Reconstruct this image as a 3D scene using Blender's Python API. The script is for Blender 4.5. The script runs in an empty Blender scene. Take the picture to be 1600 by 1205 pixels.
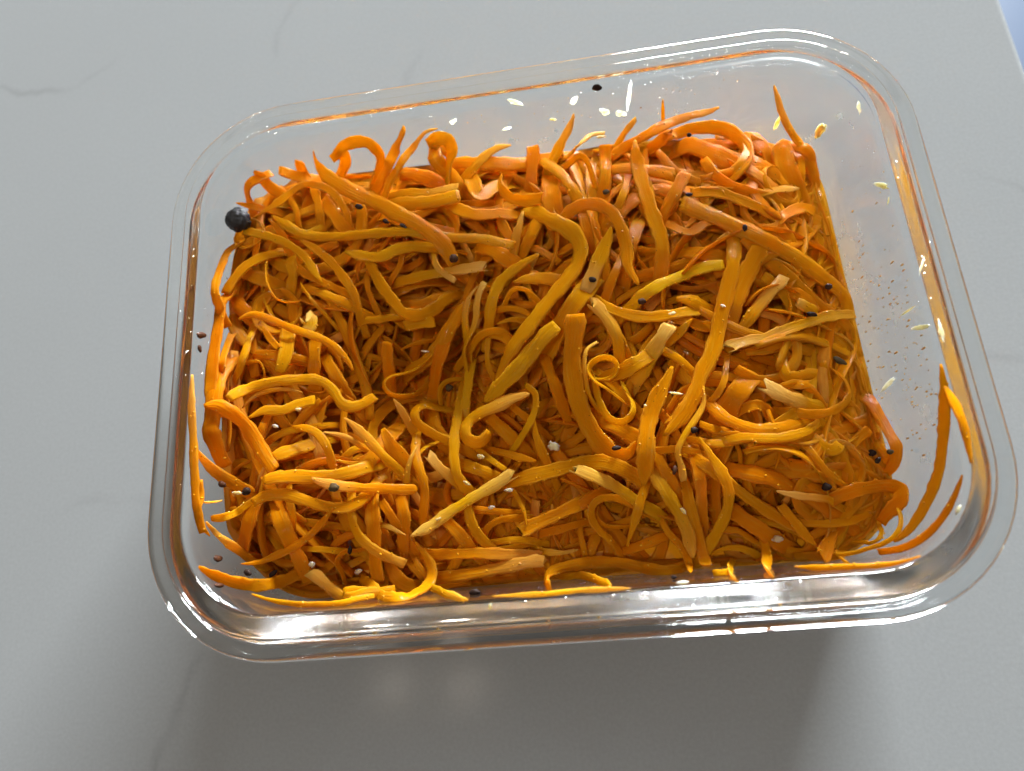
import bpy, math, random
import numpy as np
from mathutils import Vector, Matrix, noise

# ------------------------------------------------------------------ camera, light, exposure
scene = bpy.context.scene
coll = scene.collection
CAM_POS = [0.009362, -0.063641, 0.217461]
CAM_ROT = [[0.989118, 0.105869, 0.102167], [-0.073345, 0.95679, -0.281377], [-0.127541, 0.270821, 0.954143]]
FOCUS = 0.1761
cam_data = bpy.data.cameras.new("camera")
cam = bpy.data.objects.new("camera", cam_data)
coll.objects.link(cam)
m = Matrix([CAM_ROT[i] + [CAM_POS[i]] for i in range(3)] + [[0, 0, 0, 1]])
cam.matrix_world = m
cam_data.sensor_fit = 'HORIZONTAL'
cam_data.sensor_width = 36.0
cam_data.lens = 36.0 * 1031.0 / 1600.0
cam_data.clip_start = 0.01
cam_data.clip_end = 50.0
cam_data.dof.use_dof = True
cam_data.dof.focus_distance = FOCUS
cam_data.dof.aperture_fstop = 9.0
scene.camera = cam

world = bpy.data.worlds.new("World")
scene.world = world
world.use_nodes = True
wbg = world.node_tree.nodes["Background"]
wbg.inputs[0].default_value = (1.0, 0.95, 0.88, 1)
wbg.inputs[1].default_value = 0.31


def area_light(name, loc, target, sx, sy, watts, colour, shape='RECTANGLE'):
    d = bpy.data.lights.new(name, 'AREA')
    d.shape = shape
    d.size = sx
    if shape == 'RECTANGLE':
        d.size_y = sy
    d.energy = watts
    d.color = colour
    o = bpy.data.objects.new(name, d)
    coll.objects.link(o)
    o.location = loc
    o.rotation_euler = (Vector(target) - Vector(loc)).to_track_quat('-Z', 'Y').to_euler()
    return o


# the window beyond the far end of the counter
area_light("window_light", (0.85, 2.42, 0.47), (0.0, 0.0, 0.04), 1.15, 0.84, 435.0, (0.90, 0.96, 1.0))
# two small warm ceiling lamps, whose soft reflections show on the counter in front of the container
for lx, ly in ((-0.54, -0.30), (-0.352, -0.31)):
    area_light("ceiling_lamp_light", (lx, ly, 1.55), (0.0, 0.0, 0.0), 0.06, 0.06, 2.6, (1.0, 0.86, 0.72), 'DISK')

scene.view_settings.view_transform = 'Standard'
scene.view_settings.look = 'None'
scene.view_settings.exposure = 0.0
scene.view_settings.gamma = 1.0
scene.cycles.max_bounces = 28
scene.cycles.use_adaptive_sampling = True
scene.cycles.adaptive_threshold = 0.02
scene.cycles.transmission_bounces = 26
scene.cycles.glossy_bounces = 16
scene.cycles.diffuse_bounces = 3
scene.cycles.transparent_max_bounces = 8
scene.cycles.caustics_refractive = True
scene.cycles.caustics_reflective = False
scene.cycles.blur_glossy = 0.6
scene.cycles.sample_clamp_indirect = 0.0
scene.cycles.use_denoising = True

MM = 0.001
HEIGHT = 62.0      # rim of the container above the counter, mm


# ------------------------------------------------------------------ helpers
def nodes_of(name):
    mat = bpy.data.materials.new(name)
    mat.use_nodes = True
    nt = mat.node_tree
    return mat, nt, nt.nodes["Principled BSDF"]


def N(nt, kind, **kw):
    n = nt.nodes.new(kind)
    for k, v in kw.items():
        if k.startswith('i_'):
            key = k[2:]
            n.inputs[int(key) if key.isdigit() else key.replace('_', ' ')].default_value = v
        else:
            setattr(n, k, v)
    return n


def math_node(nt, op, a, b=None, clamp=False):
    n = nt.nodes.new("ShaderNodeMath")
    n.operation = op
    n.use_clamp = clamp
    for i, v in enumerate((a, b)):
        if v is None:
            continue
        if isinstance(v, (int, float)):
            n.inputs[i].default_value = v
        else:
            nt.links.new(v, n.inputs[i])
    return n.outputs[0]


def mix_col(nt, fac, a, b, blend='MIX'):
    n = nt.nodes.new("ShaderNodeMix")
    n.data_type = 'RGBA'
    n.blend_type = blend
    for sock, v in ((n.inputs[0], fac), (n.inputs[6], a), (n.inputs[7], b)):
        if isinstance(v, (int, float)):
            sock.default_value = v
        elif isinstance(v, tuple):
            sock.default_value = v + (1,) if len(v) == 3 else v
        else:
            nt.links.new(v, sock)
    return n.outputs[2]


def tag(o, label=None, category=None, group=None, kind=None):
    if label: o["label"] = label
    if category: o["category"] = category
    if group: o["group"] = group
    if kind: o["kind"] = kind
    return o


def mesh_object(name, verts, faces, mat, parent=None, smooth=True, attrs=None, recentre=True):
    v = np.asarray(verts, dtype=np.float64) * MM
    loc = np.zeros(3)
    if recentre:
        loc = (v.min(0) + v.max(0)) / 2
        loc[2] = v[:, 2].min()
        v = v - loc
    me = bpy.data.meshes.new(name)
    me.from_pydata(v.tolist(), [], faces)
    if smooth:
        me.polygons.foreach_set("use_smooth", [True] * len(me.polygons))
    for k, (typ, data) in (attrs or {}).items():
        a = me.attributes.new(k, typ, 'POINT')
        a.data.foreach_set("vector" if typ == 'FLOAT_VECTOR' else "value", np.asarray(data, dtype=np.float32).ravel())
    me.materials.append(mat)
    me.update()
    o = bpy.data.objects.new(name, me)
    coll.objects.link(o)
    o.location = loc
    if parent is not None:
        o.parent = parent
        o.location = Vector(loc) - parent.location
    return o


# ------------------------------------------------------------------ materials
def make_carrot():
    mat, nt, p = nodes_of("carrot")
    L = nt.links.new
    tone = N(nt, "ShaderNodeAttribute", attribute_name="tone").outputs["Fac"]
    pale = N(nt, "ShaderNodeAttribute", attribute_name="pale").outputs["Fac"]
    fib = N(nt, "ShaderNodeAttribute", attribute_name="fibre").outputs["Vector"]
    ramp = N(nt, "ShaderNodeValToRGB")
    cr = ramp.color_ramp
    cr.elements[0].position = 0.0
    cr.elements[0].color = (0.80, 0.235, 0.001, 1)
    cr.elements[1].position = 1.0
    cr.elements[1].color = (0.82, 0.500, 0.006, 1)
    e = cr.elements.new(0.5)
    e.color = (0.77, 0.335, 0.002, 1)
    # long fibres: noise stretched along the strand
    mp = N(nt, "ShaderNodeMapping", vector_type='POINT')
    mp.inputs["Scale"].default_value = (2.6, 0.10, 1.0)
    L(fib, mp.inputs["Vector"])
    n1 = N(nt, "ShaderNodeTexNoise", i_Scale=1.0, i_Detail=3.0, i_Roughness=0.6)
    L(mp.outputs[0], n1.inputs["Vector"])
    mp2 = N(nt, "ShaderNodeMapping", vector_type='POINT')
    mp2.inputs["Scale"].default_value = (1.0, 0.55, 1.0)
    L(fib, mp2.inputs["Vector"])
    n2 = N(nt, "ShaderNodeTexNoise", i_Scale=1.1, i_Detail=5.0, i_Roughness=0.65)
    L(mp2.outputs[0], n2.inputs["Vector"])
    t2 = math_node(nt, 'ADD', tone, math_node(nt, 'MULTIPLY', math_node(nt, 'SUBTRACT', n1.outputs[0], 0.5), 0.55))
    t2 = math_node(nt, 'ADD', t2, math_node(nt, 'MULTIPLY', math_node(nt, 'SUBTRACT', n2.outputs[0], 0.5), 0.30), clamp=True)
    L(t2, ramp.inputs[0])
    pf = math_node(nt, 'MULTIPLY', pale, math_node(nt, 'ADD', 0.45, n1.outputs[0]), clamp=True)
    col = mix_col(nt, pf, ramp.outputs[0], (0.88, 0.60, 0.17))
    streak = math_node(nt, 'MULTIPLY', math_node(nt, 'SUBTRACT', n1.outputs[0], 0.54), 5.0, clamp=True)
    col = mix_col(nt, math_node(nt, 'MULTIPLY', streak, 0.42), col, (0.84, 0.50, 0.06))
    # fine pepper specks clinging to the strand
    vor = N(nt, "ShaderNodeTexVoronoi", i_Scale=0.55, feature='F1')
    L(fib, vor.inputs["Vector"])
    sp = math_node(nt, 'LESS_THAN', vor.outputs["Distance"], 0.10)
    gate = math_node(nt, 'MULTIPLY', math_node(nt, 'SUBTRACT', n2.outputs[0], 0.50), 9.0, clamp=True)
    col = mix_col(nt, math_node(nt, 'MULTIPLY', math_node(nt, 'MULTIPLY', sp, gate), 0.85), col, (0.05, 0.018, 0.008))
    L(col, p.inputs["Base Color"])
    p.inputs["Roughness"].default_value = 0.30
    rg = math_node(nt, 'ADD', 0.30, math_node(nt, 'MULTIPLY', n2.outputs[0], 0.20))
    L(rg, p.inputs["Roughness"])
    p.inputs["IOR"].default_value = 1.36
    p.inputs["Subsurface Weight"].default_value = 0.0
    p.inputs["Subsurface Radius"].default_value = (1.0, 0.55, 0.15)
    p.inputs["Subsurface Scale"].default_value = 0.0013
    p.inputs["Coat Weight"].default_value = 0.20
    p.inputs["Coat Roughness"].default_value = 0.05
    p.inputs["Coat IOR"].default_value = 1.45
    p.inputs["Specular IOR Level"].default_value = 0.0
    n3 = N(nt, "ShaderNodeTexNoise", i_Scale=0.9, i_Detail=1.0)
    L(fib, n3.inputs["Vector"])
    rib = N(nt, "ShaderNodeAttribute", attribute_name="rib").outputs["Fac"]
    groove = math_node(nt, 'MULTIPLY', n1.outputs[0], math_node(nt, 'ADD', 0.50, math_node(nt, 'MULTIPLY', rib, 0.55)))
    hgt = math_node(nt, 'ADD', groove, math_node(nt, 'MULTIPLY', n2.outputs[0], 0.25))
    bmp = N(nt, "ShaderNodeBump", i_Strength=0.8, i_Distance=0.0005)
    L(hgt, bmp.inputs["Height"])
    L(bmp.outputs[0], p.inputs["Normal"])
    wet = math_node(nt, 'ADD', math_node(nt, 'MULTIPLY', hgt, 0.5), math_node(nt, 'MULTIPLY', n3.outputs[0], 0.9))
    bmp2 = N(nt, "ShaderNodeBump", i_Strength=0.8, i_Distance=0.0005)
    L(wet, bmp2.inputs["Height"])
    L(bmp2.outputs[0], p.inputs["Coat Normal"])
    # thin wet flesh lets light through
    tr = N(nt, "ShaderNodeBsdfTranslucent")
    L(mix_col(nt, 0.5, col, (1.0, 0.52, 0.006)), tr.inputs["Color"])
    mx = N(nt, "ShaderNodeMixShader", i_0=0.50)
    L(p.outputs[0], mx.inputs[1])
    L(tr.outputs[0], mx.inputs[2])
    L(mx.outputs[0], nt.nodes["Material Output"].inputs["Surface"])
    return mat


def make_glass():
    mat, nt, p = nodes_of("clear_glass")
    p.inputs["Base Color"].default_value = (0.965, 0.985, 0.98, 1)
    p.inputs["Transmission Weight"].default_value = 1.0
    p.inputs["IOR"].default_value = 1.47
    tc = N(nt, "ShaderNodeTexCoord")
    n1 = N(nt, "ShaderNodeTexNoise", i_Scale=60.0, i_Detail=2.0)
    nt.links.new(tc.outputs["Object"], n1.inputs["Vector"])
    # greasy film below the rim: patches that scatter a little
    sep = N(nt, "ShaderNodeSeparateXYZ")
    nt.links.new(tc.outputs["Object"], sep.inputs[0])
    below = math_node(nt, 'MULTIPLY', math_node(nt, 'SUBTRACT', 0.057, sep.outputs[2]), 200.0, clamp=True)
    n4 = N(nt, "ShaderNodeTexNoise", i_Scale=38.0, i_Detail=5.0, i_Roughness=0.6)
    nt.links.new(tc.outputs["Object"], n4.inputs["Vector"])
    film = math_node(nt, 'MULTIPLY', math_node(nt, 'SUBTRACT', n4.outputs[0], 0.38), 0.9, clamp=True)
    nt.links.new(math_node(nt, 'ADD', math_node(nt, 'MULTIPLY', below, film), 0.05), p.inputs["Roughness"])
    bmp = N(nt, "ShaderNodeBump", i_Strength=0.06, i_Distance=0.001)
    nt.links.new(n1.outputs[0], bmp.inputs["Height"])
    nt.links.new(bmp.outputs[0], p.inputs["Normal"])
    return mat


def make_counter():
    mat, nt, p = nodes_of("veined_quartz")
    L = nt.links.new
    tc = N(nt, "ShaderNodeTexCoord")
    n0 = N(nt, "ShaderNodeTexNoise", i_Scale=7.0, i_Detail=4.0)
    L(tc.outputs["Object"], n0.inputs["Vector"])
    base = mix_col(nt, n0.outputs[0], (0.262, 0.272, 0.275), (0.288, 0.298, 0.301))
    # thin wandering veins: the zero crossing of a warped noise
    warp = N(nt, "ShaderNodeTexNoise", i_Scale=14.0, i_Detail=5.0)
    L(tc.outputs["Object"], warp.inputs["Vector"])
    add = N(nt, "ShaderNodeVectorMath", operation='MULTIPLY_ADD')
    L(warp.outputs["Color"], add.inputs[0])
    add.inputs[1].default_value = (0.05, 0.05, 0.0)
    L(tc.outputs["Object"], add.inputs[2])
    vn = N(nt, "ShaderNodeTexNoise", i_Scale=5.5, i_Detail=1.0)
    L(add.outputs[0], vn.inputs["Vector"])
    d = math_node(nt, 'ABSOLUTE', math_node(nt, 'SUBTRACT', vn.outputs[0], 0.47))
    line = math_node(nt, 'SUBTRACT', 1.0, math_node(nt, 'DIVIDE', d, 0.008), clamp=True)
    brk = N(nt, "ShaderNodeTexNoise", i_Scale=20.0, i_Detail=2.0)
    L(tc.outputs["Object"], brk.inputs["Vector"])
    gate = math_node(nt, 'MULTIPLY', math_node(nt, 'SUBTRACT', brk.outputs[0], 0.46), 5.0, clamp=True)
    col = mix_col(nt, math_node(nt, 'MULTIPLY', math_node(nt, 'MULTIPLY', line, gate), 0.36), base, (0.16, 0.16, 0.158))
    fn = N(nt, "ShaderNodeTexNoise", i_Scale=900.0, i_Detail=2.0)
    L(tc.outputs["Object"], fn.inputs["Vector"])
    col = mix_col(nt, 0.10, col, fn.outputs[0], 'OVERLAY')
    L(col, p.inputs["Base Color"])
    p.inputs["Roughness"].default_value = 0.15
    p.inputs["IOR"].default_value = 1.45
    p.inputs["Specular IOR Level"].default_value = 0.016
    return mat


def plain(name, colour, rough=0.5, **kw):
    mat, nt, p = nodes_of(name)
    tc = N(nt, "ShaderNodeTexCoord")
    n = N(nt, "ShaderNodeTexNoise", i_Scale=kw.pop('scale', 700.0), i_Detail=3.0)
    nt.links.new(tc.outputs["Object"], n.inputs["Vector"])
    v = kw.pop('vary', 0.35)
    dark = tuple(c * (1 - v) for c in colour)
    lite = tuple(min(1.0, c * (1 + v)) for c in colour)
    nt.links.new(mix_col(nt, n.outputs[0], dark, lite), p.inputs["Base Color"])
    b = N(nt, "ShaderNodeBump", i_Strength=kw.pop('bump', 0.3), i_Distance=0.0004)
    nt.links.new(n.outputs[0], b.inputs["Height"])
    nt.links.new(b.outputs[0], p.inputs["Normal"])
    p.inputs["Roughness"].default_value = rough
    for k, val in kw.items():
        p.inputs[k.replace('_', ' ')].default_value = val
    return mat


CARROT = make_carrot()
GLASS = make_glass()
COUNTER = make_counter()
OIL = plain("oily_dressing", (0.82, 0.36, 0.010), 0.05, vary=0.1, bump=0.05, IOR=1.4, Subsurface_Weight=0.0)
WATER = plain("clear_droplet", (1, 1, 1), 0.02, vary=0.0, bump=0.0, Transmission_Weight=1.0, IOR=1.33)
OIL_GLINT = plain("oil_glint_drop", (0.80, 0.36, 0.010), 0.04, vary=0.1, bump=0.0, Specular_IOR_Level=0.6)  # opaque oil beads, added for their sharp highlights
OILSPOT = plain("oil_speck", (0.85, 0.42, 0.08), 0.3)
BLACK = plain("peppercorn_skin", (0.012, 0.011, 0.012), 0.55, bump=0.6, scale=800.0)
SEED = plain("seed_skin_brown", (0.055, 0.018, 0.006), 0.6, Specular_IOR_Level=0.15)
SEED_DARK = plain("seed_skin_black", (0.022, 0.009, 0.005), 0.6, Specular_IOR_Level=0.15)
SEED_GREY = plain("seed_skin_olive", (0.07, 0.042, 0.014), 0.6, Specular_IOR_Level=0.15)
FLAKE = plain("pale_flake_flesh", (0.66, 0.50, 0.21), 0.45, Subsurface_Weight=1.0, Subsurface_Scale=0.006, Subsurface_Radius=(1.0, 0.9, 0.6))
FLAKE_WHITE = plain("white_flake_flesh", (0.56, 0.38, 0.14), 0.45, Specular_IOR_Level=0.1, Subsurface_Weight=1.0, Subsurface_Scale=0.002, Subsurface_Radius=(1.0, 0.8, 0.5))
FLAKE_ORANGE = plain("orange_flake_flesh", (0.84, 0.46, 0.06), 0.3, Subsurface_Weight=1.0, Subsurface_Scale=0.006, Subsurface_Radius=(1.0, 0.9, 0.6))
PACKED_BRIGHT = plain("packed_carrot_brightened", (0.92, 0.36, 0.012), 0.4, vary=0.12, scale=260.0, bump=0.4)  # carrot colour brightened for the core, to lift the orange band in the rim
FLOOR = plain("blue_floor", (0.026, 0.042, 0.074), 0.5, scale=6.0, vary=0.12, bump=0.0)


# ------------------------------------------------------------------ counter and floor
def rounded_box(name, lo, hi, r, mat):
    import bmesh
    bm = bmesh.new()
    bmesh.ops.create_cube(bm, size=1.0)
    for v in bm.verts:
        v.co = Vector([(lo[i] + hi[i]) / 2 + v.co[i] * (hi[i] - lo[i]) for i in range(3)])
    bmesh.ops.bevel(bm, geom=list(bm.edges), offset=r, segments=4, profile=0.5, affect='EDGES')
    me = bpy.data.meshes.new(name)
    bm.to_mesh(me)
    bm.free()
    me.materials.append(mat)
    o = bpy.data.objects.new(name, me)
    coll.objects.link(o)
    return o


counter = rounded_box("countertop", (-1.1, -0.55, -0.030), (0.1790, 0.80, 0.0), 0.0025, COUNTER)
tag(counter, "pale grey veined stone countertop with a straight edge at the right", "countertop", kind="structure")
fl = mesh_object("floor", [(-1500, -1500, -900), (2500, -1500, -900), (2500, 2500, -900), (-1500, 2500, -900)], [(0, 1, 2, 3)], FLOOR, recentre=False)
tag(fl, "blue floor below the edge of the countertop", "floor", kind="structure")


# ------------------------------------------------------------------ glass container
def rrect(a, b, r, per=14):
    """rounded rectangle outline, counter clockwise, fixed vertex count"""
    out = []
    for cx, cy, a0 in ((a - r, b - r, 0), (-(a - r), b - r, 90), (-(a - r), -(b - r), 180), (a - r, -(b - r), 270)):
        for k in range(per + 1):
            t = math.radians(a0 + 90.0 * k / per)
            out.append((cx + r * math.cos(t), cy + r * math.sin(t)))
    # add points on the straight sides
    res = []
    n = len(out)
    for i in range(n):
        res.append(out[i])
        j = (i + 1) % n
        if (i + 1) % (per + 1) == 0:
            for s in range(1, 8):
                t = s / 8
                res.append((out[i][0] * (1 - t) + out[j][0] * t, out[i][1] * (1 - t) + out[j][1] * t))
    return res


def arc(cx, cz, r, a0, a1, n):
    return [(cx + r * math.cos(math.radians(a0 + (a1 - a0) * k / n)), cz + r * math.sin(math.radians(a0 + (a1 - a0) * k / n))) for k in range(n + 1)]


def inner_half(z):
    k = (HEIGHT - z) * 0.085
    return 92.5 - k, 67.5 - k, 24.5 - k * 0.6


def wall_dist(x, y, z):
    a, b, r = inner_half(z)
    qx = abs(x) - (a - r)
    qy = abs(y) - (b - r)
    return math.hypot(max(qx, 0), max(qy, 0)) + min(max(qx, qy), 0) - r


BASE = 5.0   # thickness of the glass base


def build_container():
    # profile: (offset from the inner edge at the rim, height); inside base -> inner wall -> rim -> outer wall -> underside
    prof = []
    R0 = 9.0
    zb = BASE
    xin = -(HEIGHT - zb - R0) * 0.085
    prof += [(-40.0, zb), (-25.0, zb)]
    prof += [(x, z) for x, z in arc(xin - R0, zb + R0, R0, -90, -4.9, 10)]
    for k in range(1, 7):
        z = zb + R0 + (HEIGHT - 1.3 - zb - R0) * k / 6
        prof.append((-(HEIGHT - z) * 0.085, z))
    prof += arc(1.0, HEIGHT - 1.0, 1.0, 172, 92, 5)                 # inner edge of the lip
    prof += [(2.2, HEIGHT + 0.03), (3.4, HEIGHT + 0.03)]
    prof += arc(4.7, HEIGHT - 0.8, 0.8, 88, 10, 5)                  # outer edge of the lip
    prof += arc(6.6, HEIGHT - 0.75, 0.9, 190, 262, 6)               # hollow step down to the flange
    prof += arc(8.9, HEIGHT - 3.3, 1.95, 84, -66, 12)               # rounded flange
    prof += [(8.4, HEIGHT - 5.55), (6.8, HEIGHT - 6.1), (5.9, HEIGHT - 7.0), (5.45, HEIGHT - 8.6), (5.2, HEIGHT - 12.5)]
    for k in range(1, 6):
        z = HEIGHT - 12.5 + (9.0 - (HEIGHT - 12.5)) * k / 5
        prof.append((5.2 - (HEIGHT - 12.5 - z) * 0.088, z))
    xo = prof[-1][0]
    prof += arc(xo - 8.5, 9.0, 8.5, -4, -88, 9)
    prof += [(-22.0, 0.35), (-24.0, 0.9), (-40.0, 0.9)]
    verts, faces = [], []
    for o, z in prof:
        r = max(1.0, 24.5 + o) if o > -22 else max(2.0, 24.5 + o)
        verts += [(x, y, z) for x, y in rrect(92.5 + o, 67.5 + o, r)]
    n = len(rrect(92.5, 67.5, 24.5))
    for i in range(len(prof) - 1):
        for k in range(n):
            a, b = i * n + k, i * n + (k + 1) % n
            faces.append((a, b, b + n, a + n)[::-1])
    # close the middle of both base faces
    for ring, flip in ((0, False), (len(prof) - 1, True)):
        c = len(verts)
        verts.append((0, 0, prof[ring][1]))
        for k in range(n):
            a, b = ring * n + k, ring * n + (k + 1) % n
            faces.append((a, b, c) if not flip else (b, a, c))
    o = mesh_object("glass_container", verts, faces, GLASS, recentre=False)
    import bmesh
    bm = bmesh.new()
    bm.from_mesh(o.data)
    bmesh.ops.recalc_face_normals(bm, faces=bm.faces)
    bm.to_mesh(o.data)
    bm.free()
    return tag(o, "rectangular clear glass food container with rounded rim holding carrot salad", "food container")


container = build_container()


# ------------------------------------------------------------------ dressing pooled in the bottom
def build_liquid():
    top = HEIGHT - 34.2
    verts, faces = [], []
    levels = [(BASE + 0.15, 9.2), (BASE + 0.9, 5.6), (BASE + 3.0, 2.6), (BASE + 9.0, -0.15), (top - 0.9, -0.25), (top + 0.9, -0.25), (top + 0.3, 0.9), (top, 2.5)]
    for z, ins in levels:
        a, b, r = inner_half(z)
        verts += [(x, y, z) for x, y in rrect(a - ins, b - ins, max(3.0, r - ins))]
    n = len(rrect(50, 50, 5))
    for i in range(len(levels) - 1):
        for k in range(n):
            a, b = i * n + k, i * n + (k + 1) % n
            faces.append((a, b, b + n, a + n))
    for ring in (0, len(levels) - 1):
        c = len(verts)
        verts.append((0, 0, levels[ring][0]))
        for k in range(n):
            a, b = ring * n + k, ring * n + (k + 1) % n
            faces.append((a, b, c) if ring else (b, a, c))
    o = mesh_object("oily_dressing", verts, faces, OIL)
    return tag(o, "yellow orange oily dressing pooled around the foot of the carrot heap", "dressing", kind="stuff")


build_liquid()

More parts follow.
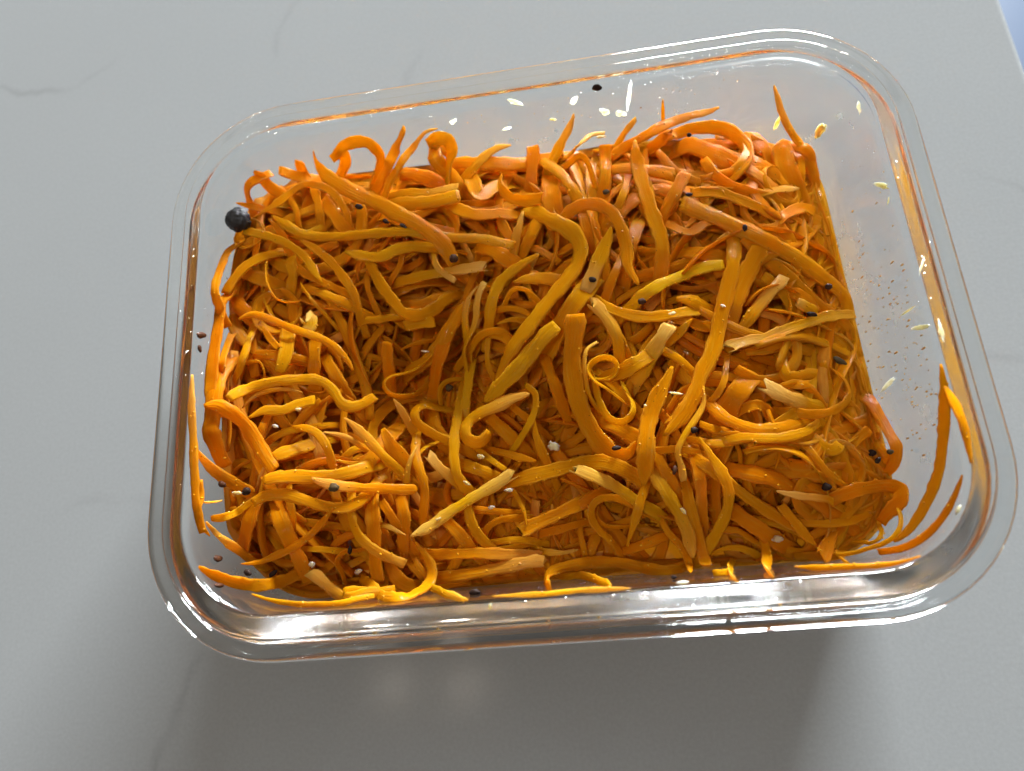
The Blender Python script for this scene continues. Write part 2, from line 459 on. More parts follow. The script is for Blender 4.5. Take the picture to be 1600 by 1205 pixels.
STRANDS = [  # label, width, thickness, roll at start/end, tone, pale start/end, ends, ribbed, centre line (mm)
('deep orange upright slab of carrot filling the left wall below the arc',3.83,0.93,0,0,0.12,0,0,'hh',0,[-90.0,-14.8,51.3,-90.0,-12.1,53.6,-90.8,-9.2,55.4,-91.0,-5.7,55.2,-90.8,-2.2,55.3,-90.7,1.4,55.2,-90.6,4.9,54.8,-90.5,8.5,54.3,-90.7,11.9,53.5,-90.8,15.5,53.2,-90.7,18.9,52.8,-89.8,21.7,50.9,-89.8,24.4,48.6]),
('short orange shred leaning on the left wall under the peppercorn',2.75,0.71,0,0,0.24,0,0,'hh',0,[-89.5,12.2,50.5,-90.2,14.9,52.6,-90.3,17.8,54.6,-90.9,20.9,56.0,-91.1,24.1,55.6,-91.0,27.5,54.5,-90.9,30.8,53.4,-90.8,34.1,52.2,-90.4,37.1,50.6,-89.7,39.8,48.5,-89.5,42.3,46.1,-88.7,44.5,43.5]),
('upright broad deep orange curved strand left of the wavy strand at left',5.47,0.95,0,0,0.15,0,0,'hh',0,[-89.4,6.1,45.2,-89.8,3.6,47.9,-90.1,0.9,50.4,-90.5,-2.1,52.5,-90.2,-5.4,54.1,-89.7,-8.9,55.3,-89.9,-12.5,55.5,-90.9,-15.8,54.5,-90.9,-19.4,55.1,-90.1,-22.6,53.4,-90.1,-25.6,51.2,-89.3,-28.2,48.7]),
('upright slim orange curved strand above the broad ribbed strand at the left wall',2.37,0.63,0,0,0.32,0,0,'hh',0,[-89.0,18.4,40.8,-89.0,15.8,43.5,-89.5,13.1,46.2,-89.7,10.1,48.4,-89.6,6.8,50.2,-89.5,3.4,51.8,-88.8,0.2,53.6,-89.9,-3.1,52.4,-90.2,-6.4,50.6,-89.6,-9.4,48.2,-89.1,-12.1,45.7]),
('rounded bright orange flap at the far right back of the heap',4.86,0.95,0,0,0.09,0,0,'hh',0,[58.3,63.0,24.6,61.0,63.0,26.8,63.9,63.2,28.8,66.9,63.5,30.5,69.9,62.8,32.2,71.4,60.0,33.5,72.9,57.0,34.2,74.1,53.7,34.1,74.6,50.5,32.8,75.3,47.7,30.9,76.0,45.1,28.7,76.6,42.6,26.3]),
('broad backlit flap under the tall pointed shred at the far right',6.44,0.95,0,0,0.22,0,0,'ph',0,[79.4,59.3,34.2,78.0,55.8,34.8,77.3,52.0,35.0,77.7,48.3,34.7,78.7,44.9,33.3,80.1,41.9,31.3,81.2,39.1,29.0,82.3,36.5,26.4,83.3,34.1,23.6]),
('upright deep orange curved strand below the tall pointed shred at the far right',3.90,0.94,0,0,0.07,0,0,'hh',0,[79.7,59.5,31.8,81.7,57.1,33.5,84.1,54.9,34.7,86.2,53.1,33.7,86.9,51.1,30.9,87.3,48.0,29.5,88.0,44.9,27.8,88.6,41.6,26.7,88.3,38.4,25.9,87.8,35.4,24.0,87.4,32.7,21.8,87.0,30.0,19.4]),
('level broad deep orange curved strand above left of the half ring at the back edge',4.57,0.95,0,0,0.22,0,0,'hh',0,[-27.6,63.6,34.7,-25.3,63.6,37.4,-22.7,63.6,39.7,-19.5,62.6,40.9,-16.2,61.5,41.8,-12.8,60.7,42.1,-9.3,60.1,41.8,-5.9,59.9,41.0,-2.6,60.3,39.7,0.4,60.9,38.1,3.2,61.3,35.9,5.6,61.7,33.3]),
('upright deep orange curved strand above the black peppercorn',3.26,0.81,0,0,0.07,0,0,'hh',0,[-78.2,62.3,49.8,-80.8,60.1,51.3,-83.9,58.2,52.0,-85.8,56.5,50.2,-86.4,55.0,46.9,-85.8,51.9,45.0,-85.6,49.2,42.3,-85.5,46.8,39.5,-85.3,44.5,36.5]),
('level slim deep orange strip against the black peppercorn',2.58,0.68,0,0,0.17,0,0,'ph',0,[-88.5,52.4,51.3,-86.6,53.0,48.2,-83.4,52.9,45.9,-80.3,52.8,43.5,-77.6,52.7,40.7,-75.0,52.6,37.8]),
('upright broad deep orange strip above right of the black peppercorn',4.63,0.95,0,0,0.12,0,0,'bh',0,[-69.2,65.3,48.8,-70.0,64.1,45.3,-70.0,60.8,43.1,-69.9,57.6,40.7,-69.9,54.7,37.8,-69.9,52.0,34.9]),
('level orange curved strand above right of the black peppercorn',3.64,0.89,0,0,0.19,0,0,'bh',0,[-76.3,63.6,48.7,-73.0,62.8,46.8,-69.4,61.2,46.6,-67.5,62.2,44.1,-64.1,62.0,41.7,-61.0,61.9,38.8,-58.1,61.7,35.8]),
('slanting orange strip above right of the black peppercorn',3.78,0.92,0,0,0.34,0,0,'bh',0,[-81.2,61.2,52.7,-81.1,60.5,49.0,-79.1,58.7,46.3,-76.2,57.9,44.0,-73.6,56.7,41.4,-71.3,55.6,38.6,-69.1,54.5,35.6]),
('upright amber strip left of the straight stick at the back edge',3.62,0.88,0,0,0.42,0,0,'fh',0,[-55.3,65.6,50.8,-55.6,65.3,47.0,-57.5,64.9,43.8,-59.9,63.6,41.2,-62.2,62.7,38.4,-64.4,61.9,35.4,-66.4,61.0,32.3]),
('level broad deep orange curved strand right of the straight stick at the back edge',4.86,0.95,0,0,0.08,0,0,'hh',0,[-42.5,63.6,33.8,-40.9,63.8,37.0,-38.4,62.4,39.3,-35.7,60.8,41.1,-32.7,59.0,42.0,-29.6,57.1,42.4,-26.7,55.1,41.6,-24.1,53.4,39.7,-21.7,51.8,37.4,-19.5,50.3,35.0]),
('slanting broad deep orange curved strand below the arched hoop at the back right',6.03,0.95,0,0,0.07,0,0,'hh',0,[43.1,62.9,27.9,45.7,63.0,30.3,48.4,62.9,32.5,50.8,61.7,34.7,52.6,59.3,36.5,54.5,56.8,38.0,56.8,54.3,38.9,59.7,52.3,38.4,62.5,50.9,36.9,65.0,49.4,34.9,67.3,48.0,32.6,69.4,46.7,30.1]),
('level orange curved strand left of the arched hoop at the back right',3.77,0.91,0,0,0.25,0,0,'hh',0,[16.7,55.9,31.7,19.2,55.2,34.4,21.9,54.4,36.9,24.8,53.6,39.1,28.0,52.7,40.9,31.5,51.8,41.8,35.1,51.3,41.1,38.4,51.2,39.4,41.5,51.1,37.3,44.3,50.9,34.7,46.9,50.8,32.1]),
('slanting broad deep orange curved strand below the tall pointed shred at the far right',5.03,0.95,0,0,0.06,0,0,'hh',0,[59.1,58.4,30.0,61.2,56.6,32.5,63.3,54.7,34.9,65.7,52.6,36.8,68.2,50.2,37.8,71.1,47.9,37.3,73.9,46.2,35.6,76.3,44.5,33.4,78.6,42.9,31.0,80.8,41.5,28.3]),
('upright broad deep orange curved strand below the broad ribbed strand at the left wall',4.25,0.95,0,0,0.12,0,0,'hh',0,[-81.1,-30.7,38.4,-81.5,-33.4,40.9,-81.9,-36.1,43.2,-82.4,-39.1,45.2,-82.7,-42.5,46.4,-83.9,-45.8,45.7,-85.5,-48.4,43.8,-87.1,-50.9,41.7,-86.1,-52.2,38.6,-85.1,-53.2,35.3]),
('wide deep orange strip sloping down in the front left corner',4.28,0.95,0,0,0.28,0,0,'hh',0,[-80.1,-32.7,36.9,-78.9,-35.1,39.6,-77.6,-37.7,42.0,-76.2,-40.6,44.0,-74.5,-43.8,45.1,-73.0,-47.2,45.0,-72.3,-50.2,42.9,-71.9,-52.9,40.3,-71.6,-55.7,37.8,-71.2,-58.5,35.3,-70.8,-60.9,32.4,-69.9,-62.9,29.3]),
('level thin amber curved strand right of the long slim shred in the left front corner',1.72,0.50,0,0,0.72,0,0,'hh',0,[-79.7,-49.8,31.4,-77.1,-50.2,33.9,-74.3,-50.6,36.2,-71.3,-51.1,38.0,-67.8,-51.6,39.1,-64.3,-52.1,38.7,-61.1,-52.6,37.0,-58.2,-53.1,34.9,-55.5,-53.5,32.5,-53.0,-53.8,29.9]),
('thin yellow strip lying along the front glass in the left corner',1.41,0.50,0,0,0.6,0,0,'ph',0,[-79.7,-62.3,49.9,-76.7,-63.7,48.3,-73.2,-64.8,47.5,-69.6,-65.4,47.9,-66.6,-65.7,50.1,-63.5,-65.9,52.2,-60.2,-66.0,53.8,-56.5,-66.1,54.7,-53.0,-66.0,55.2,-49.7,-65.2,53.7,-46.7,-65.0,51.5]),
('straight upright strip ending in a ribbed foot near the front',3.71,0.90,0,0,0.34,0,0,'hb',1,[-50.4,-32.9,36.9,-50.2,-35.5,39.4,-49.9,-38.3,41.5,-49.6,-41.6,42.8,-49.5,-45.1,43.1,-49.7,-48.5,42.1,-50.1,-51.7,40.6,-50.5,-54.9,39.0,-50.7,-58.2,37.6,-50.2,-61.6,36.9]),
('level slim deep orange curved strand left of the open ring near the front',2.28,0.62,0,0,0.25,0,0,'hh',0,[-14.0,-53.2,23.6,-11.6,-52.9,26.1,-9.0,-52.6,28.4,-6.2,-52.2,30.5,-3.2,-51.8,32.3,0.1,-51.4,33.3,3.5,-50.7,32.8,6.6,-50.0,31.2,9.4,-49.4,29.2,12.0,-48.9,26.8,14.4,-48.3,24.4]),
('level slim deep orange curved strand below left of the split pale strand at the front',2.51,0.66,0,0,0.24,0,0,'hh',0,[8.5,-60.4,23.1,11.0,-59.8,25.9,13.6,-59.2,28.5,16.4,-58.5,30.9,19.5,-57.8,33.0,22.7,-57.0,34.7,26.2,-56.0,34.5,29.5,-55.0,33.0,32.5,-54.1,30.8,35.2,-53.2,28.3,37.8,-52.5,25.7]),
('upright deep orange curved strand above left of the bow shaped shred',3.23,0.81,0,0,0.21,0,0,'hh',0,[37.3,-58.1,29.1,37.3,-55.7,31.9,37.3,-53.3,34.7,37.3,-50.6,37.2,37.2,-47.9,39.6,37.2,-45.2,42.1,37.1,-42.2,44.1,37.0,-38.6,43.7,37.0,-35.2,42.2,37.0,-32.2,40.1,37.0,-29.5,37.7,36.9,-26.9,35.1]),
('slanting deep orange curved strand below the wide flat ribbon below centre',3.13,0.79,0,0,0.24,0,0,'hh',0,[-13.4,-50.4,24.3,-11.0,-49.8,26.9,-8.5,-49.2,29.4,-5.8,-48.5,31.6,-2.8,-47.8,33.5,0.3,-47.1,35.1,3.5,-46.3,36.4,6.9,-45.4,37.0,10.1,-43.9,36.6,13.0,-42.3,35.3,15.6,-40.9,33.3,18.0,-39.7,31.0,20.3,-38.5,28.5]),
('slanting orange curved strand above left of the glistening ribbed ribbon at the front',3.12,0.78,0,0,0.44,0,0,'hh',0,[13.0,-47.0,23.8,11.7,-49.7,26.4,10.2,-52.4,28.8,8.6,-55.5,30.4,6.6,-58.9,29.9,4.4,-61.5,28.1,2.3,-63.1,25.3,0.3,-62.4,22.1]),
('slanting broad deep orange curved strand below the glistening baton at lower right',4.39,0.95,0,0,0.18,0,0,'hh',0,[39.2,-44.7,27.6,41.1,-46.5,30.1,43.1,-48.4,32.5,45.2,-50.4,34.5,47.6,-52.7,35.9,50.3,-55.0,36.0,53.0,-57.0,34.6,55.6,-58.6,32.6,58.1,-60.2,30.6,60.6,-61.7,28.5,62.8,-63.0,26.0,63.6,-62.8,22.5]),
('level thin orange curved strand below the glistening baton at lower right',1.65,0.50,0,0,0.39,0,0,'hh',0,[33.8,-53.1,25.6,36.6,-53.7,28.3,39.5,-54.3,30.8,42.7,-55.0,32.9,46.4,-55.7,33.8,49.4,-57.9,33.0,52.2,-59.7,31.0,54.7,-61.3,28.6,57.1,-62.9,25.9]),
('level slim amber curved strand below the glistening baton at lower right',2.21,0.60,0,0,0.56,0,0,'ph',0,[38.5,-61.2,33.7,42.3,-59.9,33.7,46.2,-60.1,33.1,49.5,-61.4,31.2,52.1,-62.9,28.7,53.7,-62.6,25.1,55.3,-62.7,21.4]),
('short strip hanging down to the front glass with a torn pale foot',2.47,0.65,0,0,0.43,0,0.5,'hf',0,[52.4,-51.2,28.0,52.5,-53.8,30.6,52.5,-56.7,32.9,52.6,-60.2,34.1,51.9,-62.6,36.7,50.8,-64.5,39.7,49.9,-64.9,43.2,49.0,-65.4,46.8,48.2,-65.7,50.4,47.4,-66.0,54.0,46.8,-66.3,57.6,46.4,-66.6,61.3]),
('slanting thin amber strip below the glistening baton at lower right',1.82,0.52,0,0,0.64,0,0.4,'hb',0,[45.2,-62.6,28.1,44.2,-63.2,31.6,43.1,-63.8,35.0,42.0,-64.5,38.4,41.3,-65.0,42.0,40.6,-65.3,45.6,39.9,-65.6,49.2,39.3,-66.0,52.8,38.7,-66.2,56.4,38.2,-66.6,60.0,37.9,-66.9,63.7,37.7,-67.2,67.3]),
('level thin pale yellow curved strand below right of the split pale strand at the front',1.43,0.50,0,0,0.81,0,0,'bb',0,[36.0,-65.6,48.5,37.1,-65.7,49.7,38.5,-65.7,49.6,39.9,-65.6,48.7]),
('broad dark orange strip under the glistening baton at lower right',4.05,0.95,0,0,0.14,0,0,'hh',0,[36.3,-37.4,33.1,38.7,-38.2,35.7,41.2,-39.1,38.1,43.9,-40.0,40.3,46.8,-41.1,42.0,50.1,-42.2,42.9,53.6,-43.1,42.4,56.8,-44.4,41.4,59.6,-45.9,39.8,62.0,-47.6,37.8,64.4,-49.3,35.7,66.6,-50.8,33.4,68.7,-52.3,30.8,70.6,-53.7,28.1]),
('level amber curved strand below right of the glistening baton at lower right',3.83,0.93,0,0,0.49,0,0,'hh',0,[50.3,-58.2,22.6,52.9,-59.3,25.3,55.6,-60.4,27.7,58.6,-61.7,29.7,62.0,-63.2,30.6,65.7,-63.0,29.6,69.0,-62.8,27.7,71.6,-62.1,24.9,73.9,-61.3,21.9]),
('broad smooth flap below the pale frayed stick at the right',6.05,0.95,0,0,0.21,0,0,'hh',0,[60.4,-8.7,34.0,58.8,-10.7,36.6,57.1,-12.8,39.0,55.3,-15.0,41.1,53.3,-17.6,42.8,51.1,-20.2,43.9,48.7,-22.7,43.3,46.7,-25.1,41.4,44.9,-27.3,39.3,43.1,-29.4,36.8,41.5,-31.3,34.3]),
('upright slim orange curved strand above the ribbed fold at the lower right wall',2.80,0.72,0,0,0.33,0,0,'hh',0,[80.0,-30.2,23.9,79.9,-33.0,26.4,79.8,-36.0,28.8,79.7,-39.3,30.6,79.5,-43.0,30.9,79.6,-46.5,29.5,79.6,-49.6,27.4,79.6,-52.5,24.9,79.6,-55.2,22.3]),
('slanting slim deep orange strip above the ribbed fold at the lower right wall',2.85,0.73,0,0,0.24,0,0,'bh',0,[85.9,-31.8,30.2,82.6,-33.8,30.7,79.5,-36.1,31.1,76.7,-38.2,29.5,74.2,-40.1,27.2,71.8,-41.9,24.6]),
('slanting slim orange curved strand above the ribbed fold at the lower right wall',2.57,0.67,0,0,0.33,0,0,'hh',0,[74.5,-49.4,20.9,76.8,-48.0,23.3,79.3,-46.5,25.6,82.0,-44.9,27.4,84.9,-43.1,28.2,87.9,-41.2,27.6,89.0,-39.8,30.4,87.8,-36.5,29.5,88.1,-33.6,27.5,87.6,-30.7,25.3]),
('level broad deep orange curved strand above right of the glistening baton at lower right',5.38,0.95,0,0,0.19,0,0,'hh',0,[50.0,-38.3,32.0,52.6,-39.1,34.7,55.4,-39.9,37.3,58.5,-40.8,39.4,61.8,-41.8,40.9,65.4,-42.5,40.1,68.6,-42.9,38.1,71.7,-43.4,35.8,74.4,-43.8,33.2,77.1,-44.3,30.4]),
('level deep orange curved strand left of the ribbed fold at the lower right wall',3.25,0.81,0,0,0.13,0,0,'hh',0,[52.7,-41.9,32.0,55.2,-42.8,34.3,57.9,-43.8,36.5,60.8,-44.8,38.2,64.1,-46.0,38.7,67.1,-47.1,37.2,69.9,-48.0,35.2,72.6,-49.0,33.0,75.0,-49.8,30.5,77.3,-50.6,27.9]),
('broad flat strip slanting down from under the big diagonal baton',5.47,0.95,0,0,0.32,0,0,'bh',0,[63.4,19.8,44.2,61.1,16.6,44.3,58.8,13.5,44.4,56.5,10.3,44.5,54.5,7.0,44.7,52.8,3.5,44.9,51.2,0.0,44.0,49.9,-3.2,42.3,48.8,-6.1,39.9,47.8,-8.6,37.1]),
('slanting orange bit of carrot below right of the big diagonal baton at upper right',3.64,0.89,0,0,0.31,0,0,'bb',0,[75.1,15.1,37.1,77.3,13.7,35.9,79.5,12.6,34.6,81.8,11.4,33.5]),
('slanting deep orange curved strand above the pale frayed stick at the right',3.82,0.92,0,0,0.11,0,0,'hh',0,[60.0,13.1,32.4,62.5,11.6,34.9,65.0,10.2,37.2,67.9,8.5,39.0,71.0,6.5,39.6,74.1,5.4,37.9,76.9,4.6,35.5,79.7,3.8,33.1,82.4,3.0,30.6,84.9,2.2,27.8,87.2,1.5,25.0]),
('upright orange curved strand right of the big diagonal baton at upper right',3.46,0.85,0,0,0.23,0,0,'hh',0,[87.5,40.5,18.5,87.4,37.9,21.1,87.4,35.1,23.5,88.0,32.2,25.6,88.0,28.7,27.0,88.0,25.1,27.6,88.4,21.5,26.9,88.4,18.1,26.0,87.9,15.0,24.1,87.4,12.2,21.8,86.9,9.5,19.3]),
('slanting orange curved strand against the big diagonal baton at upper right',3.93,0.95,0,0,0.23,0,0,'hh',0,[67.4,38.0,30.4,68.5,35.5,32.8,69.6,32.9,35.1,70.8,30.0,36.9,72.0,26.8,37.8,73.6,23.5,37.3,75.1,20.7,35.6,76.5,18.1,33.6,77.7,15.6,31.1,78.9,13.4,28.6]),
('slanting orange curved strand above the wide open hook near the right wall',3.28,0.82,0,0,0.33,0,0,'hh',0,[74.3,5.9,24.4,76.0,3.8,26.7,77.7,1.5,28.9,79.7,-1.0,30.6,81.7,-3.9,31.1,83.9,-6.4,29.8,86.0,-8.6,27.9,87.9,-10.8,25.8,87.3,-12.7,22.8,87.6,-14.5,19.7]),
('upright slim orange curved strand right of the twisted ribbon in the centre',2.64,0.69,0,0,0.26,0,0,'hh',0,[27.8,28.6,35.6,26.6,26.1,38.3,25.4,23.5,40.8,24.0,20.5,42.8,22.5,17.3,44.1,20.8,13.8,44.2,19.2,10.7,42.7,17.7,7.8,40.6,16.4,5.3,38.1,15.2,2.8,35.4]),
('upright orange curved strand above left of the bright yellow strip',3.87,0.93,0,0,0.34,0,0,'hh',0,[33.4,39.0,35.1,32.4,36.5,37.7,31.3,33.9,40.1,30.1,31.0,42.1,28.8,27.7,43.4,27.5,24.2,43.8,26.5,20.8,42.7,25.6,17.8,40.8,24.8,15.0,38.4,24.0,12.4,35.8]),
('level slim orange curl above the bright yellow strip',2.68,0.70,0,0,0.36,0,0,'hh',0,[34.2,37.2,34.1,36.1,35.4,36.6,38.1,33.5,39.1,40.3,31.4,41.1,42.3,28.8,42.6,45.2,27.4,43.1,48.2,29.2,42.1,50.8,31.2,40.5,53.3,32.8,38.4,55.5,34.3,35.9,57.7,35.7,33.4]),
('level orange curved strand above right of the bright yellow strip',4.10,0.95,0,0,0.26,0,0,'hh',0,[36.5,25.2,34.7,39.0,24.1,37.4,41.7,22.9,39.9,44.6,21.6,42.0,47.8,20.0,43.5,51.4,18.8,43.2,54.7,18.0,41.4,57.8,17.2,39.2,60.6,16.4,36.6,63.2,15.7,33.9]),
('level broad orange strip below right of the bright yellow strip',4.30,0.95,0,0,0.41,0,0,'ph',0,[37.8,6.5,46.3,41.8,5.7,45.2,45.3,4.2,43.2,48.5,2.9,40.7,51.4,1.7,37.8,54.1,0.6,34.7]),
('slanting slim orange curved strand above the tight yellow curl',2.29,0.62,0,0,0.46,0,0,'hh',0,[16.5,11.5,35.5,17.5,8.9,38.2,18.5,6.1,40.6,19.7,3.0,42.7,21.0,-0.6,43.5,22.3,-4.2,43.0,23.5,-7.3,41.0,24.5,-10.2,38.6,25.5,-12.8,35.9]),
('level deep orange curved strand right of the pale square ended stub',3.39,0.84,0,0,0.24,0,0,'hh',0,[34.1,5.7,35.8,36.4,4.1,38.3,38.7,2.5,40.6,41.3,0.7,42.4,44.3,-1.4,42.9,47.6,-0.7,41.9,50.7,-0.4,40.0,53.5,-0.2,37.6,56.2,0.1,35.0]),
('upright broad deep orange curved strand right of the half ring at the back edge',5.92,0.95,0,0,0.2,0,0,'hh',0,[7.1,58.9,33.7,7.1,56.3,36.2,7.1,53.4,38.6,7.0,50.3,40.5,7.0,46.8,41.6,7.0,43.1,41.8,7.4,39.6,40.9,7.6,36.5,39.0,7.8,33.7,36.6,8.0,31.0,34.1]),
('slanting broad deep orange curved strand above left of the bright yellow strip',4.27,0.95,0,0,0.28,0,0,'hh',0,[16.2,29.5,34.4,18.3,31.1,36.9,20.4,32.8,39.2,22.8,34.7,41.1,25.5,36.7,42.2,28.2,39.1,42.0,30.5,41.5,40.8,32.7,43.7,38.9,34.6,45.6,36.5,36.5,47.4,34.1]),
('upright broad deep orange curved strand above the twisted ribbon in the centre',4.86,0.95,0,0,0.19,0,0,'hh',0,[15.6,47.3,34.2,15.9,44.7,36.7,16.1,41.9,39.0,16.3,38.9,41.0,16.5,35.5,42.1,17.0,32.0,42.4,18.2,28.7,41.6,19.2,25.8,39.7,20.0,23.1,37.4,20.8,20.6,35.0]),
('broad amber band sweeping down left of centre beside the dark hollow',4.35,0.95,0,0,0.43,0,0,'hh',0,[-19.1,18.8,34.1,-20.6,16.6,36.6,-22.4,14.2,38.7,-24.4,11.3,39.9,-26.5,8.4,40.1,-28.6,5.6,39.2,-30.9,3.0,38.0,-33.6,0.8,36.8,-36.8,-0.5,35.5,-40.0,-1.5,34.1,-42.7,-2.4,31.9,-45.2,-3.3,29.3]),
('upright deep orange curved strand right of the dark hollow left of centre',3.91,0.94,0,0,0.13,0,0,'hh',0,[-24.1,16.1,30.4,-25.1,13.6,32.9,-26.1,11.0,35.3,-27.1,8.2,37.3,-28.3,4.9,38.5,-29.7,1.6,38.6,-31.2,-1.2,37.0,-32.5,-3.2,34.3,-33.7,-5.5,31.7,-34.8,-8.1,29.4,-36.0,-10.4,26.8,-37.0,-12.6,24.1,-38.0,-14.7,21.3]),
('short squared slab bridging the dark hollow',3.55,0.87,0,0,0.48,0,0,'bb',0,[-39.5,9.3,42.6,-36.6,9.7,42.1,-33.7,10.0,41.6,-30.8,10.2,41.3]),
('level thin deep orange strip right of the dark hollow left of centre',1.70,0.50,60,60,0.29,0,0,'ph',0,[-41.6,2.7,40.9,-38.4,4.4,39.9,-35.3,5.6,38.1,-32.3,6.5,36.0,-29.4,7.4,33.7,-26.9,8.2,31.1,-24.4,9.0,28.3]),
('upright orange strip against the dark hollow left of centre',3.52,0.86,0,0,0.25,0,0,'bh',0,[-44.5,4.9,43.1,-45.2,1.6,41.1,-45.6,-1.5,38.6,-46.1,-4.5,36.0,-46.5,-7.2,33.1,-46.9,-9.7,30.1]),
('level orange curved strand left of the round brown seed on the ribbed ribbon',3.42,0.84,0,0,0.36,0,0,'hh',0,[-49.8,19.8,33.9,-47.2,20.5,36.3,-44.4,21.2,38.5,-41.4,22.0,40.3,-37.9,23.0,40.6,-34.6,23.9,39.6,-31.6,24.8,37.6,-28.9,25.5,35.3,-26.4,26.3,32.8]),
('level orange curved strand below left of the round brown seed on the ribbed ribbon',3.41,0.84,0,0,0.41,0,0,'hh',0,[-48.7,17.7,32.7,-45.9,17.6,35.3,-42.9,17.4,37.7,-39.6,17.3,39.7,-35.9,16.7,40.6,-32.2,17.4,40.2,-29.1,19.0,38.5,-26.2,20.2,36.4,-23.5,21.2,33.8,-21.0,22.2,31.1]),
('level slim orange curved strand above the dark hollow left of centre',2.44,0.65,0,0,0.47,0,0,'hh',0,[-60.4,12.6,36.9,-57.6,12.5,39.3,-54.7,12.3,41.6,-51.5,12.2,43.4,-48.0,11.9,44.1,-44.5,12.3,43.1,-41.5,13.2,41.2,-38.6,14.0,39.0,-36.0,14.6,36.4,-33.5,15.2,33.8]),
('upright thin orange curved strand left of the round brown seed on the ribbed ribbon',1.71,0.50,0,0,0.32,0,0,'hh',0,[-39.0,42.6,35.8,-39.2,39.8,38.4,-39.5,36.9,40.8,-39.8,33.6,42.8,-39.5,30.0,43.7,-41.0,26.7,43.5,-43.6,24.4,42.1,-45.7,22.1,40.0,-47.7,20.0,37.5,-49.6,18.1,34.9]),
('upright thin orange curved strand above the dark hollow left of centre',1.68,0.50,0,0,0.37,0,0,'hh',0,[-51.4,33.8,36.6,-51.0,31.0,39.1,-50.7,28.1,41.4,-50.3,25.0,43.3,-49.8,21.4,43.7,-48.7,18.0,42.8,-47.8,15.0,40.8,-46.9,12.3,38.4,-46.1,9.7,35.9]),
('upright thin orange curved strand above the stout straight baton left of centre',1.81,0.52,0,0,0.36,0,0,'hh',0,[-13.3,22.4,33.3,-13.2,19.5,35.9,-13.1,16.5,38.2,-13.0,13.2,40.0,-12.8,9.5,40.1,-15.4,7.2,38.8,-17.6,5.0,36.6,-19.7,3.0,34.1,-21.6,1.1,31.4]),
('slanting slim orange curved strand above the stout straight baton left of centre',3.01,0.76,0,0,0.45,0,0,'hh',0,[-25.1,9.6,30.4,-22.8,8.6,33.0,-20.5,7.5,35.4,-17.9,6.4,37.5,-15.1,5.1,39.3,-12.1,3.8,40.7,-9.5,1.7,41.0,-8.7,-1.3,39.3,-8.0,-4.1,37.2,-7.3,-6.7,35.0,-6.7,-9.2,32.5,-6.1,-11.5,29.9]),
('slanting broad orange curved strand right of the round brown seed on the ribbed ribbon',5.20,0.95,0,0,0.28,0,0,'hh',0,[-19.4,36.8,34.6,-17.2,34.9,37.3,-14.9,32.9,39.8,-12.2,30.6,41.8,-9.3,28.1,42.3,-6.3,25.5,41.8,-3.6,23.3,39.8,-1.3,21.4,37.3,1.0,19.5,34.6]),
('slanting orange curved strand below the half ring at the back edge',3.38,0.84,0,0,0.41,0,0,'hh',0,[6.0,48.2,34.0,5.0,45.7,36.6,3.8,42.9,39.1,2.6,39.9,41.1,1.3,36.6,42.4,-0.4,33.1,42.6,-2.5,30.2,41.4,-4.2,27.5,39.4,-5.8,25.0,36.9,-7.3,22.7,34.3]),
('level deep orange curved strand above left of the round brown seed on the ribbed ribbon',3.74,0.91,0,0,0.31,0,0,'hh',0,[-50.5,49.6,36.9,-48.5,48.3,39.3,-46.3,46.8,41.7,-44.0,45.3,43.7,-41.4,43.5,45.2,-38.7,41.7,46.2,-35.8,39.9,47.0,-32.6,38.9,46.5,-29.5,38.5,45.0,-26.6,38.3,43.1,-23.9,38.0,40.9,-21.4,37.8,38.5,-19.0,37.5,36.0]),
('slanting deep orange curved strand below left of the straight stick at the back edge',4.12,0.95,0,0,0.19,0,0,'hh',0,[-67.0,59.4,37.6,-65.6,57.0,40.3,-64.0,54.4,42.8,-62.3,51.5,44.8,-60.4,48.3,45.8,-58.3,45.0,46.1,-56.2,41.9,45.2,-54.4,39.1,43.2,-52.7,36.6,40.7,-51.2,34.2,38.0]),
('upright slim orange curved strand right of the black peppercorn',2.89,0.74,0,0,0.23,0,0,'hh',0,[-65.8,63.6,36.4,-68.1,63.9,39.3,-67.9,61.6,42.1,-66.9,58.5,44.0,-65.7,55.2,45.2,-64.6,51.7,46.0,-64.0,48.1,46.1,-64.0,44.6,44.7,-63.8,41.5,42.6,-63.6,38.7,40.2,-63.5,36.0,37.7]),
('upright thin orange curved strand right of the black peppercorn',1.92,0.54,0,0,0.33,0,0,'hh',0,[-76.1,62.3,37.6,-76.9,61.0,40.9,-75.6,58.4,43.2,-74.2,55.4,45.0,-72.5,52.2,45.8,-71.2,48.7,46.1,-71.1,45.1,45.3,-70.6,42.0,43.4,-70.2,39.1,41.1,-69.8,36.4,38.5]),
('level orange curved strand below the black peppercorn',4.01,0.95,0,0,0.36,0,0,'hh',0,[-89.1,31.9,41.2,-89.0,31.4,45.2,-86.8,30.2,47.8,-83.3,28.5,48.5,-79.6,26.9,47.9,-76.5,25.4,45.9,-73.6,24.1,43.3,-71.0,22.9,40.6]),
('upright amber curved strand above the slim arching shred at left',3.40,0.84,0,0,0.51,0,0,'hh',0,[-75.0,41.3,39.2,-74.3,38.5,41.8,-73.6,35.6,44.2,-72.9,32.4,46.1,-71.8,28.8,46.7,-72.6,25.1,46.4,-73.3,21.9,44.5,-73.9,19.0,42.1,-74.5,16.2,39.5]),
('slanting broad deep orange curved strand left of the slim arching shred at left',4.55,0.95,0,0,0,0,0,'hh',0,[-88.7,28.4,41.2,-89.1,26.1,44.3,-89.2,23.4,47.0,-88.1,20.1,48.4,-85.6,17.3,48.0,-83.2,15.0,46.0,-81.1,12.9,43.6,-79.1,10.9,41.0]),
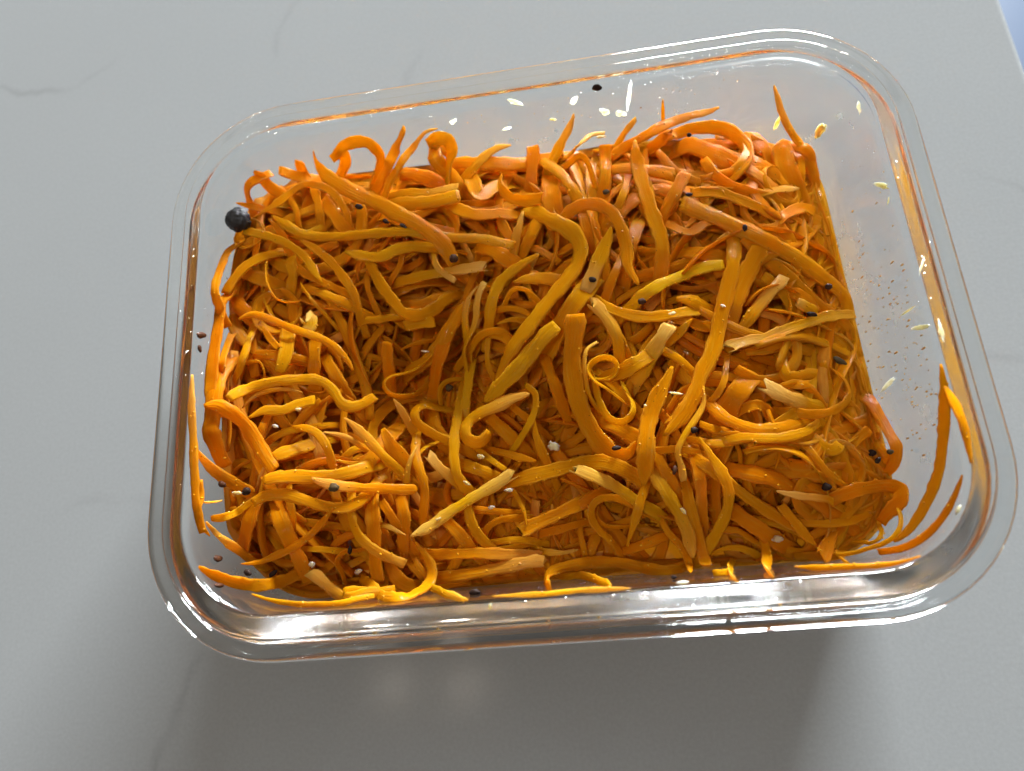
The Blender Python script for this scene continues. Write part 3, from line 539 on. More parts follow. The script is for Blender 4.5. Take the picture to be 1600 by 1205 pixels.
('slanting thin orange bit of carrot left of the slim arching shred at left',2.10,0.58,0,0,0.36,0,0,'pb',0,[-78.8,11.0,50.9,-77.4,8.4,50.7,-75.8,6.0,50.4,-73.9,3.7,50.2]),
('level deep orange curved strand below left of the slim arching shred at left',3.28,0.82,0,0,0.26,0,0,'hh',0,[-88.9,6.1,40.6,-87.3,5.4,43.9,-84.4,4.7,46.2,-81.1,3.8,47.8,-77.5,3.0,48.2,-73.9,2.4,47.4,-70.8,1.8,45.4,-67.9,1.3,43.0,-65.2,0.8,40.4]),
('slanting orange curved strand right of the wavy strand at left',3.57,0.87,0,0,0.4,0,0,'hh',0,[-67.1,8.6,36.9,-65.7,6.2,39.4,-64.3,3.7,41.7,-62.6,0.9,43.5,-60.8,-2.2,43.8,-59.4,-5.4,42.8,-58.1,-8.3,40.8,-57.0,-10.8,38.4,-55.9,-13.3,35.9]),
('slanting broad orange curved strand right of the two level batons at lower left',4.62,0.95,0,0,0.29,0,0,'hh',0,[-56.4,-38.8,35.5,-54.9,-36.4,38.0,-53.3,-33.9,40.3,-51.5,-31.2,42.2,-49.4,-28.1,42.3,-47.7,-25.1,41.0,-46.2,-22.4,38.9,-44.8,-19.9,36.4,-43.5,-17.6,33.8]),
('plump orange wedge just left of centre below the dark hollow',5.57,0.95,0,0,0.5,0,0,'ph',0,[-46.4,-20.7,43.1,-44.8,-24.4,42.9,-43.2,-27.6,41.4,-41.5,-30.5,39.3,-40.0,-33.3,36.9,-38.6,-35.8,34.2,-37.3,-38.1,31.3]),
('slanting thin orange curved strand right of the folded hook left of centre',2.06,0.57,0,0,0.43,0,0,'hh',0,[-17.3,-7.6,28.0,-15.5,-9.7,30.7,-13.7,-12.0,33.1,-11.7,-14.5,35.1,-9.5,-17.4,36.0,-6.7,-19.9,35.7,-4.3,-22.1,33.9,-2.1,-24.1,31.5,-0.0,-26.0,28.9]),
('level thin orange strip below right of the folded hook left of centre',2.18,0.60,0,0,0.41,0,0,'hp',0,[-22.8,-25.5,27.0,-20.3,-26.6,29.7,-17.7,-27.7,32.3,-14.9,-28.9,34.4,-11.7,-30.3,36.1,-8.4,-31.7,37.3,-4.8,-32.9,37.5]),
('slanting broad orange curved strand left of the folded hook left of centre',4.56,0.95,0,0,0.43,0,0,'hh',0,[-37.0,-6.9,24.7,-36.4,-9.6,27.5,-35.7,-12.5,30.1,-34.9,-15.8,32.2,-34.1,-19.4,33.4,-32.1,-22.8,33.6,-30.3,-25.8,31.9,-28.6,-28.5,29.5,-27.1,-31.0,26.9]),
('slanting orange curved strand against the folded hook left of centre',3.84,0.93,0,0,0.46,0,0,'hh',0,[-22.7,-11.9,27.0,-21.1,-13.9,29.5,-19.3,-16.0,31.8,-17.4,-18.3,33.9,-15.3,-20.8,35.2,-13.0,-23.5,35.6,-10.6,-26.0,34.6,-8.5,-28.2,32.7,-6.6,-30.3,30.4,-4.8,-32.2,28.0]),
('level amber curved strand above the pale yellow forked stick',3.33,0.83,0,0,0.55,0,0,'hh',0,[-34.1,-28.0,28.5,-31.6,-29.1,31.2,-28.9,-30.3,33.7,-25.9,-31.6,35.8,-22.6,-33.0,37.2,-19.2,-34.6,37.1,-16.2,-36.1,35.3,-13.3,-37.5,33.1,-10.8,-38.8,30.5,-8.3,-40.0,27.8]),
('slanting thin amber strip below the folded hook left of centre',1.60,0.50,0,0,0.7,0,0,'hb',0,[-26.7,-22.2,27.2,-24.5,-24.3,30.3,-22.2,-26.5,33.2,-19.6,-29.1,35.4,-16.7,-31.9,37.1,-13.5,-34.5,38.1]),
('slim strand running straight down left of the pale forked stick',2.76,0.71,0,0,0.4,0,0,'hh',0,[-39.0,-17.0,31.0,-38.9,-19.4,33.5,-38.7,-22.1,35.8,-38.6,-25.1,37.6,-38.4,-28.1,39.3,-37.4,-31.3,40.4,-36.4,-34.6,40.4,-36.0,-38.0,39.7,-36.5,-41.1,38.1,-37.4,-43.9,36.3,-38.1,-46.5,34.1,-38.7,-48.8,31.5]),
('slanting orange curved strand below right of the two level batons at lower left',3.69,0.90,0,0,0.27,0,0,'hh',0,[-57.2,-31.5,35.2,-55.8,-33.8,37.6,-54.2,-36.2,39.8,-52.6,-38.9,41.5,-50.7,-41.9,41.4,-50.0,-45.1,40.0,-49.3,-47.9,37.9,-48.6,-50.5,35.5,-48.0,-53.0,33.0]),
('upright deep orange curved strand above the hook shaped shred',3.44,0.85,0,0,0.24,0,0,'hh',0,[-45.0,-31.6,31.7,-44.5,-34.2,34.1,-43.9,-36.9,36.3,-43.3,-39.9,38.1,-42.3,-43.2,39.0,-42.4,-46.7,38.3,-43.2,-49.7,36.6,-43.8,-52.5,34.5,-44.3,-55.1,32.1,-44.8,-57.6,29.5]),
('slanting orange curved strand below the pale yellow forked stick',3.16,0.79,0,0,0.33,0,0,'hh',0,[-37.1,-40.4,27.1,-35.3,-42.4,29.6,-33.3,-44.6,32.0,-31.2,-46.9,33.9,-28.8,-49.4,35.0,-26.5,-52.3,34.4,-24.8,-55.0,32.5,-23.1,-57.5,30.4,-21.5,-59.7,27.9,-20.1,-61.9,25.2]),
('slanting slim orange curved strand above the hook shaped shred',2.57,0.67,0,0,0.24,0,0,'hh',0,[-52.8,-33.2,33.3,-51.4,-35.5,35.7,-49.9,-37.9,37.8,-48.2,-40.5,39.6,-46.3,-43.4,40.0,-44.8,-46.3,38.8,-43.6,-49.1,36.9,-42.4,-51.6,34.7,-41.4,-54.0,32.3,-40.4,-56.2,29.7]),
('level thin orange curved strand right of the pale yellow forked stick',2.01,0.56,0,0,0.3,0,0,'hh',0,[-32.3,-42.8,27.2,-29.6,-43.3,29.8,-26.8,-43.7,32.3,-23.6,-44.3,34.3,-20.2,-44.9,35.6,-16.5,-45.5,35.3,-13.2,-45.9,33.5,-10.1,-46.2,31.3,-7.3,-46.6,28.8,-4.6,-46.9,26.1]),
('level thin orange curved strand below left of the wide flat ribbon below centre',2.00,0.56,0,0,0.53,0,0,'hh',0,[-28.0,-53.8,24.5,-25.4,-53.7,27.1,-22.6,-53.6,29.5,-19.6,-53.5,31.6,-16.3,-53.3,33.2,-12.7,-53.3,33.8,-9.3,-53.7,32.5,-6.4,-54.5,30.5,-3.5,-55.1,28.2,-0.9,-55.7,25.7,1.6,-56.2,23.0]),
('level thin amber curved strand below right of the pale yellow forked stick',1.72,0.50,0,0,0.62,0,0,'hh',0,[-26.9,-56.1,24.1,-24.2,-55.9,26.7,-21.4,-55.7,29.1,-18.3,-55.5,31.1,-14.9,-55.3,32.5,-11.2,-54.8,32.3,-8.0,-54.0,30.7,-5.0,-53.3,28.6,-2.3,-52.7,26.2,0.3,-52.1,23.6]),
('slanting orange curved strand left of the hook shaped shred',3.73,0.91,0,0,0.29,0,0,'hh',0,[-51.8,-49.2,26.8,-50.6,-51.8,29.3,-49.3,-54.5,31.6,-47.8,-57.6,33.4,-46.2,-61.0,33.4,-43.6,-63.2,32.0,-40.5,-63.5,29.9,-37.5,-63.3,27.5,-34.8,-63.1,24.9]),
('slanting orange curved strand against the hook shaped shred',3.45,0.85,0,0,0.38,0,0,'hh',0,[-47.6,-49.6,25.5,-45.8,-52.0,28.1,-43.9,-54.6,30.5,-41.8,-57.4,32.1,-39.5,-60.6,31.4,-37.4,-63.0,29.3,-34.4,-63.0,26.8,-31.6,-62.9,24.0]),
('slanting slim orange curved strand below right of the tight yellow curl',2.52,0.66,0,0,0.56,0,0,'hh',0,[12.5,-6.6,34.9,14.1,-9.0,37.6,15.8,-11.4,40.2,17.7,-14.2,42.2,19.9,-17.3,43.2,22.3,-20.3,42.7,24.4,-23.0,40.7,26.3,-25.4,38.2,28.1,-27.6,35.5]),
('level thin orange curved strand right of the leaf shaped shred',1.89,0.54,0,0,0.44,0,0,'hh',0,[20.0,-33.4,35.5,22.6,-33.6,38.1,25.4,-33.9,40.5,28.5,-34.1,42.6,31.8,-34.4,44.3,35.4,-35.0,44.1,38.5,-35.8,42.4,41.5,-36.5,40.3,44.2,-37.2,37.8,46.8,-37.8,35.2]),
('slanting thin orange strip above right of the leaf shaped shred',1.64,0.50,0,0,0.48,0,0,'ph',0,[29.9,-27.8,46.1,33.0,-25.7,44.9,35.9,-23.7,43.1,38.6,-21.9,40.8,41.0,-20.2,38.1,43.3,-18.7,35.3]),
('slanting slim orange curved strand below the leaf shaped shred',2.96,0.75,0,0,0.35,0,0,'hh',0,[24.8,-27.7,35.9,25.7,-30.3,38.4,26.6,-33.2,40.7,27.6,-36.3,42.6,28.8,-39.8,42.9,30.4,-42.9,41.6,31.8,-45.7,39.5,33.0,-48.3,37.0,34.2,-50.7,34.3]),
('slanting thin orange curved strand left of the pale split fan',1.65,0.50,0,0,0.48,0,0,'hh',0,[36.2,-28.9,34.3,38.1,-27.1,37.1,40.0,-25.2,39.6,42.2,-23.1,41.9,44.7,-21.1,43.8,46.8,-18.1,44.5,48.1,-14.8,43.3,49.2,-11.6,41.7,50.2,-8.7,39.5,51.2,-6.1,37.0,52.1,-3.6,34.3]),
('upright deep orange curved strand right of the stout straight baton left of centre',3.22,0.80,0,0,0.35,0,0,'hh',0,[-1.4,4.2,31.3,-0.9,1.6,33.9,-0.2,-1.2,36.3,0.4,-4.3,38.3,1.2,-7.8,39.5,2.1,-11.4,39.5,3.0,-14.7,38.0,3.8,-17.7,35.9,4.6,-20.4,33.5,5.3,-23.0,30.9]),
('slanting broad deep orange curved strand left of the leaf shaped shred',4.46,0.95,0,0,0.32,0,0,'hh',0,[5.6,-18.3,32.1,7.7,-19.7,34.8,9.9,-21.2,37.4,12.3,-22.9,39.7,14.8,-24.6,41.7,17.5,-26.5,43.3,20.4,-28.7,43.2,23.1,-30.6,41.6,25.5,-32.4,39.6,27.7,-34.1,37.1,29.9,-35.6,34.5]),
('level thin orange strip right of the leaf shaped shred',2.17,0.59,0,0,0.41,0,0,'bh',0,[39.0,-28.6,45.5,42.4,-30.0,43.9,45.8,-30.6,41.8,48.9,-31.2,39.4,51.8,-31.7,36.6,54.4,-32.2,33.7]),
('backlit loop standing at the back left edge of the heap',3.37,0.83,40,40,0.44,0,0,'hh',0,[-59.2,65.0,48.7,-56.2,65.0,51.0,-53.3,65.5,53.3,-49.8,65.4,54.5,-46.3,65.4,53.4,-44.6,65.1,50.1,-44.4,64.7,46.4,-45.9,63.3,43.4,-47.9,61.4,40.8,-49.7,59.7,38.0,-51.4,58.1,35.1,-53.0,56.6,32.0]),
('straight orange stick leaning out over the back edge, left of the backlit twists',3.78,0.92,0,0,0.28,0,0,'bh',0,[-33.9,66.1,56.2,-36.0,65.8,53.0,-38.1,65.5,49.8,-39.8,62.9,48.8,-40.6,59.4,50.0,-42.3,59.4,47.5,-44.4,59.0,44.5,-46.8,57.4,42.0,-49.1,56.1,39.4,-51.3,55.0,36.4]),
('thin backlit shred with a torn pale tip at the back edge',2.43,0.65,0,0,0.44,0.5,0,'ph',0,[-24.3,66.0,54.1,-27.9,65.9,53.7,-30.6,65.8,51.3,-33.0,65.4,48.5,-35.4,63.1,48.4,-37.0,60.1,49.1,-39.3,57.3,48.3,-41.6,54.9,46.9,-43.6,52.8,44.7,-45.4,50.9,42.2]),
('slanting broad orange curl right of the straight stick at the back edge',4.60,0.95,0,0,0.37,0,0,'hh',0,[-23.7,64.3,44.6,-25.2,64.7,47.9,-27.2,65.5,49.9,-27.8,64.8,46.9,-27.0,61.5,48.1,-26.2,59.6,47.6,-25.2,59.4,44.3,-23.1,57.5,42.2,-21.3,54.9,40.4,-19.5,52.7,38.1,-17.8,50.7,35.6,-16.3,48.8,32.9]),
('upright amber curl right of the straight stick at the back edge',3.90,0.94,40,40,0.62,0,0,'hh',0,[-28.7,65.1,48.9,-25.4,64.8,51.3,-22.5,65.1,49.6,-21.6,63.1,47.0,-23.2,60.4,45.4,-24.4,57.3,43.1,-25.5,54.5,40.4,-26.5,51.9,37.4]),
('level broad orange curl left of the half ring at the back edge',4.73,0.95,0,0,0.38,0,0,'hh',0,[-19.5,63.5,34.5,-18.7,61.0,37.1,-17.9,58.3,39.5,-16.9,55.3,41.6,-16.1,51.9,42.9,-15.1,48.4,43.6,-12.7,49.0,43.0,-10.6,51.6,41.5,-8.0,53.3,39.4,-5.7,54.8,36.9,-3.5,56.2,34.3]),
('bright backlit shred curling up to the right at the middle of the back edge',3.29,0.82,0,0,0.61,0.3,0,'ph',0,[-3.9,64.7,43.1,-7.7,64.8,42.9,-11.2,63.3,42.7,-14.1,60.8,42.6,-17.0,58.5,41.7,-20.0,56.6,40.2,-22.6,54.7,38.1,-24.9,53.1,35.5,-27.1,51.5,32.8]),
('level slim amber curved strand above the half ring at the back edge',2.27,0.61,0,0,0.6,0,0,'hh',0,[-15.7,60.6,31.8,-12.9,60.4,34.2,-10.0,60.2,36.5,-6.9,60.0,38.2,-3.3,59.8,38.4,0.1,59.5,37.3,3.2,59.2,35.4,5.9,59.0,33.0,8.6,58.7,30.5]),
('upright deep orange strip above the half ring at the back edge',4.05,0.95,0,0,0.15,0,0,'bh',0,[2.7,64.8,41.3,2.3,60.5,40.6,1.5,56.4,39.5,0.8,52.6,37.4,0.2,49.3,34.6,-0.4,46.2,31.5]),
('half ring of carrot with a clear gap inside it near the back edge',3.46,0.85,50,20,0.54,0,0,'ph',0,[-7.5,54.5,43.9,-8.0,50.6,44.3,-6.5,47.1,44.7,-3.5,44.7,44.6,0.1,44.7,43.2,3.4,45.9,41.5,6.5,46.8,39.2,9.3,47.6,36.5,11.9,48.3,33.7]),
('level slim amber strip below right of the straight stick at the back edge',2.55,0.67,0,0,0.62,0,0.2,'hb',0,[-48.6,53.7,38.2,-45.8,53.3,40.8,-42.8,52.9,43.0,-39.2,52.4,44.3,-35.6,51.7,45.3,-32.1,50.5,45.7,-28.3,50.5,45.6,-24.5,51.1,45.3,-20.7,51.6,45.1]),
('wide yellowish strip with a square cut end near the back left',4.42,0.95,0,0,0.52,0,0,'hb',0,[-49.3,52.8,36.3,-46.8,51.8,38.9,-44.2,50.8,41.4,-41.4,49.7,43.5,-38.2,48.5,45.0,-34.9,47.2,46.1,-31.3,46.5,46.8,-27.6,46.6,46.7,-23.9,47.0,46.6,-20.3,47.8,46.3]),
('level orange curved strand above the round brown seed on the ribbed ribbon',3.74,0.91,0,0,0.34,0,0,'hh',0,[-30.8,53.3,36.8,-28.9,51.4,39.4,-26.8,49.4,41.9,-24.6,47.2,43.9,-22.2,44.7,45.1,-19.5,42.2,45.9,-16.1,40.9,45.5,-12.8,41.4,43.8,-9.7,42.3,41.9,-6.9,43.0,39.6,-4.2,43.7,37.0,-1.8,44.3,34.3]),
('pale tapering spike pointing at the back glass wall',3.23,0.81,0,0,0.77,0,0.8,'hp',0,[1.8,54.4,29.0,3.6,56.2,31.8,5.4,58.0,34.6,7.5,60.1,37.0,9.6,62.5,39.1,11.6,64.1,41.8,13.4,65.1,45.0,15.0,65.4,48.4,16.0,65.7,52.1]),
('slanting thin pale tipped amber curved strand left of the arched hoop at the back right',1.62,0.50,0,0,0.54,0,1,'hb',0,[5.2,62.9,26.8,7.2,63.4,30.1,9.3,62.9,33.3,11.4,61.9,36.3,13.8,61.3,39.3,15.8,61.1,42.4,16.6,59.5,45.8,18.4,62.0,44.2,20.9,64.5,43.0,24.7,64.6,42.7]),
('slanting slim amber strip left of the arched hoop at the back right',2.24,0.61,0,0,0.6,0,0.3,'hb',0,[21.7,60.7,25.8,23.6,61.6,29.2,25.7,62.5,32.6,28.0,63.4,35.8,30.1,64.6,39.0,31.8,65.0,42.6,34.1,65.3,45.9]),
('short upright strip with reddish ribbed face at the back edge',3.79,0.92,0,0,0.26,0,0,'bh',1,[24.7,61.0,42.4,24.3,57.7,41.4,23.9,54.1,42.0,23.5,50.4,42.5,22.9,46.8,42.1,21.9,43.6,40.5,21.1,40.6,38.4,20.3,37.9,36.0,19.6,35.3,33.4]),
('tiny sharp yellow spike standing alone on the back glass',1.18,0.50,0,0,0.71,0,0,'ph',0,[41.8,66.2,52.0,42.0,65.9,49.1,42.3,65.7,46.2,42.5,65.4,43.3]),
('reddish ribbed strip slanting down left, right of the straight leaning strand',3.66,0.89,0,0,0.25,0,0,'bh',1,[46.6,47.0,43.0,44.6,43.6,43.3,42.5,40.3,43.6,40.2,37.3,42.7,38.2,34.4,41.0,36.4,31.8,38.8,34.7,29.4,36.2,33.1,27.2,33.4]),
('arched orange hoop over the back right of the heap',4.16,0.95,20,35,0.29,0,0,'hh',0,[37.7,62.3,33.4,40.9,62.8,36.4,43.6,62.6,39.2,44.0,60.7,42.2,45.6,63.3,38.9,49.6,64.2,39.1,54.1,64.2,39.4,58.4,64.2,38.6,62.6,63.1,37.2,65.4,59.9,37.3,66.3,55.7,38.6,65.6,51.6,40.1,63.7,47.7,41.1,60.4,45.0,40.3,57.2,42.9,37.9,54.5,41.1,34.8]),
('long orange shred rising right to a sharp tip over the back edge',3.50,0.86,0,0,0.16,0,0.5,'hp',0,[21.5,57.0,34.2,24.0,58.0,36.6,26.7,59.0,38.6,29.8,60.4,39.4,32.8,60.9,41.0,34.8,60.1,43.7,36.8,60.6,44.4,39.1,61.2,45.0,42.0,62.9,44.5,45.0,64.5,43.6,48.3,65.0,44.1,51.8,65.0,44.7,55.3,65.1,44.9,58.6,65.2,46.1]),
('slanting thin orange curl right of the half ring at the back edge',1.92,0.54,40,40,0.46,0,0,'hh',0,[5.4,59.7,31.4,7.6,59.0,34.3,10.0,58.3,37.0,12.5,57.5,39.5,15.0,57.5,42.0,17.2,56.8,44.4,18.9,54.9,42.8,19.7,51.8,41.1,20.4,48.6,39.4,21.1,45.8,37.2,21.7,43.2,34.6,22.3,40.7,32.0]),
('smooth strand curving down from the back edge left of the small arch',3.46,0.85,0,0,0.49,0,0,'hh',0,[3.1,63.4,33.8,4.8,62.0,36.8,6.5,59.4,39.0,8.4,56.5,40.4,10.2,53.4,41.8,11.7,50.1,43.0,13.1,46.6,43.5,14.6,43.2,42.8,16.0,40.1,41.1,17.2,37.3,38.8,18.3,34.8,36.1]),
('upright slim amber curved strand above left of the bright yellow strip',2.61,0.68,0,0,0.46,0,0,'hh',0,[32.9,59.2,32.8,32.2,56.8,35.4,31.4,54.2,37.8,30.6,51.3,40.0,29.7,48.1,41.5,28.8,44.8,42.7,27.5,41.4,43.4,25.7,38.5,42.4,23.8,36.0,40.6,22.0,33.6,38.4,20.5,31.4,35.9,19.0,29.4,33.3]),
('tall pointed shred standing up alone at the far right back',3.02,0.76,0,0,0.38,0.5,0,'ph',0,[72.8,65.2,52.2,74.2,64.4,49.1,75.6,63.7,46.1,77.0,62.8,43.0,78.6,61.7,40.1,80.3,60.2,37.5,82.3,58.4,35.3,84.0,55.7,34.2,85.5,52.8,33.1,86.2,50.2,31.5,87.2,47.9,29.1,87.2,45.3,26.9,87.9,43.1,24.4]),
('slanting slim orange curl below right of the arched hoop at the back right',2.49,0.66,0,0,0.35,0,0,'hh',0,[65.8,63.2,29.8,67.9,63.5,32.6,68.0,61.7,35.2,67.3,59.0,37.3,66.7,56.0,38.8,65.8,53.0,40.2,64.1,50.2,41.3,61.9,47.6,41.5,59.3,45.9,40.0,56.8,44.5,38.0,54.5,43.2,35.8,52.4,42.0,33.3,50.3,40.8,30.8]),
('upright thin amber curved strand below the tall pointed shred at the far right',1.95,0.55,0,0,0.43,0,0,'hh',0,[76.9,59.6,24.4,78.9,58.5,27.2,81.2,57.3,29.8,82.9,55.0,31.9,83.0,51.5,33.0,82.5,47.9,33.5,81.9,44.5,32.7,81.5,41.5,30.7,81.0,38.6,28.5,80.6,36.0,26.1,80.1,33.5,23.5]),
('long straight pale amber strand lying under the ribbed ribbon',2.97,0.75,0,0,0.61,0,0,'pb',1,[-77.7,47.2,49.6,-73.6,44.2,49.4,-69.7,41.0,49.0,-65.0,39.3,48.5,-60.0,38.5,48.3,-54.9,38.1,48.1,-49.8,38.0,48.0,-44.8,37.9,47.7,-39.7,37.5,47.6,-34.7,36.7,47.7,-29.8,35.4,47.1,-24.9,34.1,46.5,-19.9,33.5,46.1,-14.9,32.8,45.5,-10.1,31.4,44.9,-5.3,29.7,44.7]),
('ribbed strand running down right from below the peppercorn to the hollow',2.62,0.68,0,0,0.45,0,0,'ph',1,[-69.0,38.0,49.2,-66.0,36.1,48.9,-63.2,33.8,48.6,-60.7,31.3,48.6,-58.4,28.5,48.6,-56.4,25.6,48.7,-54.5,22.6,48.6,-52.9,19.4,48.0,-52.3,16.3,46.4,-52.1,13.3,44.5,-51.8,10.6,42.2,-51.6,8.1,39.6]),
('slanting slim orange strip right of the black peppercorn',2.85,0.73,0,0,0.33,0,0,'ph',0,[-78.5,46.1,50.2,-75.8,43.0,49.2,-74.7,39.5,46.9,-73.7,36.2,44.4,-72.7,33.3,41.4,-71.8,30.6,38.3]),
('slanting slim orange curved strand above right of the slim arching shred at left',2.73,0.71,0,0,0.43,0,0,'hh',0,[-75.5,27.7,38.6,-73.3,26.5,41.2,-71.0,25.2,43.5,-68.4,23.7,45.6,-65.6,22.1,47.0,-62.6,20.5,48.1,-59.6,18.7,48.8,-56.5,17.2,48.2,-53.8,15.7,46.4,-51.3,14.4,44.3,-48.9,13.1,42.0,-46.7,11.9,39.4,-44.6,10.8,36.8]),
('slanting slim orange curved strand above the slim arching shred at left',2.30,0.62,0,0,0.4,0,0,'hh',0,[-78.4,36.8,38.7,-76.4,35.1,41.2,-74.4,33.4,43.6,-72.1,31.5,45.6,-69.7,29.4,47.0,-67.1,27.1,48.0,-64.3,25.0,48.7,-61.2,23.2,48.6,-58.3,21.7,47.3,-55.5,20.4,45.5,-52.9,19.1,43.4,-50.6,17.9,40.9,-48.3,16.9,38.4]),
('thin wiry loop hanging in the upper left of the heap',1.22,0.50,70,70,0.45,0,0,'hp',0,[-80.1,40.7,42.6,-79.8,38.2,45.1,-79.5,35.3,47.3,-79.3,32.0,48.7,-78.9,28.6,49.8,-78.1,25.2,50.7,-76.8,21.9,50.8,-74.7,19.0,50.7,-71.4,17.7,50.3,-67.8,17.9,50.1]),
('yellow arc of carrot along the left wall below the peppercorn',3.10,0.78,0,0,0.47,0,0,'bh',0,[-90.1,22.1,51.9,-88.3,25.6,51.8,-86.1,28.9,51.5,-83.4,31.6,50.9,-80.7,34.0,49.2,-77.9,35.9,47.1,-75.4,37.7,44.7,-73.1,39.4,41.9,-71.0,41.0,39.0]),
('slanting thin amber strip above the slim arching shred at left',1.16,0.50,0,0,0.62,0,0,'ph',0,[-68.3,23.8,49.4,-66.4,20.3,49.2,-64.4,17.2,47.9,-62.3,14.6,45.8,-60.4,12.0,43.5,-58.7,9.7,40.7,-57.0,7.6,37.8]),
('flat translucent slice standing under the slim arching shred',4.19,0.95,0,0,0.63,0,0,'hb',0,[-74.7,19.3,39.4,-74.2,16.6,42.1,-73.7,13.9,44.7,-73.1,10.8,46.8,-72.3,7.5,48.4,-71.8,3.9,49.8,-72.4,0.2,50.2,-73.6,-3.3,49.8]),
('upright orange curved strand above the wavy strand at left',3.74,0.91,0,0,0.41,0,0,'hh',0,[-65.7,15.5,38.5,-65.6,12.8,41.0,-65.5,10.0,43.3,-65.3,6.9,45.1,-65.0,3.4,46.1,-65.3,-0.2,45.7,-66.1,-3.3,44.1,-66.7,-6.3,42.1,-67.3,-8.9,39.7,-67.8,-11.5,37.1]),
('upright slim amber curved strand left of the slim arching shred at left',2.22,0.60,0,0,0.6,0,0,'hh',0,[-83.2,18.8,40.6,-83.3,16.3,43.1,-83.5,13.7,45.5,-83.6,10.9,47.6,-83.7,7.9,49.2,-83.9,4.6,50.5,-84.4,1.2,51.1,-86.1,-1.6,49.9,-88.1,-4.1,48.3,-89.6,-6.4,46.2,-89.5,-8.6,43.5,-88.7,-10.5,40.6]),
('slanting thin amber curl left of the wavy strand at left',0.95,0.50,60,60,0.51,0,0,'hh',0,[-88.8,3.3,40.6,-89.1,2.6,44.1,-86.6,1.8,46.7,-83.4,1.5,48.4,-80.1,1.0,49.2,-78.9,-2.4,48.6,-79.9,-5.3,46.7,-80.1,-8.3,44.5,-80.4,-11.1,42.0,-80.6,-13.7,39.3]),
('pale torn chip lying above the slim arching shred at left',4.22,0.95,0,0,0.81,0.8,0.5,'fb',0,[-65.8,12.8,49.6,-65.2,11.3,49.6,-65.3,9.8,49.5,-66.1,8.5,49.5]),
('slim orange shred arching across the left of the heap into the hollow',2.35,0.63,0,0,0.35,0,0,'pp',0,[-85.7,13.7,51.8,-82.3,14.8,51.6,-78.9,13.9,51.3,-75.7,12.4,50.8,-72.5,10.8,50.3,-69.3,9.1,50.2,-66.1,7.6,50.1,-62.8,6.2,49.4,-59.9,4.5,48.3,-57.3,2.1,47.6,-55.2,-0.7,46.8,-53.6,-3.9,46.3]),
('yellow edged shred starting just below right of the peppercorn',2.45,0.65,0,0,0.65,0,0,'fp',0,[-84.6,42.5,50.6,-80.9,41.1,50.4,-77.3,39.7,50.0,-73.8,37.9,49.7,-70.6,35.6,49.5,-67.8,32.8,49.2,-65.6,29.6,49.1,-63.7,26.2,49.3,-61.6,22.8,49.4]),
('slim shred arching right from the side of the black peppercorn',2.23,0.61,20,10,0.38,0,0,'ph',0,[-82.9,46.9,50.7,-79.9,48.8,50.3,-77.4,51.2,49.2,-75.0,53.7,48.2,-72.6,56.3,47.5,-69.6,58.2,47.3,-66.1,58.2,46.9,-62.7,56.9,46.6,-60.0,54.7,46.8,-57.8,51.8,47.2,-56.1,48.7,47.2,-55.0,45.3,46.4,-54.8,42.1,44.8,-54.4,39.3,42.6,-54.0,36.8,40.1]),
('yellow wavy strand beneath the lower end of the ribbed ribbon',3.48,0.86,0,15,0.67,0,0,'ph',0,[-55.0,32.7,48.4,-51.5,31.3,48.2,-48.0,30.3,47.8,-44.3,30.2,47.4,-40.8,31.6,47.1,-37.2,32.5,46.8,-33.7,32.9,45.6,-30.2,32.8,44.3,-27.2,32.8,42.1,-24.5,32.7,39.5]),
('yellow strand bending like an elbow above the dark hollow',3.61,0.88,10,50,0.63,0,0,'hh',0,[-50.9,33.8,39.9,-49.8,31.4,42.4,-48.4,28.7,44.5,-46.9,25.5,45.5,-45.3,22.2,46.2,-43.4,19.1,46.1,-41.5,16.1,45.2,-39.3,13.2,44.3,-36.0,12.0,43.7,-32.7,12.8,42.5,-30.2,14.9,40.7,-28.2,17.4,38.9,-26.2,19.5,36.5,-24.5,21.3,33.9]),
('pale tipped strand pointing right below the round brown seed',3.15,0.79,0,0,0.62,0,0.6,'hf',0,[-47.2,23.8,36.8,-44.4,23.8,39.5,-41.3,23.9,41.7,-37.6,23.8,42.9,-33.8,23.9,43.7,-30.0,24.1,43.8,-26.1,24.2,43.8,-22.3,24.3,43.9,-18.4,24.4,44.1,-14.6,24.4,44.2]),
('slanting thin pale tipped amber strip against the round brown seed on the ribbed ribbon',1.82,0.52,0,0,0.76,0,0.6,'hb',0,[-31.8,42.3,34.6,-31.3,39.6,37.3,-30.7,36.7,39.8,-30.1,33.5,41.9,-29.6,29.9,43.1,-28.7,26.3,43.9,-26.3,23.4,44.4,-23.5,20.8,44.5]),
('broad ribbed ribbon running down right to the round brown seed',4.60,0.95,0,0,0.39,0,0,'pb',1,[-63.5,65.7,52.7,-64.3,65.1,48.7,-62.8,62.1,46.5,-59.9,59.0,46.8,-56.9,56.2,47.4,-53.5,53.6,47.2,-49.9,51.3,47.1,-46.4,49.0,47.3,-43.0,46.5,47.5,-39.6,43.9,47.7,-36.2,41.4,48.0,-32.9,38.8,48.3,-29.7,36.0,48.2,-26.8,32.9,47.7,-24.7,29.6,46.2,-23.3,25.8,45.1]),
('small pale upright spike right of the ribbed ribbon',2.93,0.75,0,0,0.68,0.4,0,'ph',0,[-1.9,40.5,44.4,-3.2,36.6,44.5,-4.7,32.8,43.9,-5.8,29.2,42.4,-6.9,25.9,40.2,-7.9,23.0,37.4,-8.8,20.2,34.5]),
('translucent pale strand with a black seed on it above the centre',4.29,0.95,0,0,0.65,0,0.7,'pb',1,[23.0,31.2,45.2,21.4,27.3,45.4,19.6,23.4,45.7,17.7,19.6,45.9,15.7,15.8,45.9,13.7,12.1,45.8]),
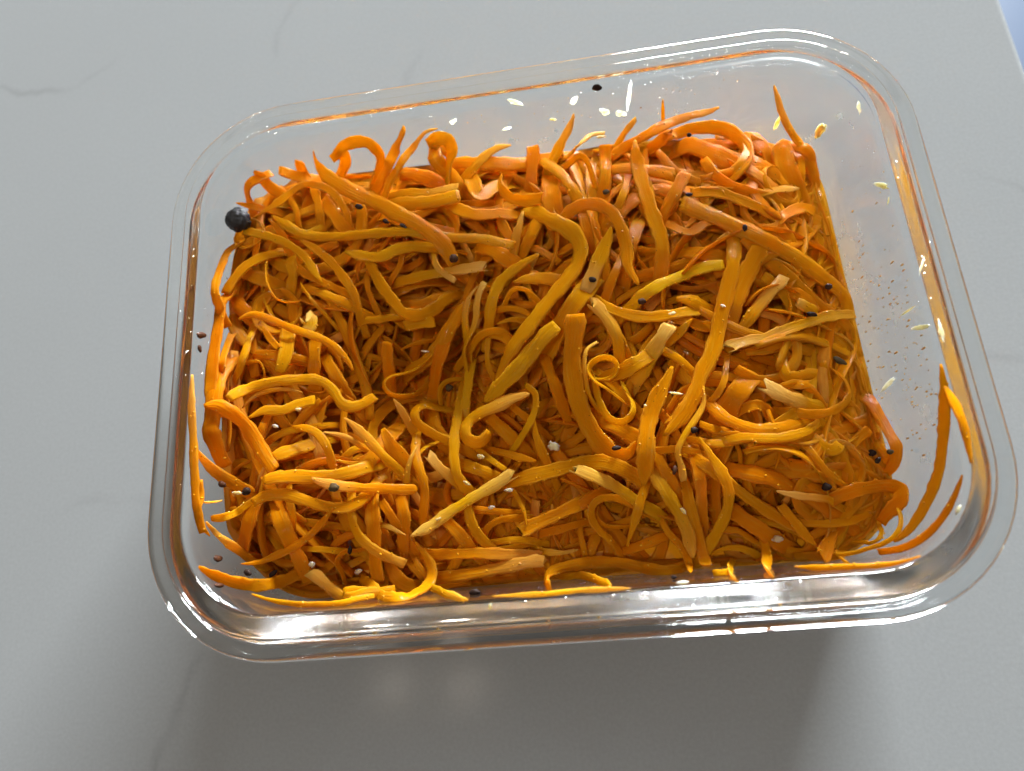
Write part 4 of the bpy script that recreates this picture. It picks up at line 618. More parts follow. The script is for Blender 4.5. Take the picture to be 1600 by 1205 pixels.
('slanting broad amber curved strand below the twisted ribbon in the centre',5.34,0.95,0,0,0.59,0,0,'hh',0,[21.4,23.1,35.9,19.9,21.1,38.4,18.3,19.0,40.8,16.6,16.7,42.9,14.7,14.2,44.5,12.7,11.5,45.7,10.5,8.8,46.1,8.1,6.4,45.2,5.9,4.0,43.7,4.1,1.7,41.7,2.3,-0.5,39.6,0.6,-2.6,37.3,-0.9,-4.5,34.8,-2.4,-6.4,32.1]),
('long straight strand leaning down from the back edge right of the small arch',4.06,0.95,0,0,0.4,0,0,'ph',0,[33.2,59.0,44.9,33.0,55.5,44.6,33.2,52.4,43.4,33.4,48.9,43.4,33.7,45.4,43.8,33.9,42.0,44.2,34.4,38.5,44.4,34.9,35.1,44.6,35.5,31.6,44.9,36.1,28.2,45.3,36.3,24.7,45.6,36.1,21.2,45.6,35.7,17.9,44.5,35.1,15.0,42.7,34.7,12.3,40.5,34.2,9.9,38.0]),
('arched strand bowing over the middle of the back half',3.56,0.87,30,0,0.37,0,0,'hp',0,[4.5,34.8,36.4,6.7,36.0,39.0,9.1,37.4,41.2,11.6,39.2,43.0,14.9,40.1,44.2,18.4,39.9,44.6,21.6,38.4,44.7,23.9,35.8,45.2,25.0,32.5,45.9,25.9,29.0,46.2,26.3,25.5,46.1,26.3,21.9,46.2,26.0,18.3,46.4,27.0,14.9,46.5,28.3,11.6,46.6]),
('olive yellow strand curving down left of the twisted ribbon',3.40,0.84,0,0,0.7,0,0,'ph',0,[1.6,25.7,45.0,-1.6,24.1,45.0,-4.8,22.5,44.9,-7.9,20.7,44.7,-10.6,18.3,44.4,-12.4,15.2,44.1,-13.6,12.0,43.2,-14.6,9.1,41.3,-15.5,6.3,39.2,-16.4,3.8,36.8,-17.2,1.5,34.1]),
('level orange strip left of the twisted ribbon in the centre',3.84,0.93,0,0,0.46,0,0,'ph',0,[-6.4,17.6,45.5,-2.2,18.2,45.3,1.8,18.3,44.3,5.7,18.2,42.5,9.2,18.2,40.2,12.3,18.2,37.3,15.2,18.2,34.3]),
('level thin amber curl left of the twisted ribbon in the centre',1.86,0.53,60,60,0.63,0,0,'hh',0,[-15.9,8.5,33.6,-14.0,9.8,36.3,-12.0,11.1,38.9,-9.9,12.6,41.3,-8.4,14.6,43.5,-6.0,15.7,45.3,-2.8,14.7,45.3,-0.6,12.7,43.4,1.4,10.7,41.3,3.3,8.8,39.1,5.1,7.1,36.6,6.8,5.4,33.9]),
('level thin amber curved strand left of the twisted ribbon in the centre',1.79,0.52,30,30,0.56,0,0,'hh',0,[-22.2,12.9,33.1,-19.6,12.5,35.7,-17.0,12.1,38.2,-14.1,11.6,40.4,-10.9,11.2,42.1,-7.5,10.6,43.3,-4.2,9.4,42.8,-1.7,7.5,41.0,0.8,6.0,38.8,3.1,4.6,36.4,5.3,3.2,33.8]),
('level thin amber strip above the stout straight baton left of centre',1.86,0.53,40,40,0.62,0,0,'ph',0,[-12.3,6.5,43.0,-8.1,7.9,41.8,-4.0,7.6,39.5,-0.3,7.4,36.4,3.0,7.2,33.0]),
('level slim orange curved strand above left of the stout straight baton left of centre',2.37,0.63,40,40,0.54,0,0,'hh',0,[-28.9,-2.2,27.5,-26.8,-0.9,30.3,-24.6,0.4,33.1,-22.2,1.8,35.6,-20.0,3.6,38.0,-17.4,4.8,40.3,-14.1,5.0,42.1,-11.0,4.6,41.2,-8.5,2.8,39.1,-5.8,1.7,36.8,-3.4,0.6,34.1,-1.1,-0.4,31.3]),
('upright thin amber curved strand left of the stout straight baton left of centre',1.59,0.50,0,0,0.63,0,0,'hh',0,[-13.6,12.9,33.7,-14.2,10.2,35.9,-14.8,7.3,37.8,-15.5,4.0,39.2,-16.2,1.6,37.8,-16.6,-1.8,37.0,-16.2,-4.8,35.1,-15.2,-7.4,33.0,-14.6,-10.1,30.7,-14.0,-12.5,28.1,-13.4,-14.8,25.4]),
('upright slim amber strip below the round brown seed on the ribbed ribbon',2.45,0.65,30,30,0.68,0.4,0,'ph',0,[-17.2,18.9,43.2,-19.6,16.1,42.9,-21.1,12.8,42.4,-21.7,9.5,41.0,-22.0,6.6,38.8,-22.2,3.7,36.5,-22.4,0.9,34.1,-22.5,-1.6,31.4,-22.7,-4.0,28.6]),
('thin twisted pale thread standing just left of centre',2.28,0.62,20,60,0.83,0.5,0,'bh',0,[-14.8,19.2,44.5,-16.6,16.1,44.2,-17.7,12.8,43.5,-18.3,9.3,42.6,-19.6,6.2,41.4,-21.7,3.7,39.9,-23.2,1.5,37.5,-23.5,-1.0,34.9,-23.6,-3.6,32.5,-23.8,-6.2,29.9,-24.0,-8.5,27.1]),
('long twisted ribbon kinked at the top running down left through the centre',4.75,0.95,0,35,0.59,0,0,'hp',0,[-2.1,45.6,36.8,0.3,42.9,40.3,3.2,39.6,42.6,6.5,36.1,44.3,10.2,32.9,45.2,13.1,28.9,45.5,13.6,24.0,45.9,11.5,19.5,46.1,8.2,15.7,46.0,4.7,12.1,45.8,1.2,8.6,45.4,-2.3,5.0,44.7,-5.8,1.6,43.6,-9.1,-1.8,42.1,-11.9,-5.5,40.2,-14.5,-9.5,38.7]),
('stout straight baton lying diagonally just left of centre',4.76,0.95,0,0,0.76,0,0,'bp',1,[4.7,3.0,45.7,1.6,0.9,45.3,-1.1,-1.5,44.4,-3.8,-3.9,43.2,-6.5,-6.5,42.7,-9.4,-8.7,41.7,-12.3,-10.8,40.6,-15.2,-12.6,38.9,-18.2,-14.3,37.2]),
('broad ribbed band sweeping down and round in the middle',5.52,0.95,0,55,0.42,0,0,'bp',1,[10.1,4.7,47.4,9.6,1.3,46.7,9.0,-1.9,45.3,8.3,-5.2,44.4,7.9,-8.7,43.9,7.9,-12.2,43.7,8.1,-15.7,43.5,8.7,-19.2,43.3,9.5,-22.6,43.1,10.7,-25.9,43.1,12.2,-29.1,43.2,14.2,-32.0,43.6,16.7,-34.3,44.5,19.9,-34.3,45.5,22.2,-31.7,46.1]),
('strand with a torn top dropping onto the tight yellow curl',3.38,0.84,0,0,0.62,0.4,0,'fh',0,[15.1,8.7,46.4,17.3,5.6,46.0,19.2,2.4,46.0,20.4,-1.2,45.9,21.0,-4.7,44.5,20.9,-7.9,42.6,21.0,-10.9,40.3,21.1,-13.7,37.6,21.2,-16.3,34.9]),
('strand with a pale seed on it below the bright yellow strip',3.04,0.77,0,0,0.55,0,0,'hh',0,[12.1,13.8,39.1,13.9,11.9,41.6,16.0,9.9,43.8,18.2,7.4,45.3,20.9,5.1,46.3,24.1,3.4,46.6,27.5,2.2,46.7,31.1,1.6,46.8,34.8,1.7,46.7,38.3,2.2,46.1,41.7,2.8,44.8,44.8,3.5,43.1,47.6,4.0,40.8,50.1,4.6,38.2]),
('bright yellow strip right of centre with a brown seed on its lower end',3.40,0.84,0,0,1,0,0,'bh',0,[52.2,15.4,44.8,48.5,15.4,45.1,44.9,14.7,45.4,41.5,13.5,45.7,38.0,12.4,46.0,34.6,11.2,46.4,31.3,9.6,46.8,28.2,8.1,45.5,25.5,6.6,43.5,23.0,5.3,41.2,20.7,4.1,38.5]),
('slanting slim amber strip right of the pale square ended stub',2.56,0.67,0,0,0.7,0,0,'ph',0,[41.1,0.1,46.4,37.6,-2.7,44.7,34.1,-4.7,42.2,31.0,-6.5,39.0,28.1,-8.2,35.5]),
('slanting orange curved strand right of the tight yellow curl',4.04,0.95,0,0,0.59,0,0,'hh',1,[10.2,-13.6,34.8,12.7,-13.1,37.6,15.4,-12.7,40.2,18.3,-12.2,42.6,21.4,-11.8,44.7,24.6,-10.9,46.2,27.8,-9.0,45.4,30.4,-6.9,43.8,32.9,-5.1,41.6,35.2,-3.4,39.1,37.3,-1.9,36.4]),
('pale square ended stub sticking up right of the tight yellow curl',4.20,0.95,0,0,0.95,0.8,0.3,'bh',1,[35.0,-1.4,47.4,32.4,-4.4,47.2,30.1,-7.2,45.9,28.0,-9.8,43.9,26.0,-12.3,41.5,24.2,-14.5,38.8,22.6,-16.6,36.0]),
('upright thin amber curved strand left of the tight yellow curl',2.16,0.59,60,60,0.79,0.4,0,'bh',0,[15.1,-3.2,45.4,12.1,-5.0,45.9,11.1,-8.7,46.0,11.0,-12.4,45.7,11.1,-16.1,45.1,12.1,-19.3,43.4,14.0,-21.8,41.3,15.6,-24.3,39.0,17.0,-26.6,36.4,18.4,-28.7,33.6]),
('tight yellow curl like a watch spring right of centre',2.07,0.57,65,65,0.78,0,0,'hh',0,[25.9,-24.3,37.7,23.9,-22.7,40.3,21.6,-20.9,42.6,19.0,-18.9,44.2,16.4,-16.5,45.1,13.5,-14.5,46.0,11.8,-11.5,46.7,13.7,-8.7,46.0,17.1,-7.8,45.7,19.8,-9.9,46.3,18.9,-13.1,45.6,15.9,-13.5,43.6,13.2,-12.2,41.6,10.5,-11.5,39.2,8.1,-10.9,36.5]),
('open yellow loop hanging below the tight curl',2.38,0.64,55,55,0.84,0,0,'hh',0,[12.6,-9.4,39.1,13.0,-12.0,41.5,13.4,-14.9,43.5,13.8,-18.3,44.3,14.7,-21.7,44.5,16.3,-24.8,44.7,19.4,-26.1,45.4,22.2,-24.2,45.6,22.7,-20.9,44.7,21.7,-17.9,43.1,21.2,-15.1,40.9,20.8,-12.7,38.4]),
('slanting slim orange curved strand below right of the pale square ended stub',2.36,0.63,0,0,0.51,0,0,'hh',0,[28.1,-1.8,36.7,30.0,-3.8,39.3,32.1,-5.9,41.7,34.4,-8.2,43.6,37.0,-10.9,44.3,39.3,-13.7,43.3,41.4,-16.1,41.3,43.3,-18.4,38.9,45.1,-20.5,36.2]),
('level orange strip above left of the big diagonal baton at upper right',3.23,0.81,0,0,0.36,0,0,'bh',0,[47.2,39.8,43.0,50.7,39.9,42.8,54.2,39.4,42.6,57.5,38.0,42.4,60.5,36.0,42.4,63.4,34.0,42.4,66.5,32.6,41.2,69.2,31.4,39.3,71.8,30.1,37.2,74.2,28.9,34.9,76.4,27.8,32.2]),
('slanting thin amber strip above left of the big diagonal baton at upper right',1.51,0.50,0,0,0.5,0,0,'ph',0,[56.0,39.7,43.0,57.6,36.2,41.7,58.8,33.0,39.6,59.9,30.0,37.1,60.9,27.3,34.3,61.9,24.7,31.3]),
('pale pointed strip lying level above the big diagonal baton',2.41,0.64,0,0,0.59,0,0.4,'hp',0,[52.8,37.5,32.6,55.7,37.7,35.2,58.8,37.8,37.7,62.2,38.0,39.7,66.0,38.1,40.3,69.7,39.2,39.4,73.0,40.5,37.7,76.4,41.3,35.9,80.2,41.6,34.8]),
('reddish ribbed strip bent over near the right wall',3.59,0.88,0,0,0.19,0,0,'hb',1,[62.3,22.6,31.1,64.5,24.5,33.6,66.8,26.4,35.9,69.5,28.6,37.7,72.3,31.1,38.0,75.2,33.1,36.6,78.2,34.7,34.8,81.3,35.9,32.9,84.4,34.8,31.3]),
('slanting thin orange curved strand above right of the big diagonal baton at upper right',1.85,0.53,0,0,0.3,0,0,'hh',0,[69.0,45.3,29.0,70.2,42.7,31.6,71.4,39.9,33.9,72.7,36.9,35.8,74.1,33.4,36.0,77.3,31.9,34.8,80.2,30.4,32.7,82.7,29.0,30.2,85.1,27.7,27.5]),
('slanting pale tipped amber bit of carrot below the big diagonal baton at upper right',3.23,0.81,0,0,0.71,0.5,0,'bb',0,[70.9,3.9,40.2,72.8,2.8,39.5,74.6,1.9,38.5,76.4,0.7,37.6]),
('upright thin amber curved strand against the pale frayed stick at the right',1.09,0.50,60,60,0.48,0,0,'ph',0,[68.4,6.5,41.6,68.6,2.5,41.8,67.4,-1.3,41.6,64.3,-3.5,40.4,61.7,-5.6,38.2,59.3,-7.5,35.6,57.1,-9.3,32.7]),
('yellow tipped strip rising to the right above the pale frayed stick',3.13,0.79,0,0,0.51,0.5,0,'fh',0,[67.7,9.9,43.0,64.8,7.5,43.6,62.0,4.9,44.1,59.3,2.2,44.2,56.8,-0.6,44.4,54.3,-3.4,43.5,52.0,-5.8,41.7,50.0,-8.1,39.3,48.2,-10.0,36.6]),
('level slim orange curved strand against the pale frayed stick at the right',3.07,0.77,0,0,0.32,0,0,'hh',0,[48.9,-10.1,33.6,51.6,-9.8,36.3,54.4,-9.4,38.8,57.6,-9.0,41.0,61.0,-8.7,42.5,64.7,-7.9,41.9,68.0,-6.9,40.2,71.1,-6.1,38.0,73.8,-5.4,35.4,76.4,-4.7,32.7]),
('big straight baton crossing the upper right to the right wall',4.73,0.95,0,0,0.38,0,0,'fh',1,[44.9,36.4,43.9,48.6,33.6,43.6,52.5,31.1,43.6,56.3,28.4,43.6,59.8,25.5,44.0,63.1,22.3,44.9,66.8,19.8,44.2,70.3,18.6,41.7,73.9,17.1,39.3,77.4,14.4,37.8,80.8,11.9,36.1,84.2,10.0,33.6,86.9,9.1,30.3,88.8,6.1,29.2,87.8,2.3,29.1,88.1,-1.1,26.1]),
('long strand running down right of centre from under the big baton',4.05,0.95,0,0,0.41,0,0,'hp',1,[58.4,32.5,36.8,57.7,29.0,40.2,56.9,24.7,42.4,56.0,20.2,43.9,54.7,15.6,45.3,53.1,11.0,45.6,51.3,6.4,45.7,49.5,1.9,45.7,47.8,-2.7,45.6,46.1,-7.3,45.9,44.0,-11.7,46.2,41.0,-15.7,46.5,39.1,-20.2,46.6,36.4,-24.2,46.6,33.1,-27.9,46.6,29.3,-31.0,46.6]),
('pale frayed stick lying level at the right with torn left end',2.98,0.76,0,0,0.65,0.5,0.2,'fb',1,[49.1,-8.8,45.8,52.3,-7.8,44.9,55.6,-7.2,44.5,59.1,-7.1,44.3,62.4,-6.1,43.9,65.6,-5.0,43.1,68.6,-3.9,41.8,71.5,-2.8,40.3,74.6,-1.8,39.0,77.6,-0.7,37.7,80.5,0.0,36.3,82.6,1.0,33.7,85.4,1.5,31.8,88.8,1.4,31.1]),
('slanting amber curl against the pale split fan',3.17,0.79,20,20,0.52,0,0,'hh',0,[64.1,-3.8,33.8,64.0,-6.3,36.3,63.8,-9.0,38.6,63.7,-11.9,40.6,62.9,-14.9,42.2,63.7,-18.0,42.5,66.7,-17.8,41.2,69.5,-16.8,39.4,72.3,-16.3,37.3,74.8,-15.9,34.9,77.2,-15.5,32.3]),
('level slim amber strip against the pale split fan',2.21,0.60,0,0,0.4,0,0,'hb',0,[54.0,-16.1,32.5,56.5,-17.0,35.2,59.1,-17.9,37.9,62.1,-18.9,40.1,65.2,-20.1,41.9,69.0,-20.4,42.6]),
('upright thin amber strip against the wide open hook near the right wall',2.14,0.59,0,0,0.46,0,0,'bh',0,[75.2,-13.0,37.1,75.9,-16.7,35.8,76.1,-20.2,33.8,76.3,-23.4,31.4,76.5,-26.3,28.6,76.7,-29.0,25.7]),
('upright thin amber curved strand below the wide open hook near the right wall',1.28,0.50,0,0,0.45,0,0,'hh',0,[78.6,-9.0,24.9,78.4,-11.5,27.4,78.1,-14.1,29.8,77.9,-17.0,31.9,77.6,-20.2,33.5,77.2,-23.6,34.7,76.7,-27.1,35.1,76.4,-30.5,34.2,76.1,-33.6,32.5,75.9,-36.5,30.4,75.7,-39.2,27.9,75.4,-41.7,25.4]),
('level slim deep orange curved strand left of the pale split fan',3.01,0.76,0,0,0.27,0,0,'hh',0,[40.9,-28.2,33.8,43.5,-27.5,36.5,46.3,-26.7,39.1,49.3,-25.8,41.2,52.6,-24.7,42.9,56.1,-24.9,42.4,58.1,-27.4,40.4,60.6,-29.2,38.1,62.9,-30.8,35.4,65.0,-32.3,32.7]),
('outermost orange strand bulging toward the clear right wall',3.48,0.86,0,0,0.16,0,0,'hh',1,[79.8,-16.4,23.0,81.9,-18.0,25.5,84.2,-19.8,27.6,87.0,-21.8,28.4,88.5,-24.6,30.1,88.8,-27.8,31.7,89.1,-31.1,33.2,89.3,-34.4,34.8,89.4,-37.6,36.4,89.2,-40.7,34.7,89.0,-42.7,31.8,88.4,-43.7,28.4,87.2,-45.3,25.4,86.2,-46.9,22.3,85.3,-48.3,19.1]),
('slanting thin orange curved strand above left of the ribbed fold at the lower right wall',1.90,0.54,0,0,0.45,0,0,'hh',0,[59.3,-29.7,34.7,61.1,-31.7,37.4,63.2,-34.0,39.7,65.5,-36.6,41.1,67.4,-39.8,41.1,69.3,-42.7,39.7,71.8,-44.3,37.3,74.1,-45.6,34.6,76.5,-47.1,32.0,78.8,-48.5,29.3,80.9,-49.8,26.4]),
('level slim amber curved strand above left of the ribbed fold at the lower right wall',3.01,0.76,0,0,0.59,0,0,'hb',0,[62.9,-25.0,31.0,64.3,-27.4,33.7,65.8,-29.8,36.2,67.4,-32.5,38.4,69.1,-35.6,39.8,71.9,-37.8,39.3,74.9,-36.1,38.0]),
('upright thin amber strip above the glistening baton at lower right',1.29,0.50,0,0,0.41,0,0,'hp',0,[58.3,-25.3,32.1,58.3,-28.1,35.0,58.2,-31.1,37.7,58.2,-34.5,40.1,58.1,-38.2,41.7,56.3,-41.4,42.8]),
('upright thin amber curved strand above the bow shaped shred',1.13,0.50,0,0,0.5,0,0,'hh',0,[45.9,-26.0,33.5,46.8,-28.8,36.2,47.7,-31.9,38.7,48.7,-35.3,40.5,48.6,-39.0,40.1,47.6,-42.3,38.0,46.8,-45.2,35.5,45.9,-48.0,32.7]),
('upright thin orange curved strand above the glistening baton at lower right',1.88,0.54,0,0,0.35,0,0,'hh',0,[52.0,-25.3,33.4,52.0,-28.0,35.9,52.0,-30.9,38.2,52.0,-34.0,40.1,52.0,-37.6,40.7,51.6,-41.1,39.8,51.3,-44.1,37.8,51.0,-46.9,35.5,50.7,-49.6,32.9]),
('pale fan with split fingers at its left end, inside the right hand loop',3.70,0.90,0,0,0.66,0.9,0,'fh',1,[57.2,-19.5,44.1,59.9,-21.9,43.9,63.0,-23.7,43.4,66.1,-24.7,41.8,69.1,-25.3,39.9,72.0,-25.8,37.8,74.7,-26.3,35.5,77.3,-26.8,32.9,79.6,-27.2,30.2]),
('thick strand curving like a smile under the pale split fan',3.40,0.84,0,0,0.32,0,0,'hh',0,[39.8,-17.7,37.6,41.0,-19.8,40.1,42.3,-22.2,42.2,43.8,-24.9,43.8,45.7,-27.6,44.7,48.6,-29.5,44.6,51.8,-30.8,44.1,55.2,-31.5,43.7,58.6,-31.5,43.4,61.9,-31.0,42.5,65.0,-30.2,41.0,67.9,-29.4,39.2,70.5,-28.7,37.0,72.8,-28.1,34.5]),
('smooth amber strand just below the smile shaped strand',2.57,0.67,0,0,0.56,0,0,'hh',0,[35.5,-34.3,37.0,37.9,-34.0,39.5,40.6,-33.7,41.6,43.5,-33.4,43.3,46.7,-33.1,44.5,50.1,-33.1,44.8,53.5,-33.7,44.7,56.9,-34.0,44.3,60.3,-33.9,43.9,63.6,-33.3,42.9,66.4,-32.3,41.2,68.9,-30.9,39.4,71.4,-29.5,37.5,73.7,-28.2,35.2,75.7,-27.1,32.7]),
('strand looping round in a wide open hook near the right wall',2.62,0.68,10,50,0.41,0,0,'hp',0,[57.0,-24.7,35.7,59.4,-25.6,38.2,62.1,-26.6,40.4,65.2,-27.8,41.8,68.7,-28.2,41.5,71.9,-27.9,39.8,74.8,-27.1,37.9,77.7,-25.8,36.1,80.2,-24.0,34.3,82.0,-21.3,32.9,81.3,-18.2,33.6,79.1,-16.9,36.0,76.7,-14.7,37.3]),
('thin loop with a clear droplet in it below the dark hollow',2.11,0.58,55,55,0.53,0,0,'ph',0,[-32.5,0.8,38.9,-35.3,-1.2,38.2,-38.4,-2.8,38.0,-41.6,-3.9,39.0,-44.7,-4.8,40.4,-46.7,-7.1,40.9,-45.1,-9.9,39.9,-42.3,-10.4,37.9,-39.8,-9.8,35.5,-37.9,-7.9,33.3,-36.1,-5.7,31.2,-34.4,-3.7,28.8,-32.8,-2.0,26.2]),
('slanting slim amber strip below the dark hollow left of centre',2.27,0.61,0,0,0.57,0.4,0.2,'ph',0,[-44.0,-11.5,40.1,-42.2,-14.7,38.5,-40.8,-18.1,36.8,-39.4,-21.4,34.9,-38.1,-24.5,32.6,-37.0,-27.2,29.8,-35.9,-29.7,26.9]),
('strand folded into a rounded bend left of the upright centre strand',2.92,0.74,30,30,0.6,0,0,'hh',0,[-24.4,-14.5,24.8,-26.8,-14.2,27.4,-29.4,-13.9,29.8,-32.3,-13.7,31.8,-35.1,-12.9,33.8,-37.8,-13.6,35.7,-38.8,-16.3,37.5,-37.3,-19.4,37.2,-34.5,-21.6,37.0,-31.5,-23.4,36.8,-28.4,-25.1,36.1,-25.7,-26.9,34.7,-23.4,-28.5,32.5,-21.2,-29.9,30.0]),
('slanting thin amber curl left of the folded hook left of centre',1.51,0.50,50,50,0.64,0,0,'hh',0,[-32.2,-22.2,22.9,-32.2,-19.5,25.6,-32.2,-16.7,28.0,-32.2,-13.6,30.1,-32.5,-10.2,31.6,-31.7,-6.7,32.0,-28.9,-4.8,31.0,-25.6,-4.5,29.3,-22.6,-3.8,27.1,-19.9,-3.2,24.6,-17.4,-2.7,21.9]),
('upright strand left of the folded hook with a white seed at its foot',3.03,0.77,0,0,0.69,0,0,'hh',0,[-23.9,-0.8,24.8,-24.4,-3.2,27.2,-24.9,-5.9,29.3,-25.5,-9.0,30.8,-26.1,-12.2,32.0,-26.6,-15.4,33.3,-27.0,-18.6,34.6,-27.3,-21.7,36.0,-27.5,-24.9,37.4,-27.6,-28.2,38.2,-27.4,-31.6,38.8,-26.9,-35.0,38.6,-25.5,-37.8,37.3,-23.4,-39.8,35.4,-21.6,-41.8,33.2,-20.0,-43.5,30.7]),
('upright slim pale yellow curved strand above left of the folded hook left of centre',2.98,0.76,0,0,0.84,0,0,'hh',0,[-21.1,7.8,26.0,-21.4,5.1,28.5,-21.8,2.3,30.8,-22.3,-0.8,32.7,-22.7,-4.3,33.2,-23.3,-7.9,33.4,-24.0,-11.5,33.3,-24.8,-15.1,33.0,-25.7,-18.4,31.9,-26.4,-21.4,30.0,-27.1,-24.1,27.6,-27.8,-26.7,25.1]),
('upright slim amber strip above left of the wide flat ribbon below centre',2.48,0.66,0,0,0.6,0,0,'ph',0,[-4.1,-21.8,39.0,-4.2,-26.0,38.5,-3.2,-29.8,37.0,-2.1,-33.2,34.7,-1.0,-36.4,32.2,-0.0,-39.3,29.3,0.9,-42.0,26.2]),
('thin bow curving down beside the folded hook',2.18,0.60,40,10,0.76,0,0,'bh',0,[-5.8,-11.7,40.9,-3.3,-14.4,40.9,-3.4,-18.1,40.5,-4.9,-21.6,39.8,-7.0,-24.4,38.6,-9.2,-26.7,36.6,-11.5,-28.9,34.5,-13.6,-31.0,32.2,-15.5,-32.9,29.5,-17.3,-34.7,26.7]),
('folded hook with a pointed upper tip just left of centre',4.05,0.95,5,55,0.58,0.4,0,'pb',0,[-4.8,-14.9,42.0,-8.5,-15.0,41.0,-12.1,-15.9,40.3,-15.7,-16.9,39.5,-19.2,-17.7,38.2,-22.5,-19.0,37.1,-24.3,-22.1,37.9,-23.1,-25.6,38.5,-19.7,-26.4,38.4,-17.1,-23.8,38.3]),
('slanting slim pale tipped amber strip above the pale yellow forked stick',2.76,0.71,0,0,0.54,0.6,0,'fh',0,[-34.3,-28.7,39.2,-32.0,-32.0,39.3,-29.3,-34.7,38.2,-26.9,-37.3,36.3,-24.7,-39.6,33.9,-22.6,-41.8,31.2,-20.8,-43.8,28.3]),
('upright thin pale yellow strip above left of the pale yellow forked stick',1.98,0.56,0,0,0.75,0.4,0,'ph',0,[-37.6,-26.2,40.6,-39.3,-29.6,40.9,-40.7,-33.1,40.0,-41.4,-36.4,38.3,-42.2,-39.4,36.1,-43.0,-42.1,33.5,-43.7,-44.7,30.8]),
('slanting thin amber curved strand above left of the pale yellow forked stick',1.48,0.50,40,40,0.68,0,0,'hh',0,[-26.4,-20.0,26.3,-28.5,-21.4,29.2,-30.8,-22.8,32.0,-33.3,-24.3,34.4,-35.9,-25.8,36.7,-38.2,-28.5,38.1,-40.3,-31.3,36.7,-42.3,-33.8,34.5,-44.1,-36.1,32.1]),
('yellow pointed shred slanting down right below the wavy strand',2.76,0.71,0,0,0.56,0.3,0,'ph',0,[-56.5,-17.2,46.0,-53.7,-19.8,45.6,-51.1,-22.6,45.1,-48.7,-25.5,44.4,-46.3,-28.4,43.7,-44.1,-31.0,41.7,-42.1,-33.3,39.5,-40.2,-35.5,37.0,-38.5,-37.5,34.1]),
('wide flat ribbon lying level below the centre right of the forked stick',4.00,0.95,0,0,0.49,0,0,'hh',1,[-17.9,-38.2,29.9,-15.3,-37.9,32.5,-12.3,-37.6,34.7,-9.0,-37.2,36.3,-5.4,-36.8,37.3,-1.7,-36.2,37.5,1.9,-35.6,37.8,5.5,-35.2,38.7,8.8,-35.2,40.4,11.2,-35.7,43.2,13.8,-36.5,45.3,17.1,-38.0,45.9,19.8,-39.5,43.8,22.2,-40.9,41.4,24.6,-42.2,38.8,26.7,-43.5,36.0]),
('level thin amber curved strand above the bow shaped shred',2.02,0.56,0,0,0.5,0,0,'hh',0,[29.9,-29.1,34.8,32.4,-30.1,37.5,35.1,-31.1,40.1,38.1,-32.3,42.2,41.3,-33.7,43.9,45.0,-34.0,43.6,48.4,-33.3,41.9,51.6,-32.8,39.7,54.5,-32.3,37.2,57.2,-31.9,34.4]),
('pointed strand bending down left of the yellow pointed shred',2.37,0.63,0,0,0.47,0,0,'ph',0,[-70.7,-18.6,47.7,-66.9,-19.4,47.4,-63.6,-21.3,47.0,-61.4,-24.5,46.8,-60.5,-28.0,45.5,-60.3,-31.3,43.6,-60.0,-34.4,41.3,-59.8,-37.2,38.6,-59.5,-39.9,35.8]),
('level thin pale tipped amber strip above the two level batons at lower left',1.51,0.50,0,0,0.52,0.5,0,'ph',0,[-61.9,-21.0,47.1,-57.8,-22.0,46.5,-54.4,-23.6,44.9,-51.7,-25.9,42.5,-49.1,-28.0,39.9,-46.7,-29.9,36.9,-44.5,-31.7,33.8]),
('level thin amber strip above right of the two level batons at lower left',1.57,0.50,0,0,0.54,0,0,'ph',0,[-58.7,-28.9,46.5,-54.9,-29.9,44.2,-51.1,-29.8,41.3,-47.8,-29.8,38.1,-44.6,-29.8,34.5]),
('level slim amber curved strand above right of the two level batons at lower left',2.31,0.62,0,0,0.57,0,0,'hh',0,[-65.3,-31.4,36.4,-62.8,-30.2,38.8,-60.2,-28.8,41.0,-57.4,-27.4,42.8,-54.2,-25.7,43.0,-50.8,-25.3,41.6,-47.8,-24.9,39.6,-45.1,-24.4,37.1,-42.5,-24.0,34.5]),
('level amber strip right of the broad ribbed strand at the left wall',3.60,0.88,0,0,0.55,0,0,'bh',0,[-75.8,-27.0,48.8,-72.4,-25.6,47.3,-69.4,-24.1,44.8,-66.5,-22.7,42.3,-63.9,-21.4,39.4,-61.5,-20.2,36.3]),
('level thin amber curved strand right of the broad ribbed strand at the left wall',2.03,0.57,0,0,0.49,0,0,'hh',0,[-86.5,-23.5,38.6,-83.9,-22.8,41.1,-81.2,-22.0,43.4,-78.3,-21.1,45.3,-75.0,-20.2,46.5,-71.5,-19.2,46.3,-68.4,-18.6,44.6,-65.5,-18.0,42.6,-62.8,-17.4,40.2,-60.3,-16.9,37.6]),
('thick tapered shred pointing up at the left wall',3.26,0.81,0,0,0.28,0.3,0,'ph',0,[-91.3,-24.9,59.9,-91.2,-27.0,56.8,-90.5,-29.1,53.8,-89.1,-31.1,50.9,-86.9,-32.9,48.4,-84.6,-34.8,46.2,-82.4,-36.6,43.7,-80.3,-38.3,41.0,-78.4,-39.9,38.1]),
('yellow strip with a square right end below the wavy strand',3.08,0.78,0,0,0.62,0,0,'pb',0,[-82.2,-15.7,50.8,-77.9,-13.9,50.1,-73.4,-14.0,48.8,-69.1,-12.4,47.7,-64.5,-11.5,47.1]),
('thin curved sliver tucked under the wavy strand',1.32,0.50,30,30,0.45,0.2,0.4,'pp',0,[-83.8,-12.9,51.2,-80.7,-9.7,50.7,-76.6,-8.2,49.7,-72.3,-7.9,48.6,-68.0,-9.0,47.8]),
